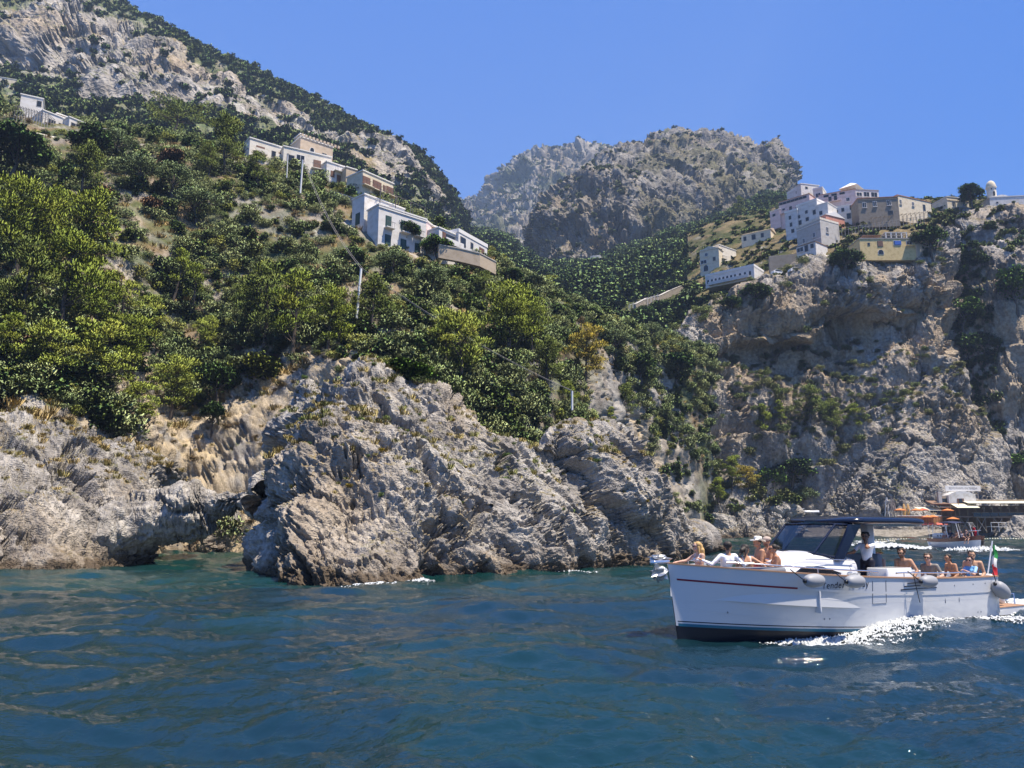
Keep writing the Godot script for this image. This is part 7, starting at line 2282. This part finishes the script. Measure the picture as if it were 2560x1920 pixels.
func wakes() -> void:
	M.foam = flat(Color(0.44, 0.47, 0.49), 0.8)
	M.foam.cull_mode = BaseMaterial3D.CULL_DISABLED
	var at_hull := func(x: float, z: float) -> Vector3: return aboard(x, 0, z)
	foam("bow_wave_foam", "white bow wave churning along the tour boat's side", at_hull.call(1.2, 0.95), at_hull.call(8.4, 1.5), 1.7, 0.017, 0.07,
		func(s, t): return clampf(0.98 - t * 0.9 - maxf(0.2 - s, 0.0) * 4.5 - maxf(s - 0.6, 0.0) * 1.6, 0, 1))
	foam("stern_wake_foam", "streaks of foam trailing from the tour boat's stern", at_hull.call(7.6, 1.5), at_hull.call(14.5, 1.2), 2.6, 0.026, 0.04,
		func(s, t): return clampf(0.5 - absf(t - 0.4 - s * 0.1) * 0.9, 0, 1))
	foam("stern_wash_foam", "churned water behind the swimming platform", at_hull.call(11.8, -2.2), at_hull.call(16.5, -2.5), 4.2, 0.05, 0.08, func(s, t): return clampf(0.72 - absf(t - 0.5) * 0.9, 0, 1))
	# breakers on the headland's foot
	foam("breaker_foam", "white breaker at the foot of the headland, larger and left of two", low(985, 0, 35.4), low(1120, 0, 36.2), 1.6, 0.026, 0.14, func(s, t): return clampf(1.1 - absf(s - 0.45) * 1.9 - absf(t - 0.3) * 1.1, 0, 1))
	foam("breaker_foam", "white breaker at the foot of the headland, smaller and right of two", low(1370, 0, 42.8), low(1490, 0, 45.8), 1.4, 0.03, 0.1, func(s, t): return clampf(1.0 - absf(s - 0.4) * 1.7 - absf(t - 0.35) * 1.3, 0, 1))
	foam("shore_foam", "thin line of foam along the foot of the headland", low(760, 0, 33.9), low(990, 0, 34.6), 0.9, 0.035, 0.05, func(s, t): return clampf(0.5 - absf(t - 0.5) * 1.1, 0, 1))
	# the second boat's wake
	foam("distant_wake_foam", "broad white wake fanning out round the wooden boat", low(2205, 0, 122), low(2345, 0, 84), 7.0, 0.085, 0.2, func(s, t): return clampf(0.35 + s * 0.9 - absf(t - 0.45) * 1.4, 0, 1))
	foam("distant_bow_foam", "white bow wave in front of the wooden boat", low(2325, 0, 80.5), low(2500, 0, 84.5), 5.0, 0.075, 0.35, func(s, t): return clampf(1.2 - absf(s - 0.45) * 1.2 - absf(t - 0.45) * 1.6, 0, 1))


func second_boat() -> void:
	var p0 := low(2335, 0, 89.0)
	var p1 := low(2442, 0, 84.0)
	var turn := -atan2(p1.z - p0.z, p1.x - p0.x)
	var t := thing("wooden_boat", "white and varnished wooden passenger boat with a dark blue awning nearing the beach", "boat", p0 + Vector3(0, 0.15, 0), turn)
	var l := Vector2(p1.x - p0.x, p1.z - p0.z).length() + 0.6
	t.rotation.z = 0.02
	# hull loft: x forward, z to the viewer
	var side := func(u: float, v: float) -> Vector3:
		var b := 1.25 * pow(maxf(1.0 - pow(absf(u - 0.4) / 0.62, 2.2), 0.0), 0.6)
		var ys := 0.95 + 0.35 * pow(absf(u - 0.35), 2.0) * 2.2
		return Vector3(u * l + (0.35 * v if u > 0.8 else 0.0) * (u - 0.8) * 5.0, lerpf(-0.3, ys, v), b * (0.72 + 0.28 * sqrt(v)))
	for piece in [["hull", 0.0, 0.66, M.gelcoat], ["rubbing_strake", 0.66, 0.7, M.frame_white], ["varnished_strake", 0.7, 1.0, flat(Color(0.16, 0.05, 0.03), 0.25)]]:
		var st := tool()
		for s in [1.0, -1.0]:
			for i in 24:
				for j in 4:
					var q := []
					for c in [[i, j], [i + 1, j], [i, j + 1], [i + 1, j + 1]]:
						var w: Vector3 = side.call(c[0] / 24.0, lerpf(piece[1], piece[2], c[1] / 4.0))
						if piece[0] == "rubbing_strake": w.z += 0.04
						q.append(Vector3(w.x, w.y, w.z * s))
					for v in ([q[0], q[2], q[1], q[1], q[2], q[3]] if s > 0 else [q[0], q[1], q[2], q[1], q[3], q[2]]): st.add_vertex(v)
		st.index()
		part(piece[0], done(st), piece[3], t)
	var dk := tool()
	dk.set_smooth_group(-1)
	for i in 24:
		var a: Vector3 = side.call(i / 24.0, 0.72)
		var b: Vector3 = side.call((i + 1) / 24.0, 0.72)
		for v in [a, Vector3(a.x, a.y, -a.z), b, b, Vector3(a.x, a.y, -a.z), Vector3(b.x, b.y, -b.z)]: dk.add_vertex(v)
	part("deck", done(dk), M.teak, t)
	part("cabin", soft_box(Vector3(1.5, 0.7, 1.5), 0.2), M.cushion, t).position = Vector3(1.3, 1.2, 0)
	for k in 2: part("cabin_window", ellipsoid(Vector3.ONE), M.black, t).position = Vector3(1.35 + k * 0.35, 1.25, 0.75)
	for n in ["cabin_window", "cabin_window_001"]: t.get_node(n).scale = Vector3(0.16, 0.22, 0.04)
	var aw := tool()
	for i in 8:
		for j in 6:
			var q := []
			for c in [[i, j], [i + 1, j], [i, j + 1], [i + 1, j + 1]]:
				q.append(Vector3(1.1 + c[0] * 0.36, 2.55 + 0.16 * sin(c[0] / 8.0 * PI) + 0.12 * sin(c[1] / 6.0 * PI), -1.0 + c[1] * 0.333))
			for v in [q[0], q[2], q[1], q[1], q[2], q[3]]: aw.add_vertex(v)
	var cloth := flat(Color(0.015, 0.022, 0.07), 0.8)
	cloth.cull_mode = BaseMaterial3D.CULL_DISABLED
	part("awning", done(aw), cloth, t)
	for x in [1.1, 2.6, 4.0]:
		for s in [1.0, -1.0]:
			part("awning_frame", bar(Vector3(x + (0.3 if x > 2 else -0.2), 1.0, s * 1.05), Vector3(x, 2.56, s * 1.0), 0.035), M.frame_white, t)
	var wsn := tool()
	for v in [Vector3(1.7, 1.5, 0.9), Vector3(1.9, 2.4, 0.9), Vector3(3.9, 1.5, 0.95), Vector3(3.9, 1.5, 0.95), Vector3(1.9, 2.4, 0.9), Vector3(3.7, 2.4, 0.95)]: wsn.add_vertex(v + Vector3(0, 0, -1.9))
	var clear: StandardMaterial3D = M.glass_dark.duplicate()
	clear.albedo_color = Color(0.6, 0.65, 0.7, 0.3)
	part("clear_screen", done(wsn), clear, t)
	for x in [5.2, 5.9]:
		part("bow_rail_post", bar(Vector3(x, 1.0, 0.7 - (x - 5.2) * 0.7), Vector3(x, 1.75, 0.75 - (x - 5.2) * 0.7), 0.025), M.steel, t)
	part("bow_rail", bar(Vector3(5.0, 1.72, 0.85), Vector3(6.2, 1.8, 0.1), 0.03), M.steel, t)
	part("antenna", bar(Vector3(0.1, 1.0, 0.6), Vector3(0.1, 2.4, 0.6), 0.02), M.gelcoat, t)
	part("hull_fender", ellipsoid(Vector3.ONE), M.gelcoat, t).position = Vector3(0.3, 0.35, 0.95)
	t.get_node("hull_fender").scale = Vector3(0.3, 0.5, 0.25)
	var here := func(x: float, y: float, z: float) -> Vector3: return t.transform * Vector3(x, y, z)
	var tan := Color(0.5, 0.29, 0.2)
	var crowd := [[2.2, 1.25, 0.5, 0.0, "shirtless passenger in a cap at the left of the wooden boat's group", {"top": Color(0.6, 0.5, 0.42), "hat": "cap", "low": Color(0.35, 0.05, 0.05)}],
		[2.85, 1.1, 0.6, 0.2, "passenger in a navy shirt and blue hat on the wooden boat", {"top": Color(0.02, 0.025, 0.06), "sleeve": Color(0.02, 0.025, 0.06), "hat": "cap"}],
		[3.3, 1.35, 0.0, 0.1, "passenger standing out behind the others, under the middle of the blue awning", {"top": Color(0.6, 0.4, 0.4)}],
		[3.65, 1.12, 0.55, -0.2, "dark-haired passenger leaning on her arms on the wooden boat", {"man": false, "style": "long", "lean": 0.2}],
		[4.2, 1.02, 0.55, 0.1, "passenger in a pale patterned top on the wooden boat", {"man": false, "style": "long", "top": Color(0.6, 0.55, 0.55)}],
		[4.7, 1.12, 0.45, 0.2, "fair-haired passenger sitting forward of the awning on the wooden boat", {"man": false, "style": "bun", "hair": Color(0.35, 0.2, 0.08), "bikini": true, "top": Color(0.4, 0.3, 0.3)}],
		[5.15, 1.02, 0.75, 0.0, "passenger in dark swimwear with legs over the side of the wooden boat", {"man": false, "style": "short", "low": Color(0.02, 0.02, 0.02), "top": Color(0.05, 0.05, 0.05), "trouser": 0.2, "left_foot": Vector3(0.25, -0.62, 0.45), "right_foot": Vector3(-0.2, -0.62, 0.45)}],
		[5.5, 1.62, 0.1, -0.6, "man in a red shirt and red shorts standing at the bow of the wooden boat", {"top": Color(0.45, 0.01, 0.03), "sleeve": Color(0.45, 0.01, 0.03), "low": Color(0.4, 0.01, 0.03), "trouser": 0.9, "lean": 0.3, "left_foot": Vector3(0.12, -0.84, 0), "right_foot": Vector3(-0.12, -0.84, 0.05), "left_knee": Vector3(0, 0, 1), "right_knee": Vector3(0, 0, 1)}]]
	for c in crowd:
		var k: Dictionary = c[5]
		k.skin = tan
		k.cell = 0.032
		k.head_cell = 0.02
		k.hand_cell = 0.014
		person(c[4], here.call(c[0], c[1], c[2]), turn + c[3], k)


func umbrella(label: String, p: Vector3, m: Material, r: float, high: float, group: String) -> void:
	var n := thing("beach_umbrella", label, "umbrella", p, 0.0, group)
	part("pole", bar(Vector3(0, -0.3, 0), Vector3(0, high, 0), 0.03), M.wood, n)
	var c := CylinderMesh.new()
	c.top_radius = 0.05
	c.bottom_radius = r
	c.height = 0.4
	c.radial_segments = 8
	part("canopy", c, m, n).position.y = high - 0.1
	var v := CylinderMesh.new()
	v.top_radius = r + 0.01
	v.bottom_radius = r + 0.01
	v.height = 0.14
	v.radial_segments = 8
	part("valance", v, m, n).position.y = high - 0.36


func beach_life() -> void:
	wakes()
	second_boat()
	var d := 181.0
	var orange := flat(Color(0.6, 0.2, 0.05), 0.8)
	var redor := flat(Color(0.6, 0.13, 0.08), 0.8)
	var awn := flat(Color(0.72, 0.66, 0.48), 0.85)
	var P := func(px: float, py: float, dd: float) -> Vector3: return at(px, py, dd)
	# the restaurant on stilts; its own axes are the world's, origin at the left foot of the veranda
	var o: Vector3 = P.call(2380, 1318, 172)
	var r := thing("beach_restaurant", "beach restaurant on dark stilts with long cream awnings and a white gabled room on top", "restaurant", o)
	var q := func(px: float, py: float, dd := 172.0) -> Vector3: return P.call(px, py, dd) - o
	var floor_y: float = q.call(2400, 1293).y
	put("veranda_floor", Vector3(19.0, 0.3, 5.0), M.wood, r, Vector3(15.0, floor_y, -2.5))
	put("lower_floor", Vector3(5.2, 0.3, 5.0), M.brown_roof, r, Vector3(3.0, floor_y + 0.1, -2.6))
	put("back_wall", Vector3(23.0, 6.4, 0.3), M.brown_roof, r, Vector3(12.2, floor_y - 0.6, -5.0))
	for k in 13:
		var x := 0.2 + k * 1.85
		part("stilt", bar(Vector3(x, -1.2, -0.2), Vector3(x, floor_y + 2.9, -0.2), 0.09, 8), M.wood, r)
		part("stilt", bar(Vector3(x, -1.2, -4.4), Vector3(x, floor_y, -4.4), 0.09, 8), M.wood, r)
		if k % 2 == 1 and k < 12:
			part("cross_brace", bar(Vector3(x, -1.0, -0.1), Vector3(x + 1.85, floor_y - 0.2, -0.1), 0.06), M.wood_grey, r)
			part("cross_brace", bar(Vector3(x + 1.85, -1.0, -0.05), Vector3(x, floor_y - 0.2, -0.05), 0.06), M.wood_grey, r)
	for k in 10:
		var x := 5.9 + k * 1.85
		part("railing_panel", box(Vector3(1.7, 0.8, 0.05)), M.pane_dark, r).position = Vector3(x, floor_y + 0.55, 0.0)
		part("table", soft_box(Vector3(0.9, 0.06, 0.8), 0.02), M.frame_white, r).position = Vector3(x, floor_y + 0.95, -0.9)
		part("hanging_lamp_shade", ellipsoid(Vector3.ONE), M.tan, r).position = Vector3(x, floor_y + 2.0, -0.7)
		r.get_node("hanging_lamp_shade" if k == 0 else "hanging_lamp_shade_%03d" % k).scale = Vector3(0.6, 0.35, 0.6)
	part("handrail", bar(Vector3(5.0, floor_y + 1.0, 0.02), Vector3(24.5, floor_y + 1.0, 0.02), 0.05), M.wood, r)
	# awnings: sloping slabs
	var long_a := put("long_awning", Vector3(20.4, 0.1, 3.4), awn, r, Vector3(14.0, floor_y + 3.35, -0.9))
	long_a.rotation.x = 0.2
	var low_a := put("low_awning", Vector3(5.0, 0.1, 2.6), awn, r, Vector3(3.2, floor_y + 2.45, 0.4))
	low_a.rotation.x = 0.35
	put("brown_eaves", Vector3(8.4, 0.25, 3.0), M.brown_roof, r, Vector3(1.0, floor_y + 3.25, -2.6)).rotation.x = 0.25
	put("roof_deck", Vector3(20.0, 0.25, 4.0), M.tan, r, Vector3(13.5, floor_y + 3.75, -3.6))
	# the white room with an arched gable
	var gp := PackedVector2Array([Vector2(-3.05, 0), Vector2(3.05, 0), Vector2(3.0, 2.0)])
	for k in 9:
		var a := PI * (0.16 + 0.68 * k / 8.0)
		gp.append(Vector2(cos(a) * 3.3, 1.25 + sin(a) * 1.65))
	gp.append(Vector2(-3.0, 2.0))
	part("white_room", slab(gp, 3.0), M.white, r).position = q.call(2417, 1260) + Vector3(0, 0, -3.0)
	var sh := q.call(2411, 1252) as Vector3
	put("window", Vector3(1.5, 1.1, 0.1), M.shutter_brown, r, sh + Vector3(0, 0, -1.46))
	put("pane", Vector3(0.7, 1.0, 0.06), M.pane_dark, r.get_node("window"), Vector3(0, 0, 0.06))
	put("flue", Vector3(0.75, 2.8, 0.7), M.greywall, r, q.call(2361, 1245) + Vector3(0, 0, -2))
	put("side_room", Vector3(1.9, 1.9, 1.8), M.tan, r, q.call(2375, 1251) + Vector3(0, 0, -3.2))
	put("doorway", Vector3(1.2, 1.4, 0.1), M.pane_dark, r.get_node("side_room"), Vector3(0.1, -0.2, 0.92))
	# the sign board with its row of letters
	var sg := thing("sign_board", "long pale sign board with a row of grey letters above the restaurant's white room", "sign", P.call(2407, 1221, 176))
	put("board", Vector3(8.0, 1.25, 0.15), M.roof_white, sg, Vector3.ZERO)
	for x in [-3.4, 3.4]: part("leg", bar(Vector3(x, -2.6, -0.15), Vector3(x, 0.4, -0.15), 0.07), M.wood_grey, sg)
	var sf := SystemFont.new()
	sf.font_names = PackedStringArray(["Droid Sans"])
	var tm := TextMesh.new()
	tm.font = sf
	tm.text = "RISTORANTE DA TERESA"
	tm.font_size = 48
	tm.pixel_size = 0.0125
	tm.depth = 0.04
	part("lettering", tm, M.roof_grey, sg).position = Vector3(0, 0.05, 0.09)
	# steps down to the shingle
	var sp := thing("wooden_steps", "short flight of pale steps under the restaurant", "steps", P.call(2432, 1318, 170))
	for k in 4: put("tread", Vector3(1.3, 0.1, 0.35), M.coping, sp, Vector3(0, 0.1 + k * 0.3, -k * 0.35))
	var jetty := thing("bathing_platform", "small white-railed bathing platform beside the boulder", "platform", P.call(2492, 1318, 168))
	put("deck", Vector3(3.4, 0.15, 1.6), M.coping, jetty, Vector3(0, 0.1, 0))
	for x in [-1.6, 0.0, 1.6]: part("post", bar(Vector3(x, -1, 0.7), Vector3(x, 1.0, 0.7), 0.05), M.frame_white, jetty)
	part("rail", bar(Vector3(-1.6, 1.0, 0.7), Vector3(1.6, 1.0, 0.7), 0.04), M.frame_white, jetty)
	# reed fence deck with umbrellas
	var fo: Vector3 = P.call(2246, 1310, 172)
	var fence := thing("reed_fence", "orange-brown reed fence of upright canes along the bathing deck", "fence", fo)
	var reed := flat(Color(0.42, 0.2, 0.07), 0.9)
	var reed2 := flat(Color(0.5, 0.26, 0.1), 0.9)
	for k in 48: put("cane_panel", Vector3(0.2, 1.75 + 0.08 * sin(k * 1.7), 0.06), reed if k % 3 else reed2, fence, Vector3(k * 0.206, 0.85, 0.02 * sin(k * 2.3)))
	part("top_rail", bar(Vector3(0, 1.75, 0.05), Vector3(9.8, 1.75, 0.05), 0.06), M.frame_white, fence)
	put("deck_floor", Vector3(9.8, 0.2, 4.0), M.wood, fence, Vector3(4.9, 1.4, -2.2))
	var ug := "orange beach umbrellas on the deck"
	umbrella("orange umbrella at the left end of the reed-fenced deck", P.call(2252, 1297, 173), orange, 1.35, 2.2, ug)
	umbrella("orange umbrella in the middle of the reed-fenced deck, left of the cream awning", P.call(2294, 1297, 173.5), orange, 1.3, 2.2, ug)
	umbrella("red-orange umbrella touching the cream awning on the deck", P.call(2309, 1297, 174), redor, 1.2, 2.3, ug)
	umbrella("orange umbrella right of the cream awning", P.call(2371, 1299, 172), orange, 1.3, 2.3, ug)
	umbrella("orange umbrella lower down beside the steps of the restaurant", P.call(2384, 1317, 169), orange, 1.3, 2.0, "")
	umbrella("orange umbrella on the shingle before the reed fence, left", P.call(2320, 1309, 171), orange, 1.2, 1.7, "")
	umbrella("orange umbrella on the shingle before the reed fence, right", P.call(2333, 1308, 171), orange, 1.2, 1.7, "")
	for k in 2:
		var aw := thing("cream_awning", ["wide cream awning over the deck right of the orange umbrellas", "narrow cream awning between deck and restaurant"][k], "awning", P.call([2322, 2366][k], 1297, 174.5))
		put("cloth", Vector3([4.8, 3.6][k], 0.08, 2.6), awn, aw, Vector3(0, [2.2, 2.9][k], 0)).rotation.x = 0.3
		for x in [-1.6, 1.6]: part("post", bar(Vector3(x, -0.5, 1.0), Vector3(x, 2.1, 1.0), 0.05), M.wood, aw)
	for k in 2:
		var kb := thing("upright_kayak", ["pale orange kayak standing upright on the deck, left of two", "pale orange kayak standing upright on the deck, right of two"][k], "kayak", P.call([2262, 2272][k], 1292, 174.5), 0.0, "upright kayaks")
		var e := part("hull", ellipsoid(Vector3.ONE), flat(Color(0.62, 0.4, 0.14), 0.5), kb)
		e.scale = Vector3(0.75, 3.2, 0.4)
		e.position.y = 1.3
		part("cockpit", ellipsoid(Vector3.ONE), M.frame_grey, kb).position = Vector3(0, 1.4, 0.16)
		kb.get_node("cockpit").scale = Vector3(0.3, 0.8, 0.12)
	# driftwood sculpture
	var dw := thing("driftwood_sculpture", "tall fan of weathered grey planks and poles leaning together on the beach", "sculpture", P.call(2230, 1298, 175))
	for k in 16:
		var x := -1.6 + k * 0.21
		part("plank", bar(Vector3(x, 0, sin(k * 2.0) * 0.5), Vector3(x * 0.55 + sin(k * 3.1) * 0.5, 3.6 + 1.6 * sin(k * 1.9 + 1.0), sin(k * 1.3) * 0.4), 0.09, 5), M.wood_grey if k % 4 else M.frame_white, dw)
	# sunbeds in a row along the shingle, each with its tilted back
	var bed: Node3D = null
	for k in 15:
		var where: Vector3 = P.call(2236 + k * 9.5, 1316, 170)
		var label := "folded coral-red sunbed in the row on the shingle below the reed fence"
		if bed == null:
			bed = thing("sunbed", label, "sunbed", where, 0.0, "sunbeds along the beach")
			put("mattress", Vector3(0.65, 0.12, 1.3), redor, bed, Vector3(0, 0.35, 0))
			put("backrest", Vector3(0.65, 0.12, 0.7), redor, bed, Vector3(0, 0.55, -0.9)).rotation.x = 0.7
			for x in [-0.28, 0.28]: put("leg", Vector3(0.05, 0.35, 1.2), M.frame_white, bed, Vector3(x, 0.15, 0))
		else:
			copy_of(bed, label, where, sin(k * 3.0) * 0.15)
	# kiosk, boats on the shore and boulder
	var ki := thing("beach_kiosk", "small beach kiosk with a blue fascia and a white roof by the rocky point", "kiosk", P.call(1998, 1296, 177))
	for x in [-0.7, 0.7]:
		for z in [-0.7, 0.7]: put("post", Vector3(0.1, 2.0, 0.1), M.wood, ki, Vector3(x, 1.0, z))
	put("fascia", Vector3(1.6, 0.55, 1.6), flat(Color(0.12, 0.3, 0.55), 0.7), ki, Vector3(0, 1.75, 0))
	put("roof", Vector3(1.9, 0.14, 1.9), M.frame_white, ki, Vector3(0, 2.12, 0)).rotation.z = 0.05
	put("counter", Vector3(1.4, 0.8, 0.8), M.shutter_brown, ki, Vector3(0, 0.4, 0.2))
	put("plinth", Vector3(2.4, 2.2, 2.0), M.tan, ki, Vector3(0, -1.1, 0))
	var boats := [["white rowing boat lying upturned on the grass right of the kiosk", 2029, 1281, 186, 0.1, true], ["small white motorboat moored at the rocky point, behind the hardtop", 2003, 1330, 171, 0.4, false], ["white dinghy drawn up on the shingle below the kiosk", 2004, 1313, 176, -0.2, false]]
	for b in boats:
		var n := thing("small_boat", b[0], "boat", P.call(b[1], b[2], b[3]), b[4], "small boats on the beach")
		var rings := []
		for i in 13:
			var u := i / 12.0
			var w := 0.75 * pow(maxf(sin(PI * clampf(u * 0.86 + 0.14, 0, 1)), 0.04), 0.6)
			var ring := []
			for j in 12:
				var a := PI + PI * j / 11.0
				ring.append(Vector3(-1.9 + u * 3.8, 0.1 + 0.55 * (sin(a) * 0.9 + 0.9) if sin(a) < -0.05 else 0.62, cos(a) * w))
			rings.append(ring)
		var hull := part("hull", loft(rings), M.gelcoat, n)
		if b[5]:
			hull.rotation.x = PI
			hull.position.y = 0.6
		else:
			put("thwart", Vector3(0.25, 0.06, 1.1), M.teak, n, Vector3(0, 0.66, 0))
			put("outboard", Vector3(0.3, 0.5, 0.3), M.black, n, Vector3(-1.95, 0.7, 0))
	var bo := bluff([[2480, 170, 2490, 1325, 170], [2500, 166, 2508, 1307, 169], [2528, 164, 2538, 1292, 168], [2568, 163, 2572, 1288, 168], [2620, 164, 2615, 1300, 169], [2640, 172, 2635, 1320, 172]], 1.1, -1.0, 4)
	sheet("shore_boulder", bo, 70, 50, {"size": 2.0, "amp": 0.45, "green": -0.6, "creamy": -0.1, "streaks": 0.2}, M.rock_mid)
	# buoy lines of the bathing area
	var lines := [[low(2450, 0, 143), low(2600, 0, 138), "line of pale yellow floats right of the wooden boat", 24], [low(2190, 0, 137), low(2330, 0, 148), "line of pale yellow floats left of the wooden boat, further out", 22], [low(2180, 0, 118), low(2236, 0, 121), "short line of yellow floats behind the skipper, nearest the tour boat", 12]]
	for l in lines:
		var n := thing("buoy_line", l[2], "buoy line", l[0])
		part("rope", bar(Vector3(0, 0.02, 0), l[1] - l[0] + Vector3(0, 0.02, 0), 0.03), M.frame_white, n)
		var sm := SphereMesh.new()
		sm.radius = 0.16
		sm.height = 0.32
		sm.radial_segments = 8
		sm.rings = 5
		for k in l[3]:
			var f := part("float", sm, M.foam if k % 4 == 0 else awn, n)
			var pp: Vector3 = (l[1] - l[0]) * (float(k) / (l[3] - 1))
			f.position = Vector3(pp.x, 0.08 + swell(l[0].x + pp.x, l[0].z + pp.z, 140.0) * 0.6, pp.z)
	# agaves
	for a in [["spiky grey-green agave on the lip of the cream cliff left of the headland", "left_hillside", 762, 1000, 1.0], ["agave cluster among scrub high on the left slope, left of the wires", "left_hillside", 715, 600, 1.4], ["pale agave on the ledge of the right cliff", "right_cliff", 2150, 1085, 2.0]]:
		var g := ground(a[1], a[2], a[3])
		var n := thing("agave", a[0], "agave", g[0])
		for k in 17:
			var t := k * 2.399
			var up := 0.25 + 0.65 * float(k) / 17.0
			var dir := Vector3(cos(t) * (1.0 - up * 0.6), up, sin(t) * (1.0 - up * 0.6)).normalized()
			var st := tool()
			limb(st, [Vector3.ZERO, dir * 0.55 * a[4], dir * 1.0 * a[4] + Vector3(dir.x, -0.1, dir.z) * 0.15 * a[4]], 0.09 * a[4], 0.012, 5)
			part("leaf", done(st), M.leaf_agave, n)


func _ready() -> void:
	rng.seed = 20240
	var cam := Camera3D.new()
	cam.name = "camera"
	cam.position = EYE
	cam.rotation.x = PITCH
	cam.fov = 2.0 * rad_to_deg(atan(960.0 / FOCAL))
	cam.near = 0.1
	cam.far = 6000.0
	add_child(cam)
	var we := WorldEnvironment.new()
	we.name = "environment"
	var env := Environment.new()
	env.background_mode = Environment.BG_SKY
	var sky := ProceduralSkyMaterial.new()
	sky.sky_top_color = Color(0.22, 0.39, 0.675)
	sky.sky_horizon_color = Color(0.455, 0.6, 0.775)
	sky.sky_curve = 0.16
	sky.ground_bottom_color = Color(0.03, 0.1, 0.2)
	sky.ground_horizon_color = Color(0.3, 0.45, 0.65)
	sky.sun_angle_max = 1.0
	env.sky = Sky.new()
	env.sky.sky_material = sky
	env.tonemap_mode = Environment.TONE_MAPPER_LINEAR
	env.tonemap_exposure = 1.95
	env.sdfgi_enabled = true
	env.ssao_enabled = true
	env.ssil_enabled = true
	env.fog_enabled = true
	env.fog_density = 0.0002
	env.fog_light_color = Color(0.72, 0.82, 0.95)
	we.environment = env
	add_child(we)
	var sun := DirectionalLight3D.new()
	sun.name = "sun"
	sun.light_energy = 1.6
	sun.light_color = Color(1.0, 0.95, 0.87)
	sun.light_angular_distance = 0.53
	sun.shadow_enabled = true
	add_child(sun)
	sun.look_at_from_position(Vector3(0.33, 0.92, 0.17) * 10.0, Vector3.ZERO)
	materials()
	terrain()
	sea()
	plants()
	trees()
	buildings()
	tour_boat()
	people()
	beach_life()
